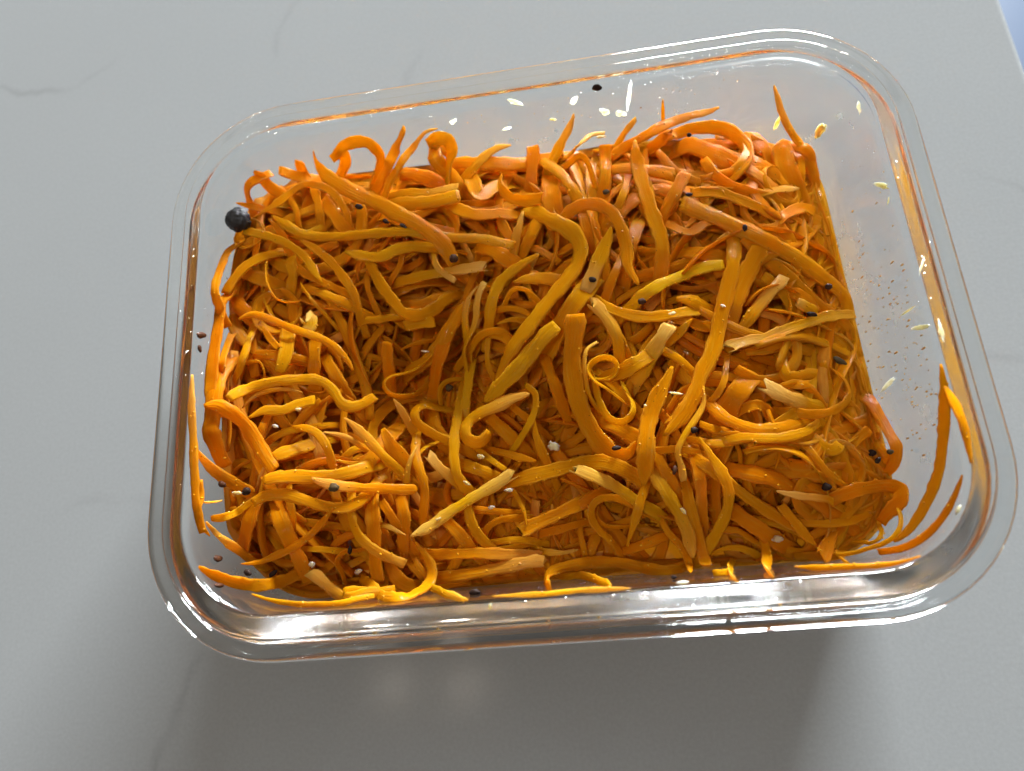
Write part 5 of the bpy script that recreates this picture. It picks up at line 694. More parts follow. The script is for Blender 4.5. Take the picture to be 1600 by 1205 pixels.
('wavy strand snaking across the left side to a square right end',2.92,0.74,10,10,0.58,0,0,'bb',1,[-85.4,-11.0,55.4,-83.7,-9.0,53.9,-81.6,-7.4,51.8,-78.2,-6.5,51.1,-74.7,-6.0,50.7,-71.2,-5.7,49.8,-68.1,-5.4,48.2,-64.6,-5.5,47.3,-61.4,-6.9,46.7,-59.1,-9.6,46.4,-57.4,-12.7,46.2,-54.4,-14.2,45.6,-51.2,-13.1,44.4,-48.3,-11.2,43.4]),
('long sagging strand under the two level batons at lower left',3.05,0.77,0,0,0.45,0,0,'bh',0,[-80.7,-39.0,49.1,-77.7,-37.3,49.0,-74.3,-37.0,48.6,-70.9,-37.6,48.1,-67.8,-38.9,47.5,-64.6,-40.2,47.0,-61.4,-41.3,46.5,-58.0,-42.0,46.1,-54.6,-41.8,45.9,-51.8,-40.0,45.1,-50.0,-37.6,43.5,-48.7,-35.0,41.7,-47.3,-32.8,39.4,-46.1,-30.7,36.9]),
('broad ribbed strand bending down from the left wall',4.05,0.95,0,0,0.19,0,0,'pb',1,[-91.1,-13.0,57.6,-88.3,-12.6,56.3,-85.3,-14.4,55.5,-83.7,-16.0,53.5,-82.0,-18.4,51.5,-80.3,-21.5,50.5,-78.6,-24.7,50.0,-76.8,-27.8,49.7,-74.7,-30.8,49.5]),
('flat upright shred pressed against the left glass wall',2.58,0.68,0,0,0.39,0.6,0,'ph',0,[-91.9,-5.6,62.6,-91.9,-9.1,62.3,-91.9,-12.5,62.0,-91.9,-16.0,61.5,-91.9,-19.4,61.0,-91.8,-22.8,60.5,-91.7,-26.3,60.1,-91.7,-29.7,59.6,-91.6,-33.2,59.0,-91.6,-36.6,58.5,-91.5,-39.9,57.6,-91.4,-43.1,56.3,-91.0,-46.3,55.0]),
('thick level baton with a rounded left end at lower left',3.55,0.87,0,0,0.5,0,0,'bh',0,[-77.3,-33.3,50.3,-73.5,-32.8,50.1,-69.9,-32.8,48.9,-66.3,-33.0,47.8,-62.5,-33.2,47.4,-58.7,-33.3,47.2,-55.0,-32.8,46.6,-52.0,-31.7,44.6,-49.2,-30.7,42.3,-46.5,-29.7,39.7,-44.2,-28.8,36.9]),
('level strip from pointed left tip to squared right end at lower left',2.78,0.72,0,0,0.32,0.5,0,'pb',0,[-64.6,-33.6,48.4,-60.9,-35.3,48.2,-57.0,-36.4,47.7,-53.1,-36.9,46.6,-49.2,-37.3,45.3,-45.4,-37.7,43.7,-41.6,-38.0,42.2,-37.6,-38.2,41.4]),
('level thin pale yellow bit of carrot below the broad ribbed strand at the left wall',1.68,0.50,0,0,0.97,0.9,0.9,'pb',0,[-91.1,-38.3,55.1,-90.9,-38.3,53.2,-90.1,-38.1,51.6,-88.9,-37.7,50.3]),
('level thin amber curved strand left of the long slim shred in the left front corner',1.98,0.56,30,30,0.53,0,0,'bh',0,[-90.7,-42.4,52.1,-87.3,-42.5,52.5,-86.2,-42.3,52.1,-85.6,-41.1,48.8,-83.7,-38.7,46.2,-81.8,-36.5,43.6,-80.0,-34.5,40.6,-78.3,-32.6,37.6]),
('upright slim orange short strip below left of the broad ribbed strand at the left wall',2.29,0.62,0,0,0.37,0,0,'hp',0,[-91.5,-32.8,57.2,-91.4,-36.9,56.3,-91.5,-40.9,57.4,-91.3,-44.4,55.3,-90.7,-47.0,52.1]),
('pointed shred leaning down right along the left front corner',2.49,0.66,0,0,0.48,0.4,0,'ph',0,[-90.7,-43.4,54.1,-89.7,-45.8,51.9,-87.1,-48.2,51.5,-86.2,-49.8,48.7,-86.4,-50.8,45.2,-86.0,-52.3,41.8,-84.7,-54.0,38.7,-83.5,-55.5,35.5,-82.1,-56.7,32.2,-80.5,-57.6,28.9]),
('wide pointed strip lowest in the left front corner',3.42,0.84,0,0,0.36,0,0,'ph',0,[-88.2,-54.9,60.3,-86.7,-56.6,57.6,-85.3,-58.0,54.7,-83.8,-59.1,51.6,-82.6,-59.8,48.3,-81.5,-60.2,45.0,-78.4,-60.1,44.2,-78.1,-59.8,40.8,-76.4,-59.1,37.7,-74.0,-57.8,35.4,-71.8,-56.7,32.9,-69.8,-55.6,30.1]),
('slanting thin orange curl right of the long slim shred in the left front corner',1.49,0.50,50,50,0.35,0,0,'hh',0,[-58.1,-63.2,27.0,-60.6,-63.3,30.0,-61.3,-61.3,33.0,-61.3,-58.3,35.4,-62.0,-55.5,37.7,-59.6,-52.9,38.6,-56.1,-52.8,37.1,-52.9,-52.2,35.0,-50.0,-51.7,32.4,-47.3,-51.2,29.7]),
('slanting slim amber curved strand left of the hook shaped shred',3.02,0.76,0,0,0.5,0.4,0,'fh',0,[-68.8,-58.0,38.1,-65.6,-60.3,38.1,-62.7,-62.5,39.4,-60.1,-64.1,40.7,-57.8,-65.0,42.6,-55.4,-65.1,45.2,-51.6,-64.4,44.4,-48.0,-64.2,42.8,-44.6,-64.0,40.8]),
('level slim amber bit of carrot left of the hook shaped shred',2.72,0.70,0,0,0.58,0,0,'bb',0,[-57.8,-63.4,42.8,-55.9,-63.5,42.6,-54.1,-63.7,42.3,-52.3,-63.8,41.7]),
('upright thin amber curved strand above the long slim shred in the left front corner',1.98,0.56,0,0,0.49,0,0,'hh',0,[-74.5,-28.8,39.1,-73.8,-31.7,41.6,-73.1,-34.7,43.8,-72.3,-38.1,45.4,-71.6,-41.7,44.7,-72.3,-44.9,42.8,-72.9,-48.0,40.6,-73.4,-50.7,37.9,-73.8,-53.3,35.2]),
('long slim shred curving up right in the left front corner',2.14,0.59,0,0,0.26,0,0,'pp',0,[-84.1,-54.4,47.8,-82.1,-54.5,46.0,-80.5,-53.9,42.9,-77.1,-52.7,42.7,-73.7,-51.9,43.8,-70.3,-50.5,44.4,-67.3,-48.5,43.8,-64.4,-46.3,44.5,-61.7,-44.2,45.9,-59.2,-41.8,47.0]),
('curved strand with a blunt glassy end left of the hook shaped shred',2.80,0.72,20,0,0.56,0,0.2,'hb',0,[-55.5,-33.4,39.6,-55.4,-36.1,42.2,-55.2,-39.2,44.3,-54.9,-42.9,45.3,-54.6,-46.3,44.5,-53.7,-49.5,42.7,-51.2,-52.3,41.9,-48.5,-54.4,40.5,-46.0,-55.9,38.2,-42.8,-57.4,37.1]),
('dark orange strip rising right below the wide flat ribbon',3.57,0.87,0,0,0.38,0,0,'fh',0,[-10.8,-51.0,35.5,-7.2,-50.0,35.5,-3.6,-48.8,35.8,-0.2,-47.7,36.8,3.2,-46.5,37.4,6.6,-45.2,36.5,9.8,-43.9,35.0,12.5,-42.8,32.8,15.0,-41.8,30.1]),
('level thin orange curved strand right of the hook shaped shred',2.01,0.56,30,30,0.49,0,0,'hh',0,[-28.7,-55.9,25.6,-26.5,-54.5,28.2,-24.3,-52.9,30.8,-21.8,-51.3,32.9,-19.5,-49.1,34.8,-16.3,-47.8,35.8,-12.8,-47.5,34.7,-9.7,-47.6,32.7,-6.7,-47.6,30.5,-4.0,-47.6,28.0,-1.5,-47.6,25.3]),
('upright thin amber strip right of the pale yellow forked stick',1.49,0.50,0,0,0.55,0,0,'hp',0,[-16.0,-32.7,26.2,-14.6,-35.5,29.3,-13.1,-38.5,32.2,-11.3,-41.8,34.3,-9.5,-45.6,35.7,-9.0,-49.9,36.1]),
('upper of two level strips near the middle of the front',3.01,0.76,0,0,0.29,0,0.3,'hp',0,[-42.8,-54.7,27.9,-40.3,-55.0,30.5,-37.4,-55.2,32.6,-34.1,-55.5,34.1,-30.6,-55.8,35.1,-27.1,-56.0,35.3,-23.4,-56.1,35.1,-19.9,-56.4,34.9,-16.3,-56.9,34.5,-12.7,-57.2,34.0,-9.1,-57.4,33.7,-5.5,-57.1,33.5]),
('lower of two level strips near the front with frayed right end',3.37,0.83,0,0,0.37,0,0.4,'hf',0,[-41.7,-61.9,26.6,-39.2,-61.9,29.1,-36.4,-61.8,31.3,-33.2,-61.7,32.8,-29.9,-61.6,33.9,-26.4,-61.4,34.4,-22.9,-61.1,34.3,-19.4,-60.7,34.1,-15.9,-60.2,34.1,-12.4,-59.8,34.5,-8.9,-59.4,34.6,-5.3,-59.3,34.4]),
('slanting thin pale tipped amber strip above the hook shaped shred',1.57,0.50,0,0,0.78,0,0.6,'hp',0,[-56.6,-43.2,33.3,-53.3,-44.7,36.3,-49.6,-46.2,38.8,-46.0,-47.7,39.3,-41.8,-50.0,39.1]),
('hook shaped shred at the front glass in the left half',2.95,0.75,20,5,0.47,0,0,'ph',0,[-39.7,-52.0,37.3,-37.5,-55.1,36.6,-35.8,-58.5,35.6,-36.1,-62.2,36.0,-37.1,-64.0,39.3,-38.0,-64.9,42.9,-37.9,-65.3,46.9,-38.1,-65.6,50.8,-40.5,-65.8,53.0,-43.6,-65.6,50.7,-45.8,-65.3,47.5,-47.6,-65.0,44.0,-49.7,-64.2,40.9,-52.2,-62.2,38.7,-54.6,-61.0,35.8,-56.8,-59.9,32.7]),
('level thin pale yellow strip below right of the hook shaped shred',2.04,0.57,0,0,0.92,0,0.4,'hp',0,[-39.8,-63.0,31.3,-38.0,-63.5,34.3,-36.1,-63.9,37.2,-33.6,-64.8,39.4,-32.3,-65.1,42.6,-30.9,-65.4,45.9,-29.6,-65.6,49.1,-28.2,-65.9,52.3,-26.7,-66.2,55.5,-25.1,-66.4,58.6,-23.4,-66.7,61.7,-21.7,-67.0,64.7,-20.0,-67.2,67.8]),
('long thin pale strip lying along the front glass',1.15,0.50,0,0,0.88,0.3,0.6,'pp',0,[-15.2,-66.9,64.0,-11.4,-67.0,65.0,-7.6,-67.1,66.0,-3.8,-67.2,66.9,0.1,-67.1,66.2,4.0,-67.0,65.5,7.9,-67.1,65.8,11.6,-67.2,67.0,15.4,-67.3,68.3]),
('level thin pale tipped amber strip left of the glistening ribbed ribbon at the front',2.14,0.59,0,0,0.65,0,0.5,'hp',0,[-14.7,-54.5,24.1,-11.6,-55.3,27.2,-8.2,-56.1,30.1,-4.5,-57.2,32.1,-0.2,-57.7,32.9,4.2,-57.2,33.1]),
('lower prong joined under the pale forked stick',2.81,0.72,0,0,0.6,0,0,'bh',0,[-24.5,-43.6,37.9,-24.0,-47.5,37.3,-22.7,-51.0,36.2,-20.5,-53.8,34.4,-18.1,-56.1,32.3,-15.8,-58.3,29.9,-13.8,-60.3,27.1,-11.9,-62.2,24.2]),
('pale yellow forked stick in the lower middle',3.02,0.76,0,0,1,0.6,0.6,'pf',0,[-40.5,-50.4,39.1,-37.2,-49.0,38.5,-34.0,-47.4,38.1,-30.9,-45.4,38.2,-27.7,-43.8,38.4,-24.4,-42.3,38.6,-21.2,-40.7,38.6,-17.9,-39.1,38.5,-14.6,-37.5,38.5,-11.5,-35.7,38.6]),
('slanting thin orange curl against the open ring near the front',1.46,0.50,60,60,0.45,0,0,'hh',0,[10.7,-37.1,26.5,10.7,-39.7,29.1,10.7,-42.5,31.6,10.7,-45.6,33.8,10.0,-48.9,35.3,12.0,-51.6,36.0,15.6,-52.3,35.2,18.9,-52.1,33.6,22.0,-52.1,31.4,24.7,-52.1,28.9,27.4,-52.1,26.2]),
('strand curled into an open ring near the front',2.20,0.60,20,40,0.45,0,0,'hh',0,[18.1,-63.0,25.7,17.0,-62.0,28.7,15.6,-59.8,30.9,14.2,-57.4,32.9,12.6,-55.2,35.0,10.4,-53.1,36.5,8.7,-50.2,37.2,8.7,-47.0,38.0,11.1,-44.9,39.1,14.3,-44.7,40.1,17.5,-45.9,40.7,20.3,-47.6,40.0,22.8,-49.2,38.3,25.3,-50.5,36.4,27.6,-51.8,34.2,29.6,-52.9,31.7]),
('upright thin orange curved strand above left of the glistening ribbed ribbon at the front',1.70,0.50,0,0,0.41,0,0,'hh',0,[5.3,-41.2,24.5,5.3,-44.0,27.0,5.3,-46.9,29.3,5.3,-50.0,31.2,5.2,-53.6,32.0,5.6,-57.2,31.2,6.0,-60.4,29.4,6.4,-62.8,26.6,6.5,-62.9,23.0]),
('yellow frayed strip slanting down right above the open ring',3.10,0.78,0,0,0.79,0.5,0,'fh',0,[6.1,-36.7,42.3,9.1,-38.6,43.7,12.0,-40.3,44.4,14.0,-41.4,44.0,16.4,-42.9,42.0,19.3,-45.4,41.5,22.1,-47.4,39.9,24.9,-49.0,37.7,27.3,-50.6,35.3,29.6,-52.0,32.5]),
('level thin amber strip left of the glistening ribbed ribbon at the front',2.11,0.58,0,0,0.62,0,0,'hp',0,[-4.9,-63.0,26.8,-2.6,-63.1,29.6,-0.1,-64.0,32.1,2.9,-63.9,33.7,5.0,-64.0,36.6,6.9,-64.7,39.7,7.8,-65.1,43.2,8.5,-65.4,46.8,9.2,-65.7,50.4,9.9,-66.0,54.0,10.7,-66.3,57.5,11.5,-66.6,61.1]),
('glistening ribbed ribbon bent at the left lying along the front',3.04,0.77,0,0,0.34,0,0,'hh',1,[-2.7,-65.6,54.8,-3.6,-65.7,51.0,-3.9,-65.3,46.4,-4.3,-64.9,41.8,-4.7,-64.3,37.2,-3.0,-62.0,33.9,1.3,-61.2,34.4,3.9,-61.0,35.3,7.6,-60.8,33.1,12.2,-61.1,33.1,16.8,-61.9,33.2,21.1,-63.2,33.9,24.6,-64.3,36.8,28.3,-64.4,36.2,31.8,-63.4,33.4,35.1,-63.2,30.1]),
('straight strip ending square at the front right of the split pale strand',3.02,0.76,0,0,0.41,0,0,'hb',0,[33.7,-37.7,35.3,33.8,-40.7,37.9,33.9,-44.1,40.0,34.0,-48.0,40.5,34.6,-51.7,39.3,35.4,-55.0,37.2,36.0,-58.6,35.4,36.4,-62.4,35.8,36.1,-63.8,39.4]),
('thin pointed shred beside the split pale strand at the front',1.94,0.55,0,0,0.4,0,0,'hp',0,[24.9,-45.1,30.6,25.8,-47.8,33.2,26.8,-50.8,35.2,28.0,-54.4,35.9,30.2,-57.4,35.4,32.1,-60.6,35.0,32.2,-63.6,37.2,31.8,-64.7,40.7,31.3,-65.2,44.5]),
('split pale strand with a white seed running down to the front',3.42,0.84,0,0,0.64,0.2,0.2,'hp',1,[24.4,-34.5,37.1,25.3,-36.9,39.5,26.2,-39.6,41.6,27.3,-42.8,42.8,28.8,-46.0,42.8,30.3,-48.9,41.6,31.7,-52.1,40.7,32.7,-55.3,39.4,33.1,-58.5,38.0,33.2,-61.8,38.4]),
('short pointed shred hanging down right of the open ring',2.55,0.67,0,0,0.53,0,0,'hp',0,[27.8,-34.0,32.3,26.6,-36.5,35.0,25.4,-39.1,37.5,24.0,-41.9,39.6,22.4,-45.1,41.0,20.9,-48.5,41.2,19.7,-51.4,39.1,18.5,-54.2,36.8,17.1,-57.5,35.5]),
('long ribbed leaf shaped shred standing right of centre',4.52,0.95,0,0,0.41,0,0,'pp',1,[34.0,-12.9,47.2,32.2,-16.1,47.2,30.2,-19.1,47.1,28.2,-22.2,46.9,26.6,-25.5,46.9,25.4,-28.9,47.3,24.6,-32.5,47.6,23.9,-36.1,47.3,23.4,-39.5,46.0,22.7,-43.0,45.1]),
('thin pinkish strand zigzagging down right of the leaf shaped shred',1.88,0.54,50,20,0.68,0.2,0.4,'pb',0,[40.9,-19.6,47.5,40.5,-23.4,47.5,38.6,-26.6,47.5,36.2,-29.4,47.2,33.9,-32.3,46.8,32.1,-35.6,46.3,32.7,-39.2,45.8,32.8,-42.9,45.0]),
('glistening baton slanting down right in the lower right',2.93,0.75,0,0,0.43,0,0,'hb',1,[32.3,-32.1,37.7,33.9,-33.9,40.2,35.8,-35.9,42.3,37.9,-38.2,43.9,40.3,-40.6,44.5,42.9,-42.8,43.6,45.3,-45.0,42.3,47.7,-47.0,40.9,50.2,-49.0,39.5,52.8,-50.9,38.1,55.5,-52.7,36.9,58.3,-54.6,35.8,61.2,-56.4,35.2]),
('slanting slim amber short strip right of the glistening baton at lower right',2.60,0.68,0,0,0.39,0,0,'bp',0,[57.2,-50.1,37.6,59.8,-54.2,36.8,62.5,-58.0,35.4,65.6,-61.2,33.3]),
('upright deep orange strip below left of the ribbed fold at the lower right wall',3.43,0.85,0,0,0.21,0,0,'hf',0,[77.0,-50.0,21.7,75.4,-52.1,24.6,73.6,-54.4,27.4,71.6,-56.8,29.9,69.5,-59.5,32.1,67.3,-62.1,34.1,65.2,-64.2,36.6]),
('slanting slim orange curved strand below the ribbed fold at the lower right wall',2.43,0.65,0,0,0.32,0,0,'hh',0,[84.6,-52.3,19.1,82.6,-54.0,21.8,80.5,-55.9,24.3,78.2,-58.0,26.4,75.6,-60.3,27.8,73.0,-62.7,29.2,71.3,-63.7,32.3,68.4,-63.9,33.3,64.8,-63.7,32.5,61.2,-63.5,31.2,57.8,-63.2,29.6]),
('slanting thin amber strip below the ribbed fold at the lower right wall',1.46,0.50,0,0,0.72,0,0,'hp',0,[75.1,-60.1,20.0,74.0,-60.9,23.3,72.9,-61.7,26.6,71.7,-62.5,29.9,70.3,-63.4,33.0,69.6,-64.4,36.3,68.8,-64.8,39.8,68.0,-65.1,43.2,67.3,-65.4,46.7,66.8,-65.7,50.2]),
('level strand below the ribbed fold at the right wall',2.22,0.60,0,0,0.35,0,0,'hh',0,[56.3,-53.9,29.4,58.9,-54.3,31.8,61.9,-54.8,33.7,65.3,-55.4,34.3,68.8,-55.7,33.5,72.2,-55.7,32.3,75.6,-55.5,31.1,78.9,-54.7,29.8,82.1,-53.6,28.5,85.2,-52.4,27.4,86.8,-51.3,29.7,87.1,-48.6,29.8,87.4,-45.7,27.9]),
('shred with a sharp pale left tip at the lower right',2.12,0.58,0,0,0.42,0.7,0,'ph',0,[55.8,-47.1,41.7,59.3,-48.1,40.9,62.8,-48.8,39.6,66.3,-49.3,38.4,69.5,-49.8,36.5,72.0,-50.9,34.0,74.5,-52.2,31.5,77.0,-53.8,29.2,79.3,-55.3,26.7,81.4,-56.5,23.9]),
('ribbed ribbon folding back at the lower right wall',3.68,0.90,0,40,0.16,0,0,'hh',1,[65.0,-51.5,30.5,67.5,-50.8,32.8,70.3,-49.9,34.7,73.5,-48.9,35.3,76.8,-48.0,34.7,79.7,-47.5,32.9,82.8,-47.1,31.3,86.1,-46.9,31.1,88.1,-47.9,33.3,87.8,-49.7,36.2,86.6,-52.3,35.8,84.3,-54.3,34.2,83.0,-56.6,32.1]),
('upright thin amber curl below the ribbed fold at the lower right wall',1.67,0.50,0,0,0.4,0,0,'hh',0,[71.9,-62.0,20.5,74.7,-61.1,23.0,77.3,-59.6,25.3,78.7,-56.7,27.2,78.4,-53.7,27.3,76.2,-51.2,25.5,74.3,-48.8,23.2,72.5,-46.7,20.6]),
('smooth bow shaped shred curving down in the lower right',2.92,0.74,0,0,0.63,0,0,'ph',0,[38.2,-32.1,45.7,39.6,-35.3,45.6,41.1,-38.4,45.3,42.6,-41.6,45.1,43.6,-44.8,44.3,43.9,-47.6,42.1,43.6,-50.1,39.7,42.4,-52.8,37.9,40.8,-55.5,36.3,39.0,-58.1,34.9,36.9,-60.7,34.5,35.2,-63.0,32.5,32.7,-63.1,30.3]),
('upright thin pale yellow curved strand right of the glistening baton at lower right',1.15,0.50,0,0,0.66,0,0,'hh',0,[87.4,-43.2,25.2,87.7,-45.7,28.0,87.5,-48.2,30.7,87.0,-50.9,33.3,86.3,-53.6,35.9,85.2,-55.7,38.7,83.6,-58.0,41.2,81.1,-60.4,42.7,78.0,-61.9,42.7,74.7,-62.8,41.2,71.6,-63.6,39.3,68.4,-63.7,37.4]),
('slanting thin amber curl below the ribbed fold at the lower right wall',1.18,0.50,50,50,0.52,0,0,'hh',0,[86.1,-48.9,20.5,85.2,-50.9,23.4,84.4,-53.0,26.3,83.4,-55.4,28.9,82.5,-57.5,31.6,81.5,-59.0,34.8,79.3,-60.9,36.8,77.8,-61.5,34.7,77.9,-60.9,31.2,75.4,-61.1,28.6,73.5,-61.7,25.5,71.6,-62.0,22.4,69.6,-62.2,19.4]),
('long bright strip lying along the front glass at the right',1.33,0.50,0,0,0.55,0,0,'pp',0,[54.8,-65.6,48.9,56.4,-65.9,52.6,58.5,-66.2,55.9,62.3,-66.3,57.3,65.9,-66.5,58.8,69.6,-66.5,60.4,73.1,-66.2,62.2,76.8,-65.2,63.5]),
('bright orange shred stuck low on the right wall, shortest of three there',2.11,0.58,20,20,0.22,0,0,'bp',0,[76.0,-63.8,44.6,77.1,-63.7,48.2,78.5,-63.5,51.6,80.9,-62.3,54.0,83.7,-60.3,55.3,86.1,-57.8,56.3,88.2,-54.9,57.4,89.9,-51.8,58.3,91.0,-48.8,59.9]),
('tall pointed shred stuck to the right wall above the short one',2.87,0.73,0,0,0.46,0,0,'pp',0,[91.8,-23.5,61.6,91.8,-27.0,60.9,91.7,-30.4,60.2,91.6,-33.7,58.8,91.5,-36.8,57.2,91.3,-39.9,55.5,91.1,-42.9,53.6,90.8,-45.9,51.8,89.9,-49.0,50.2,88.8,-51.9,48.5,87.1,-54.7,47.3,85.0,-57.5,46.4,82.5,-59.9,45.8,79.8,-61.7,44.6]),
('thin pointed shred high on the right wall with a pale seed on it',2.09,0.58,0,0,0.43,0,0,'pp',0,[91.8,-28.2,60.7,92.0,-32.6,62.4,92.1,-37.3,63.5,92.1,-42.0,63.3,91.7,-46.8,63.2]),
]
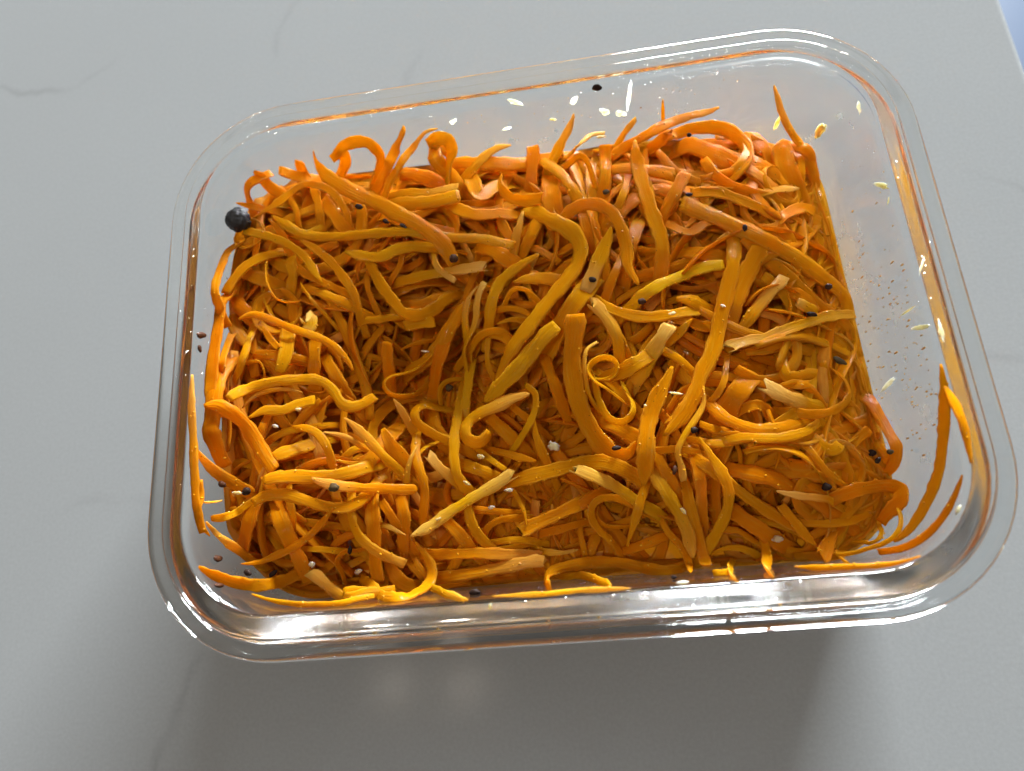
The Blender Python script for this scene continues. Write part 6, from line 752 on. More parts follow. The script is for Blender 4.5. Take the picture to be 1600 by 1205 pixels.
BITS = [  # label, kind, length, width, position, direction, facing (mm)
('wrinkled black peppercorn at the upper left of the heap','peppercorn',7.31,7.31,[-87.02,45.72,52.29],[0.989,-0.147,0.0],[0.0,0.0,1.0]),
('dark brown oval seed stuck alone on the back glass','spice_seed',3.25,2.34,[22.93,66.81,60.25],[0.919,-0.034,-0.392],[-0.0,-0.996,0.085]),
('round brown seed on the lower end of the broad ribbed ribbon','spice_seed',2.97,2.97,[-22.98,26.66,47.07],[0.99,-0.138,0.0],[0.0,0.0,1.0]),
('black seed on the translucent pale strand above centre','spice_seed',2.5,1.79,[15.95,14.93,46.63],[0.948,-0.318,0.0],[0.0,0.0,1.0]),
('dim brown seed on the lower end of the bright yellow strip','spice_seed',2.62,2.1,[28.48,6.44,47.24],[0.992,-0.128,0.0],[0.0,0.0,1.0]),
('dark oval seed cupped in the broad band right of centre','spice_seed',2.81,1.49,[16.9,-33.08,47.02],[0.997,0.08,0.0],[0.0,0.0,1.0]),
('dark seed beside the thin pinkish zigzag strand','spice_seed',2.12,1.96,[36.93,-30.61,48.18],[0.995,-0.101,0.0],[0.0,0.0,1.0]),
('brown oval seed left of the zigzag strand,lower down','spice_seed',2.6,1.3,[30.75,-40.17,46.83],[-0.303,-0.953,0.0],[0.0,0.0,1.0]),
('dark seed near the top of the big diagonal baton','spice_seed',2.32,1.61,[59.48,25.47,45.5],[-0.166,-0.986,0.0],[0.0,0.0,1.0]),
('brown seed on the left glass wall,upper of a pair','spice_seed',4.48,2.1,[-91.7,6.59,59.65],[0.046,0.339,-0.94],[0.996,-0.0,0.085]),
('slim brown husk on the left glass wall,lower of a pair','spice_seed',2.45,1.39,[-91.82,2.59,59.95],[0.068,-0.955,-0.288],[0.996,-0.0,0.085]),
('black square looking seed at the left below the tapered shred','spice_seed',2.75,2.58,[-82.42,-35.73,49.57],[0.996,-0.089,0.0],[0.0,0.0,1.0]),
('brown seed on the tapered shred near the left wall','spice_seed',2.75,1.89,[-88.43,-33.52,51.36],[0.92,-0.393,0.0],[0.0,0.0,1.0]),
('olive brown seed between the two level batons at lower left','spice_seed',3.06,2.72,[-58.21,-36.78,48.79],[0.996,-0.09,0.0],[0.0,0.0,1.0]),
('round brown seed on glass in the front left corner','spice_seed',3.54,2.17,[-88.7,-52.81,50.95],[0.126,0.01,-0.992],[0.896,0.433,0.096]),
('black seed on the wide strip in the front left corner,left of two','spice_seed',2.81,1.82,[-80.58,-56.95,50.67],[0.862,-0.508,0.0],[0.0,0.0,1.0]),
('black seed on the wide strip in the front left corner,right of two','spice_seed',2.95,1.56,[-78.25,-57.29,41.38],[0.865,0.502,0.0],[0.0,0.0,1.0]),
('reddish brown seed under the wide strip tip,front left','spice_seed',3.69,1.59,[-84.47,-59.73,56.95],[0.17,-0.03,-0.985],[0.698,0.709,0.099]),
('grey brown cumin like seed near the right wall','spice_seed',4.14,1.9,[79.28,-13.71,38.24],[0.783,-0.623,0.0],[0.0,0.0,1.0]),
('round dark red seed at the right wall,left of a pair','spice_seed',2.43,2.26,[85.89,-37.95,29.07],[0.995,-0.096,0.0],[0.0,0.0,1.0]),
('slim black seed at the right wall,right of a pair','spice_seed',2.32,1.49,[83.74,-40.95,36.82],[0.739,0.674,0.0],[0.0,0.0,1.0]),
('small olive seed at the outermost right strand','spice_seed',1.99,1.66,[87.11,-39.11,36.97],[0.995,-0.097,0.0],[0.0,0.0,1.0]),
('small black seed by the front glass above a pale flake','spice_seed',1.53,1.07,[26.67,-65.94,49.71],[0.997,-0.073,0.0],[0.0,0.0,1.0]),
('dark brown seed by the front glass left of middle','spice_seed',3.14,2.04,[-21.52,-66.02,50.64],[0.998,-0.07,0.0],[0.0,0.0,1.0]),
('grey seed in the shade left of the centre thread','spice_seed',2.67,2.67,[-29.24,-7.65,32.27],[0.994,-0.11,0.0],[0.0,0.0,1.0]),
('black seed left under the ribbed ribbon,first of two','spice_seed',2.66,1.52,[-42.58,40.98,48.32],[0.733,-0.68,0.0],[0.0,0.0,1.0]),
('flat black seed under the ribbed ribbon,second of two','spice_seed',2.83,1.32,[-37.18,38.33,48.95],[0.784,-0.621,0.0],[0.0,0.0,1.0]),
('black seed on the upper part of the ribbed ribbon','spice_seed',3.09,1.93,[-50.95,47.48,47.89],[0.913,-0.408,0.0],[0.0,0.0,1.0]),
('olive seed at the foot of the reddish upright strip','spice_seed',2.26,1.88,[22.94,43.49,44.07],[0.988,-0.154,0.0],[0.0,0.0,1.0]),
('black seed at the torn upper end of the big diagonal baton','spice_seed',2.21,1.29,[46.26,38.68,44.61],[0.988,-0.153,0.0],[0.0,0.0,1.0]),
('grey glistening seed in the back right under the hoop','spice_seed',2.46,1.71,[55.48,48.71,40.82],[0.591,-0.807,0.0],[0.0,0.0,1.0]),
('small dark seed on the hoop at the back right','spice_seed',1.51,1.51,[48.97,57.83,45.35],[0.986,-0.168,0.0],[0.0,0.0,1.0]),
('small dark seed by the right wall,upper of a pair','spice_seed',1.71,1.33,[86.21,22.37,29.2],[0.99,-0.139,0.0],[0.0,0.0,1.0]),
('small dark seed by the right wall,lower of a pair','spice_seed',1.9,1.52,[87.8,19.67,28.26],[0.991,-0.137,0.0],[0.0,0.0,1.0]),
('soft brown seed inside the bend by the right wall','spice_seed',2.16,2.16,[81.39,8.56,36.78],[0.991,-0.131,0.0],[0.0,0.0,1.0]),
('big dark seed sunk in the shade at lower right','spice_seed',2.8,2.3,[69.3,-46.81,38.32],[0.996,-0.09,0.0],[0.0,0.0,1.0]),
('tiny black bar shaped husk inside the front left curl','spice_seed',1.39,2.6,[-57.1,-52.83,40.19],[0.997,-0.078,0.0],[0.0,0.0,1.0]),
('dark seed tip of a pale strip above the frayed stick','spice_seed',3.32,1.57,[74.07,-0.33,40.42],[0.948,-0.319,0.0],[0.0,0.0,1.0]),
('pale flake on the back glass above the backlit twists','pale_flake',2.63,1.5,[-19.33,66.35,55.75],[0.81,0.073,0.581],[-0.0,-0.996,0.085]),
('amber crumb on the back glass,second from left','pale_flake',2.97,1.15,[-4.21,65.86,49.75],[0.966,0.035,0.255],[-0.0,-0.996,0.085]),
('orange flake high on the back glass near the middle','pale_flake',4.87,1.83,[-0.42,66.65,59.5],[0.785,-0.008,-0.619],[-0.0,-0.996,0.085]),
('pale oval flake on the back glass left of the seed','pale_flake',3.9,1.84,[16.29,66.52,56.8],[0.446,0.034,0.895],[-0.0,-0.996,0.085]),
('faint whitish speck on the back glass','pale_flake',2.14,0.95,[9.73,65.91,50.65],[0.966,0.031,-0.257],[-0.0,-0.996,0.085]),
('pale round seed on the back glass,left of a pair','pale_flake',3.59,2.26,[25.05,65.92,50.65],[0.684,-0.011,-0.73],[-0.0,-0.996,0.085]),
('pale chunky flake on the back glass,right of a pair','pale_flake',3.72,2.27,[29.77,65.84,48.85],[0.964,-0.068,-0.257],[-0.0,-0.996,0.085]),
('white torn flake on a strand tip at the back edge','pale_flake',5.05,1.55,[23.6,62.92,43.39],[0.999,0.037,0.0],[0.0,0.0,1.0]),
('long pale fibre standing on the back glass','pale_flake',11.07,1.28,[32.0,66.34,55.45],[0.084,0.117,0.99],[-0.0,-0.996,0.085]),
('white leaf shaped flake on the right wall near the back','pale_flake',7.01,2.43,[86.38,55.09,41.95],[0.095,-0.05,0.994],[-0.827,-0.554,0.098]),
('pale flake high on the right wall near the corner','pale_flake',3.42,1.53,[90.58,49.83,58.15],[0.15,-0.878,-0.455],[-0.952,-0.292,0.093]),
('white sliver beside the tall pointed shred','pale_flake',6.27,1.36,[76.78,62.75,37.9],[0.076,0.044,0.996],[-0.421,-0.902,0.096]),
('orange oval flake on the right wall','pale_flake',7.22,1.65,[91.54,26.5,57.1],[0.067,-0.656,0.752],[-0.996,-0.0,0.085]),
('tiny pale flake under the orange oval one','pale_flake',2.07,0.81,[91.62,21.25,58.3],[-0.006,-0.646,-0.763],[-0.996,-0.0,0.085]),
('thin pale sliver high on the right wall','pale_flake',4.68,0.76,[92.1,0.21,64.15],[0.125,0.732,0.67],[-0.996,-0.0,0.085]),
('amber flake on the right wall,left of the yellow one','pale_flake',8.04,1.23,[91.56,-12.88,57.4],[0.064,-0.265,0.962],[-0.996,-0.0,0.085]),
('yellow flake on the right wall near the rim','pale_flake',5.15,1.61,[92.17,-16.32,64.6],[-0.006,-1.0,0.0],[-0.996,-0.0,0.085]),
('thread like amber fibre on the right wall','pale_flake',7.47,0.63,[91.33,-7.3,54.4],[0.059,-0.028,0.998],[-0.996,-0.0,0.085]),
('pale bent flake low on the right wall','pale_flake',8.28,1.36,[89.91,-21.6,37.75],[0.102,0.198,0.975],[-0.996,-0.0,0.085]),
('pale seed on the right wall by the rim corner','pale_flake',2.37,1.53,[87.89,-56.14,60.7],[0.496,0.789,0.362],[-0.83,0.549,0.098]),
('pale seed on the thin shred on the right wall','pale_flake',2.03,1.27,[92.09,-39.94,63.1],[-0.038,-0.88,0.473],[-0.996,-0.0,0.085]),
('pale flake lying at the front glass','pale_flake',4.48,1.54,[26.89,-67.09,63.15],[1.0,-0.004,0.0],[0.0,0.0,1.0]),
('ivory seed in the shade right of the upright centre strand','pale_flake',3.37,2.13,[-20.05,-30.43,38.5],[0.964,-0.265,0.0],[0.0,0.0,1.0]),
('ivory seed at the foot of the upright centre strand','pale_flake',3.34,1.41,[-24.32,-37.4,38.98],[0.777,-0.63,0.0],[0.0,0.0,1.0]),
('ivory seed on the strand below the bright yellow strip','pale_flake',3.11,1.55,[35.92,1.86,47.38],[0.987,0.158,0.0],[0.0,0.0,1.0]),
('white seed on the split pale strand at the front','pale_flake',3.27,1.47,[32.07,-50.17,42.42],[0.542,-0.841,0.0],[0.0,0.0,1.0]),
('white seed on the pale forked stick','pale_flake',2.79,1.22,[-32.64,-46.39,38.84],[0.941,0.338,0.0],[0.0,0.0,1.0]),
('white crooked fibre at the leaf shaped shred','pale_flake',5.66,1.16,[33.74,-20.5,47.85],[0.967,-0.254,0.0],[0.0,0.0,1.0]),
('yellow crumbly flake in the dark gap right of centre','pale_flake',5.99,3.88,[0.52,-29.47,38.02],[0.9,-0.435,0.0],[0.0,0.0,1.0]),
('white crumb on the yellow strip at left','pale_flake',2.84,1.6,[-68.6,-14.22,48.78],[0.994,-0.105,0.0],[0.0,0.0,1.0]),
('pale rounded crumb below the yellow strip at left','pale_flake',3.18,1.59,[-75.05,-18.35,49.05],[0.94,-0.34,0.0],[0.0,0.0,1.0]),
('whitish shreds of garlic near the left wall','pale_flake',5.16,1.38,[-84.97,-35.88,49.87],[0.986,-0.169,0.0],[0.0,0.0,1.0]),
('translucent round chip in the front left','pale_flake',2.8,2.62,[-68.34,-55.66,39.25],[0.997,-0.075,0.0],[0.0,0.0,1.0]),
('yellow crumb left of the hook shaped shred','pale_flake',3.83,2.09,[-55.71,-58.46,37.68],[0.967,0.255,0.0],[0.0,0.0,1.0]),
('pale crumb below the wide flat ribbon','pale_flake',3.82,1.74,[-12.78,-40.38,39.13],[0.996,-0.089,0.0],[0.0,0.0,1.0]),
('yellow crumb in the gap right of the forked stick','pale_flake',3.14,1.57,[-18.05,-44.43,37.61],[0.996,0.085,0.0],[0.0,0.0,1.0]),
('small white seed on the leaf shaped shred','pale_flake',1.33,1.17,[25.54,-22.86,47.69],[0.994,-0.106,0.0],[0.0,0.0,1.0]),
('pale flake on the long strand right of centre','pale_flake',2.41,1.03,[49.74,2.73,46.44],[0.87,-0.494,0.0],[0.0,0.0,1.0]),
('pale stringy crumb at the lower right','pale_flake',4.97,2.98,[55.9,-58.6,34.87],[0.997,-0.08,0.0],[0.0,0.0,1.0]),
('short pale fibre at the edge of the dark hollow','pale_flake',4.1,0.93,[-34.33,1.89,39.87],[0.985,-0.17,0.0],[0.0,0.0,1.0]),
('tiny amber drop like flake on the front rim','pale_flake',1.02,1.79,[-13.13,-68.51,80.0],[0.998,-0.068,0.0],[0.0,0.0,1.0]),
]
PILE_X=[-92, -60, -30, 0, 30, 60, 92]; PILE_Y=[66, 40, 15, -10, -35, -64]; PILE_Z=[[-14, -16, -19, -21, -22, -26, -35], [-10, -13, -14, -17, -17, -19, -34], [-9, -12, -20, -16, -15, -17, -34], [-9, -15, -30, -20, -14, -17, -34], [-11, -14, -22, -24, -15, -18, -34], [-22, -25, -27, -29, -28, -29, -36]]


def pile_height(x, y):
    x = min(max(x, PILE_X[0]), PILE_X[-1])
    y = min(max(y, PILE_Y[-1]), PILE_Y[0])
    i = max(k for k in range(len(PILE_X) - 1) if PILE_X[k] <= x)
    j = max(k for k in range(len(PILE_Y) - 1) if PILE_Y[k] >= y)
    fx = (x - PILE_X[i]) / (PILE_X[i + 1] - PILE_X[i])
    fy = (PILE_Y[j] - y) / (PILE_Y[j] - PILE_Y[j + 1])
    fx = fx * fx * (3 - 2 * fx)
    fy = fy * fy * (3 - 2 * fy)
    return HEIGHT + (PILE_Z[j][i] * (1 - fx) + PILE_Z[j][i + 1] * fx) * (1 - fy) + (PILE_Z[j + 1][i] * (1 - fx) + PILE_Z[j + 1][i + 1] * fx) * fy


# ------------------------------------------------------------------ carrot strands
def catmull(P, n):
    P = np.asarray(P, float)
    Q = np.vstack([2 * P[0] - P[1], P, 2 * P[-1] - P[-2]])
    out = []
    t = np.linspace(0, 1, n, endpoint=False)[:, None]
    for i in range(len(P) - 1):
        a, b, c, d = Q[i:i + 4]
        out.append(0.5 * (2 * b + (c - a) * t + (2 * a - 5 * b + 4 * c - d) * t * t + (3 * b - a - 3 * c + d) * t ** 3))
    out.append(P[-1:])
    return np.vstack(out)


def strand_mesh(P, w, th, roll0, roll1, tone, pale0, pale1, ends, rib, rng, K=12, step=0.9):
    C = catmull(P, 6)
    seg = np.linalg.norm(np.diff(C, axis=0), axis=1)
    d = np.r_[0, np.cumsum(seg)]
    Lg = d[-1]
    n = int(min(60, max(8, Lg / step)))
    # finer spacing close to the ends
    q = np.linspace(0, 1, n)
    s = Lg * q
    C = np.stack([np.interp(s, d, C[:, k]) for k in range(3)], 1)
    C[1:-1] = (C[:-2] + 2 * C[1:-1] + C[2:]) / 4
    Tn = np.gradient(C, axis=0)
    Tn /= np.linalg.norm(Tn, axis=1)[:, None] + 1e-9
    up = np.array([0, 0, 1.0])
    Nn = np.zeros_like(C)
    prev = None
    for i in range(n):
        t = Tn[i]
        base = up - t * (up @ t)
        l = np.linalg.norm(base)
        if prev is not None:
            pt = prev - t * (prev @ t)
            pt /= np.linalg.norm(pt) + 1e-9
            wgt = min(1.0, l * 1.3) * 0.35
            if base @ pt < 0:
                wgt = 0
            v = pt * (1 - wgt) + base / (l + 1e-9) * wgt
        else:
            v = base if l > 0.15 else np.cross(t, (1, 0, 0))
        v /= np.linalg.norm(v) + 1e-9
        Nn[i] = v
        prev = v
    ph = rng.uniform(0, 6.28, 6)
    wob = 6.0 * np.sin(s / Lg * 5 + ph[0])
    ang = np.radians(roll0 + (roll1 - roll0) * q + wob)
    Bn = np.cross(Tn, Nn)
    F = Nn * np.cos(ang)[:, None] + Bn * np.sin(ang)[:, None]   # face normal
    S = np.cross(F, Tn)                                          # across
    # width and thickness along the length
    ws = 1 + 0.07 * np.sin(s * 0.35 + ph[1]) + 0.05 * np.sin(s * 0.9 + ph[2]) + 0.025 * np.sin(s * 2.3 + ph[3])
    ts = 1 + 0.10 * np.sin(s * 0.5 + ph[4])
    for which, x in ((0, s), (1, Lg - s)):
        e = ends[which]
        if e == 'p':
            l = min(0.4 * Lg, rng.uniform(4.0, 11.0))
            k = np.clip(x / l, 0, 1)
            ws *= 0.16 + 0.84 * k ** 0.8
            ts *= 0.30 + 0.70 * k ** 0.6
        elif e == 'h':
            k = np.clip(x / min(0.3 * Lg, 5.0), 0, 1)
            ws *= 0.80 + 0.20 * k
            ts *= 0.8 + 0.2 * k
        elif e == 'b':
            k = np.clip(x / 1.2, 0, 1)
            ws *= 0.86 + 0.14 * k
            ts *= 0.72 + 0.28 * k
        else:
            k = np.clip(x / 5.0, 0, 1)
            ws *= 1.08 - 0.08 * k
            ts *= 0.40 + 0.60 * k
    th_k = np.arange(K) * 2 * math.pi / K
    cx = np.sign(np.cos(th_k)) * np.abs(np.cos(th_k)) ** 0.55
    cy = np.sign(np.sin(th_k)) * np.abs(np.sin(th_k)) ** 0.75
    ridge = rng.uniform(-1, 1, K) * (0.11 if rib else 0.05)
    cup = rng.uniform(-0.10, 0.16) * w                          # ribbons are slightly cupped across
    X = (w / 2) * ws[:, None] * cx[None, :]
    rag = rng.normal(0, 0.045, (n, K)) * np.minimum(w, 4.0)
    rag = (rag + np.roll(rag, 1, 0)) / 2
    X = X + rag * np.abs(cx)[None, :]
    Y = (th / 2) * ts[:, None] * (cy + ridge)[None, :] + cup * ws[:, None] * (cx[None, :] ** 2 - 0.4)
    Z = np.zeros((n, K))
    lane = (np.round((cx + 1) * 2.5)).astype(int)
    for which, row in ((0, 0), (1, n - 1)):
        e = ends[which]
        sg = -1 if which == 0 else 1
        if e in 'fb':
            j = rng.uniform(-1, 1, 8) * (1.7 if e == 'f' else 0.40)
            if e == 'f':
                j = np.where(np.arange(8) % 2 == 0, np.abs(j), -np.abs(j))
            Z[row] += sg * j[lane]
            r2 = 1 if which == 0 else n - 2
            Z[r2] += sg * j[lane] * 0.4
    V = C[:, None, :] + X[..., None] * S[:, None, :] + Y[..., None] * F[:, None, :] + Z[..., None] * Tn[:, None, :]
    verts = V.reshape(-1, 3)
    i = np.arange(n - 1)[:, None] * K
    k = np.arange(K)[None, :]
    k2 = (k + 1) % K
    faces = np.stack([i + k, i + k2, i + K + k2, i + K + k], -1).reshape(-1, 4).tolist()
    faces.append(list(range(K))[::-1])
    faces.append([(n - 1) * K + a for a in range(K)])
    sd = rng.uniform(0, 400)
    fibre = np.stack([X + np.sign(cy)[None, :] * 20, np.repeat(s[:, None], K, 1), np.full((n, K), sd)], -1).reshape(-1, 3)
    pl = np.maximum(pale0 * np.clip(1 - s / (0.45 * Lg), 0, 1) ** 0.8, pale1 * np.clip(1 - (Lg - s) / (0.45 * Lg), 0, 1) ** 0.8)
    # thin worn edges look a little paler
    edge = np.abs(cx)[None, :] ** 6 * 0.10
    palea = np.clip(pl[:, None] + edge, 0, 1).reshape(-1)
    tonea = np.full(n * K, tone) + np.repeat(0.06 * np.sin(s * 0.2 + ph[5]), K)
    return verts, faces, {"tone": ('FLOAT', tonea), "pale": ('FLOAT', palea), "fibre": ('FLOAT_VECTOR', fibre), "rib": ('FLOAT', np.full(n * K, float(rib)))}


rng = np.random.default_rng(11)
glint_drops = []          # oil beads added on the strands to catch glints: position, facing, radius, height, stretch
drop_rng = random.Random(77)
for (label, w, th, r0, r1, tone, p0, p1, ends, rib, flat) in STRANDS:
    P = np.array(flat).reshape(-1, 3)
    v, f, at = strand_mesh(P, w, th, r0, r1, tone, p0, p1, ends, rib, rng, K=14 if rib else 12)
    o = mesh_object("carrot_shred", v, f, CARROT, attrs=at)
    K_ = 14 if rib else 12
    rows_n = len(v) // K_
    ring = np.asarray(v).reshape(rows_n, K_, 3)
    for _ in range(int(1 + rows_n / 5)):
        i_ = drop_rng.randrange(1, rows_n - 1)
        k_ = max(range(K_), key=lambda q: ring[i_, q, 2] + drop_rng.uniform(-0.5, 0.5))
        p_ = ring[i_, k_]
        nv = p_ - ring[i_].mean(0)
        nv = nv / (np.linalg.norm(nv) + 1e-9) + np.array([0, 0, 0.8])
        r_ = drop_rng.choice((0.10, 0.13, 0.17, 0.22, 0.30)) * drop_rng.uniform(0.8, 1.2)
        glint_drops.append((p_[0], p_[1], p_[2], nv[0], nv[1], nv[2], r_, r_ * 0.7, drop_rng.uniform(0.9, 1.7)))
    tag(o, label, "carrot shred", "carrot shreds in the glass container")


# the deeper tangle under the strands one can tell apart
def build_heap():
    rnd = random.Random(3)
    rg = np.random.default_rng(4)
    VV, FF, A = [], [], {"tone": [], "pale": [], "fibre": [], "rib": []}
    base = 0
    for i in range(860):
        low = i < 320
        x = rnd.uniform(-90, 90)
        y = rnd.uniform(-65, 65)
        if not low and rnd.random() < 0.30:                       # more along the walls
            if rnd.random() < 0.6: x = rnd.choice((-1, 1, 1)) * rnd.uniform(78, 90)
            else: y = rnd.choice((-1, 1)) * rnd.uniform(55, 66)
        hd = 7.0 * noise.noise(Vector((x * 0.017, y * 0.017, 7.7))) + rnd.gauss(0, 0.5) + rnd.choice((0, math.pi))   # strands lie in locks
        if low: hd = rnd.uniform(0, 6.283)
        Lg = rnd.uniform(30, 75)
        curv = rnd.gauss(0, 0.035)
        if rnd.random() < 0.2:
            curv = rnd.choice((-1, 1)) * rnd.uniform(0.10, 0.22)
            Lg *= 0.7
        depth = rnd.uniform(6.5, 14.0) if low else rnd.uniform(4.6, 11.0)
        if math.hypot(x + 8, y + 8) < 48:
            depth += rnd.uniform(1.0, 4.5)
        if x > 74:
            depth = rnd.uniform(0.6, 4.0)
        npt = 9
        pts = []
        px, py = x - math.cos(hd) * Lg / 2, y - math.sin(hd) * Lg / 2
        zph, za = rnd.uniform(0, 6.28), rnd.uniform(0.2, 1.1)
        for k in range(npt):
            z = pile_height(px, py) - depth + za * math.sin(zph + k * 1.1)
            z = max(z, HEIGHT - 34.0)
            qx, qy = px, py
            for _ in range(40):
                dd = wall_dist(qx, qy, z)
                if dd < -1.6: break
                e = 0.3
                gx = wall_dist(qx + e, qy, z) - wall_dist(qx - e, qy, z)
                gy = wall_dist(qx, qy + e, z) - wall_dist(qx, qy - e, z)
                gl = math.hypot(gx, gy) + 1e-6
                stp = dd + 1.7
                qx -= gx / gl * stp
                qy -= gy / gl * stp
            pts.append((qx, qy, z))
            px += math.cos(hd) * Lg / (npt - 1)
            py += math.sin(hd) * Lg / (npt - 1)
            hd += curv * Lg / (npt - 1)
        P = np.array(pts)
        keep = [0] + [k for k in range(1, npt) if np.linalg.norm(P[k] - P[k - 1]) > 0.6]
        P = P[keep]
        if len(P) < 3: continue
        w = rnd.uniform(2.0, 4.0)
        roll = rnd.choice((0, 0, 10, -15, 30, 60, -50))
        v, f, at = strand_mesh(P, w, rnd.uniform(0.6, 1.05), roll, roll + rnd.uniform(-30, 30), rnd.choice((.1, .2, .3, .35, .4, .5)), 0.3 * (rnd.random() < .3), 0, rnd.choice(('ph', 'hb', 'hh', 'bh', 'hh', 'hh')), rnd.random() < .3, rg, K=8, step=2.0)
        VV.append(v)
        FF += [[a + base for a in face] for face in f]
        base += len(v)
        for k in A: A[k].append(at[k][1])
    # the packed core that fills the container below the tangle, wet and pressed against the glass
    core0 = base
    cv = []
    nr = len(rrect(50, 50, 5))
    levels = [(BASE + 0.8, 9.5), (BASE + 3.0, 3.0), (BASE + 9.5, -0.12)]
    for z, ins in levels:
        a, b, r = inner_half(z)
        cv += [(x, y, z) for x, y in rrect(a - ins, b - ins, max(3.0, r - ins))]
    edge = [5.5 + 2.2 * noise.noise(Vector((k * 0.35, 3.1, 0))) + 1.2 * rnd.uniform(-1, 1) for k in range(nr)]
    scales = [1.0, 0.97, 0.90, 0.80, 0.68, 0.55, 0.42, 0.28, 0.14]
    for q, sc in enumerate(scales):
        for k, (x, y) in enumerate(rrect(90.0, 65.0, 23.0)):
            if q == 0:
                z = max(BASE + 10.0, pile_height(x, y) - edge[k])
                a, b, r = inner_half(z)
                x, y = rrect(a + 0.12, b + 0.12, r)[k]
            else:
                x, y = x * sc, y * sc
                z = max(BASE + 6.0, pile_height(x, y) - 16.0 - rnd.uniform(0, 3) + (4.0 if q == 1 else 0))
            cv.append((x, y, z))
    rows_ = len(levels) + len(scales)
    for i in range(rows_ - 1):
        for k in range(nr):
            a, b = core0 + i * nr + k, core0 + i * nr + (k + 1) % nr
            FF.append([a, b, b + nr, a + nr])
    FF.append([core0 + k for k in range(nr)][::-1])
    FF.append([core0 + (rows_ - 1) * nr + k for k in range(nr)])
    cv = np.array(cv)
    VV.append(cv)
    A["tone"].append(np.full(len(cv), 0.2))
    A["pale"].append(np.zeros(len(cv)))
    A["fibre"].append(cv)
    A["rib"].append(np.zeros(len(cv)))
    at = {"tone": ('FLOAT', np.concatenate(A["tone"])), "pale": ('FLOAT', np.concatenate(A["pale"])), "fibre": ('FLOAT_VECTOR', np.concatenate(A["fibre"])), "rib": ('FLOAT', np.concatenate(A["rib"]))}
    o = mesh_object("carrot_tangle", np.concatenate(VV), FF, CARROT, attrs=at)
    o.data.materials.append(PACKED_BRIGHT)
    first = len(FF) - (rows_ - 1) * nr - 2
    for poly in o.data.polygons[first:]:
        poly.material_index = 1
    tag(o, "deep tangle of shredded carrot under the strands on top", "carrot", kind="stuff")


build_heap()


# ------------------------------------------------------------------ seeds, peppercorn, flakes
def blob(name, kind, Lg, w, pos, direction, facing, mat, rnd):
    """a seed: an egg with a groove; a flake: a thin ragged chip; a peppercorn: a wrinkled ball"""
    d = Vector(direction).normalized()
    nrm = Vector(facing)
    nrm = (nrm - d * nrm.dot(d)).normalized()
    sde = nrm.cross(d)
    verts, faces = [], []
    nu, nv = (64, 40) if kind == 'peppercorn' else (18, 12)
    ph = [rnd.uniform(0, 6.28) for _ in range(8)]
    thick = {'peppercorn': 0.95 * w, 'spice_seed': 0.72 * w, 'pale_flake': max(0.35, 0.34 * w)}[kind]
    for j in range(nv + 1):
        t = math.pi * j / nv
        for i in range(nu):
            a = 2 * math.pi * i / nu
            x, y, z = -math.cos(t), math.sin(t) * math.cos(a), math.sin(t) * math.sin(a)
            k = 1.0
            if kind == 'peppercorn':
                q = Vector((x, y, z))
                k += 0.11 * noise.noise(q * 1.9 + Vector((ph[0], 0, 0))) - 0.09 * max(0.0, 0.28 - abs(noise.noise(q * 2.6 + Vector((0, ph[1], 0))))) / 0.28
            elif kind == 'spice_seed':
                k += 0.22 * noise.noise(Vector((x, y, z)) * 1.5 + Vector((ph[0], ph[1], 0))) + 0.08 * noise.noise(Vector((x, y, z)) * 4.0 + Vector((ph[2], 0, 0)))
                y *= 1.0 - 0.16 * x
            else:
                k += 0.55 * noise.noise(Vector((x, y, z)) * 1.7 + Vector((ph[0], ph[1], 0))) + 0.25 * noise.noise(Vector((x, y, z)) * 4.0 + Vector((ph[2], 0, 0)))
                y *= 1.0 - 0.30 * x * math.sin(ph[3])
                z += 0.5 * x * x * math.sin(ph[4])
            p = d * (x * k * Lg / 2) + sde * (y * k * w / 2) + nrm * (z * k * thick / 2)
            verts.append((pos[0] + p.x, pos[1] + p.y, pos[2] + p.z))
    for j in range(nv):
        for i in range(nu):
            a, b = j * nu + i, j * nu + (i + 1) % nu
            faces.append((a, b, b + nu, a + nu))
    return mesh_object(name, verts, faces, mat)


rnd = random.Random(21)
for (label, kind, Lg, w, pos, direction, facing) in BITS:
    if kind == 'peppercorn':
        mat = BLACK
    elif kind == 'spice_seed':
        mat = SEED_DARK if ('black' in label or 'dark' in label) else SEED_GREY if ('olive' in label or 'grey' in label) else SEED
    else:
        mat = FLAKE_ORANGE if ('orange' in label or 'amber' in label) else FLAKE_WHITE if ('whit' in label or 'ivory' in label) else FLAKE
    sc = {'peppercorn': 1.0, 'spice_seed': 0.86, 'pale_flake': 0.88 if facing[2] < 0.5 else 0.56}[kind]
    o = blob(kind, kind, Lg * sc, w * sc, pos, direction, facing, mat, rnd)
    tag(o, label, {'peppercorn': 'peppercorn', 'spice_seed': 'seed', 'pale_flake': 'flake'}[kind],
        {'peppercorn': None, 'spice_seed': 'spice seeds in the salad', 'pale_flake': 'pale flakes and crumbs'}[kind])


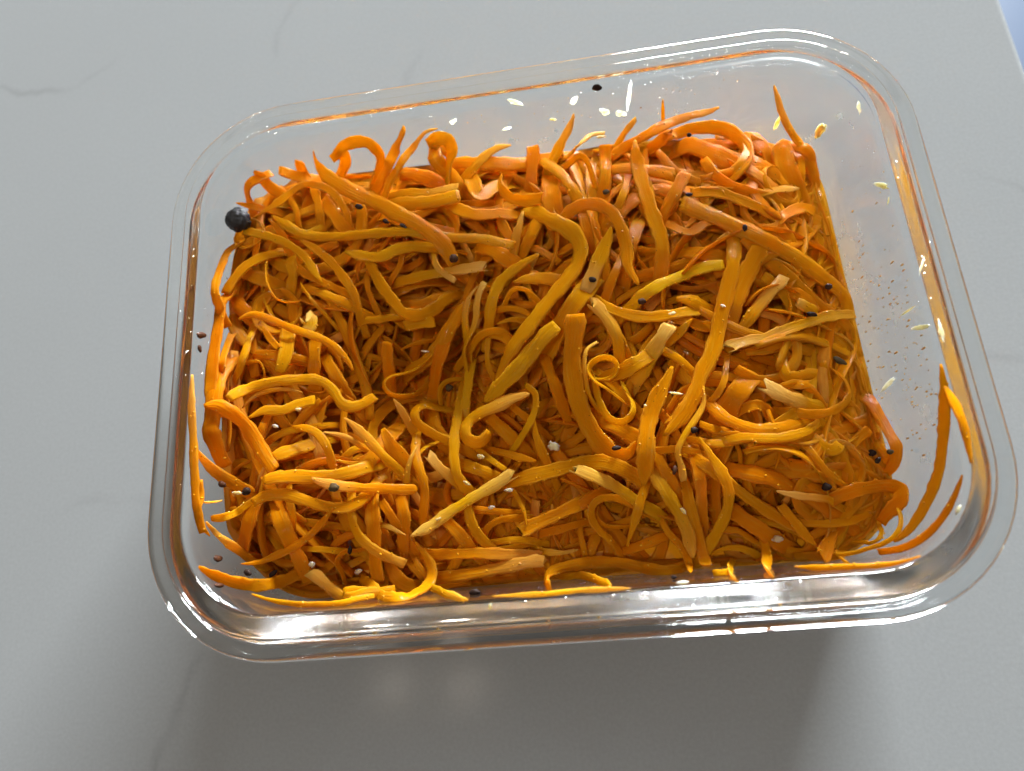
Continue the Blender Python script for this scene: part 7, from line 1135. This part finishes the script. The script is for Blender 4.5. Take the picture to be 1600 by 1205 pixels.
# ------------------------------------------------------------------ droplets and oil specks on the glass
def specks(name, mat, label, spots, parent=None):
    VV, FF = [], []
    for (x, y, z, nx_, ny_, nz_, r, h, el) in spots:
        nrm = Vector((nx_, ny_, nz_)).normalized()
        dn = Vector((0, 0, -1)) - nrm * (-nrm.z)
        dn = dn.normalized() if dn.length > 0.1 else Vector((1, 0, 0))
        sd = nrm.cross(dn)
        b = len(VV)
        for ring, hh in ((1.0, 0.0), (0.75, 0.62), (0.35, 0.93)):
            for i in range(8):
                a = 2 * math.pi * i / 8
                p = dn * (r * el * ring * math.cos(a)) + sd * (r * ring * math.sin(a)) + nrm * (h * hh)
                VV.append((x + p.x, y + p.y, z + p.z))
        VV.append((x + nrm.x * h, y + nrm.y * h, z + nrm.z * h))
        for q in (0, 8):
            for i in range(8):
                FF.append((b + q + i, b + q + (i + 1) % 8, b + q + 8 + (i + 1) % 8, b + q + 8 + i))
        for i in range(8):
            FF.append((b + 16 + i, b + 16 + (i + 1) % 8, b + 24))
        FF.append([b + i for i in range(8)][::-1])
    o = mesh_object(name, VV, FF, mat, parent=parent)
    o["label"] = label
    o["kind"] = "stuff"
    return o


def on_wall(side, along, z, gap=0.03):
    a, b, r = inner_half(z)
    if side == 'right': return (a - gap, along, z, -1, 0, 0.085)
    if side == 'left': return (-a + gap, along, z, 1, 0, 0.085)
    if side == 'back': return (along, b - gap, z, 0, -1, 0.085)
    return (along, -b + gap, z, 0, 1, 0.085)


rnd = random.Random(8)
sp = []
for _ in range(190):
    z = HEIGHT - rnd.uniform(5, 34)
    y = rnd.gauss(-14, 22)
    if abs(y) > 42: continue
    r = rnd.choice((0.12, 0.15, 0.20, 0.26)) * rnd.uniform(0.7, 1.2)
    sp.append(on_wall('right', y, z) + (r, r * 0.4, rnd.uniform(1.2, 4.0)))
for _ in range(60):
    r = rnd.uniform(0.08, 0.16)
    sp.append(on_wall('back', rnd.uniform(-60, 60), HEIGHT - rnd.uniform(4, 20)) + (r, r * 0.4, rnd.uniform(1, 1.6)))
specks("oil_specks", OILSPOT, "tiny orange oil specks on the inside of the glass", sp, container)
sp = []
for _ in range(210):
    side = rnd.choice(('back', 'back', 'right', 'front', 'front', 'left'))
    lim = 64 if side in ('back', 'front') else 40
    r = rnd.uniform(0.10, 0.36) * rnd.uniform(0.6, 1.0)
    z = HEIGHT - rnd.uniform(2.5, 18)
    al = rnd.uniform(-lim, lim) if side != 'back' else rnd.gauss(45, 22)
    if abs(al) > lim: continue
    sp.append(on_wall(side, al, z) + (r, r * 0.55, rnd.uniform(0.9, 1.4)))
for _ in range(90):
    off = rnd.uniform(0.7, 4.6)
    r = rnd.uniform(0.06, 0.22)
    sp.append((rnd.uniform(-60, 66), -67.5 - off, HEIGHT + 0.02, 0, 0, 1, r, r * 0.5, rnd.uniform(0.9, 1.6)))
for _ in range(40):
    r = rnd.uniform(0.06, 0.2)
    sp.append((rnd.choice((-1, 1)) * (92.5 + rnd.uniform(0.7, 4.6)), rnd.uniform(-40, 40), HEIGHT + 0.02, 0, 0, 1, r, r * 0.5, 1.0))
specks("water_droplets", WATER, "tiny clear droplets on the inside of the glass", sp, container)
specks("oil_glint_drops", OIL_GLINT, "tiny oil droplets added on the carrot strands to give glints", glint_drops)["category"] = "oil"
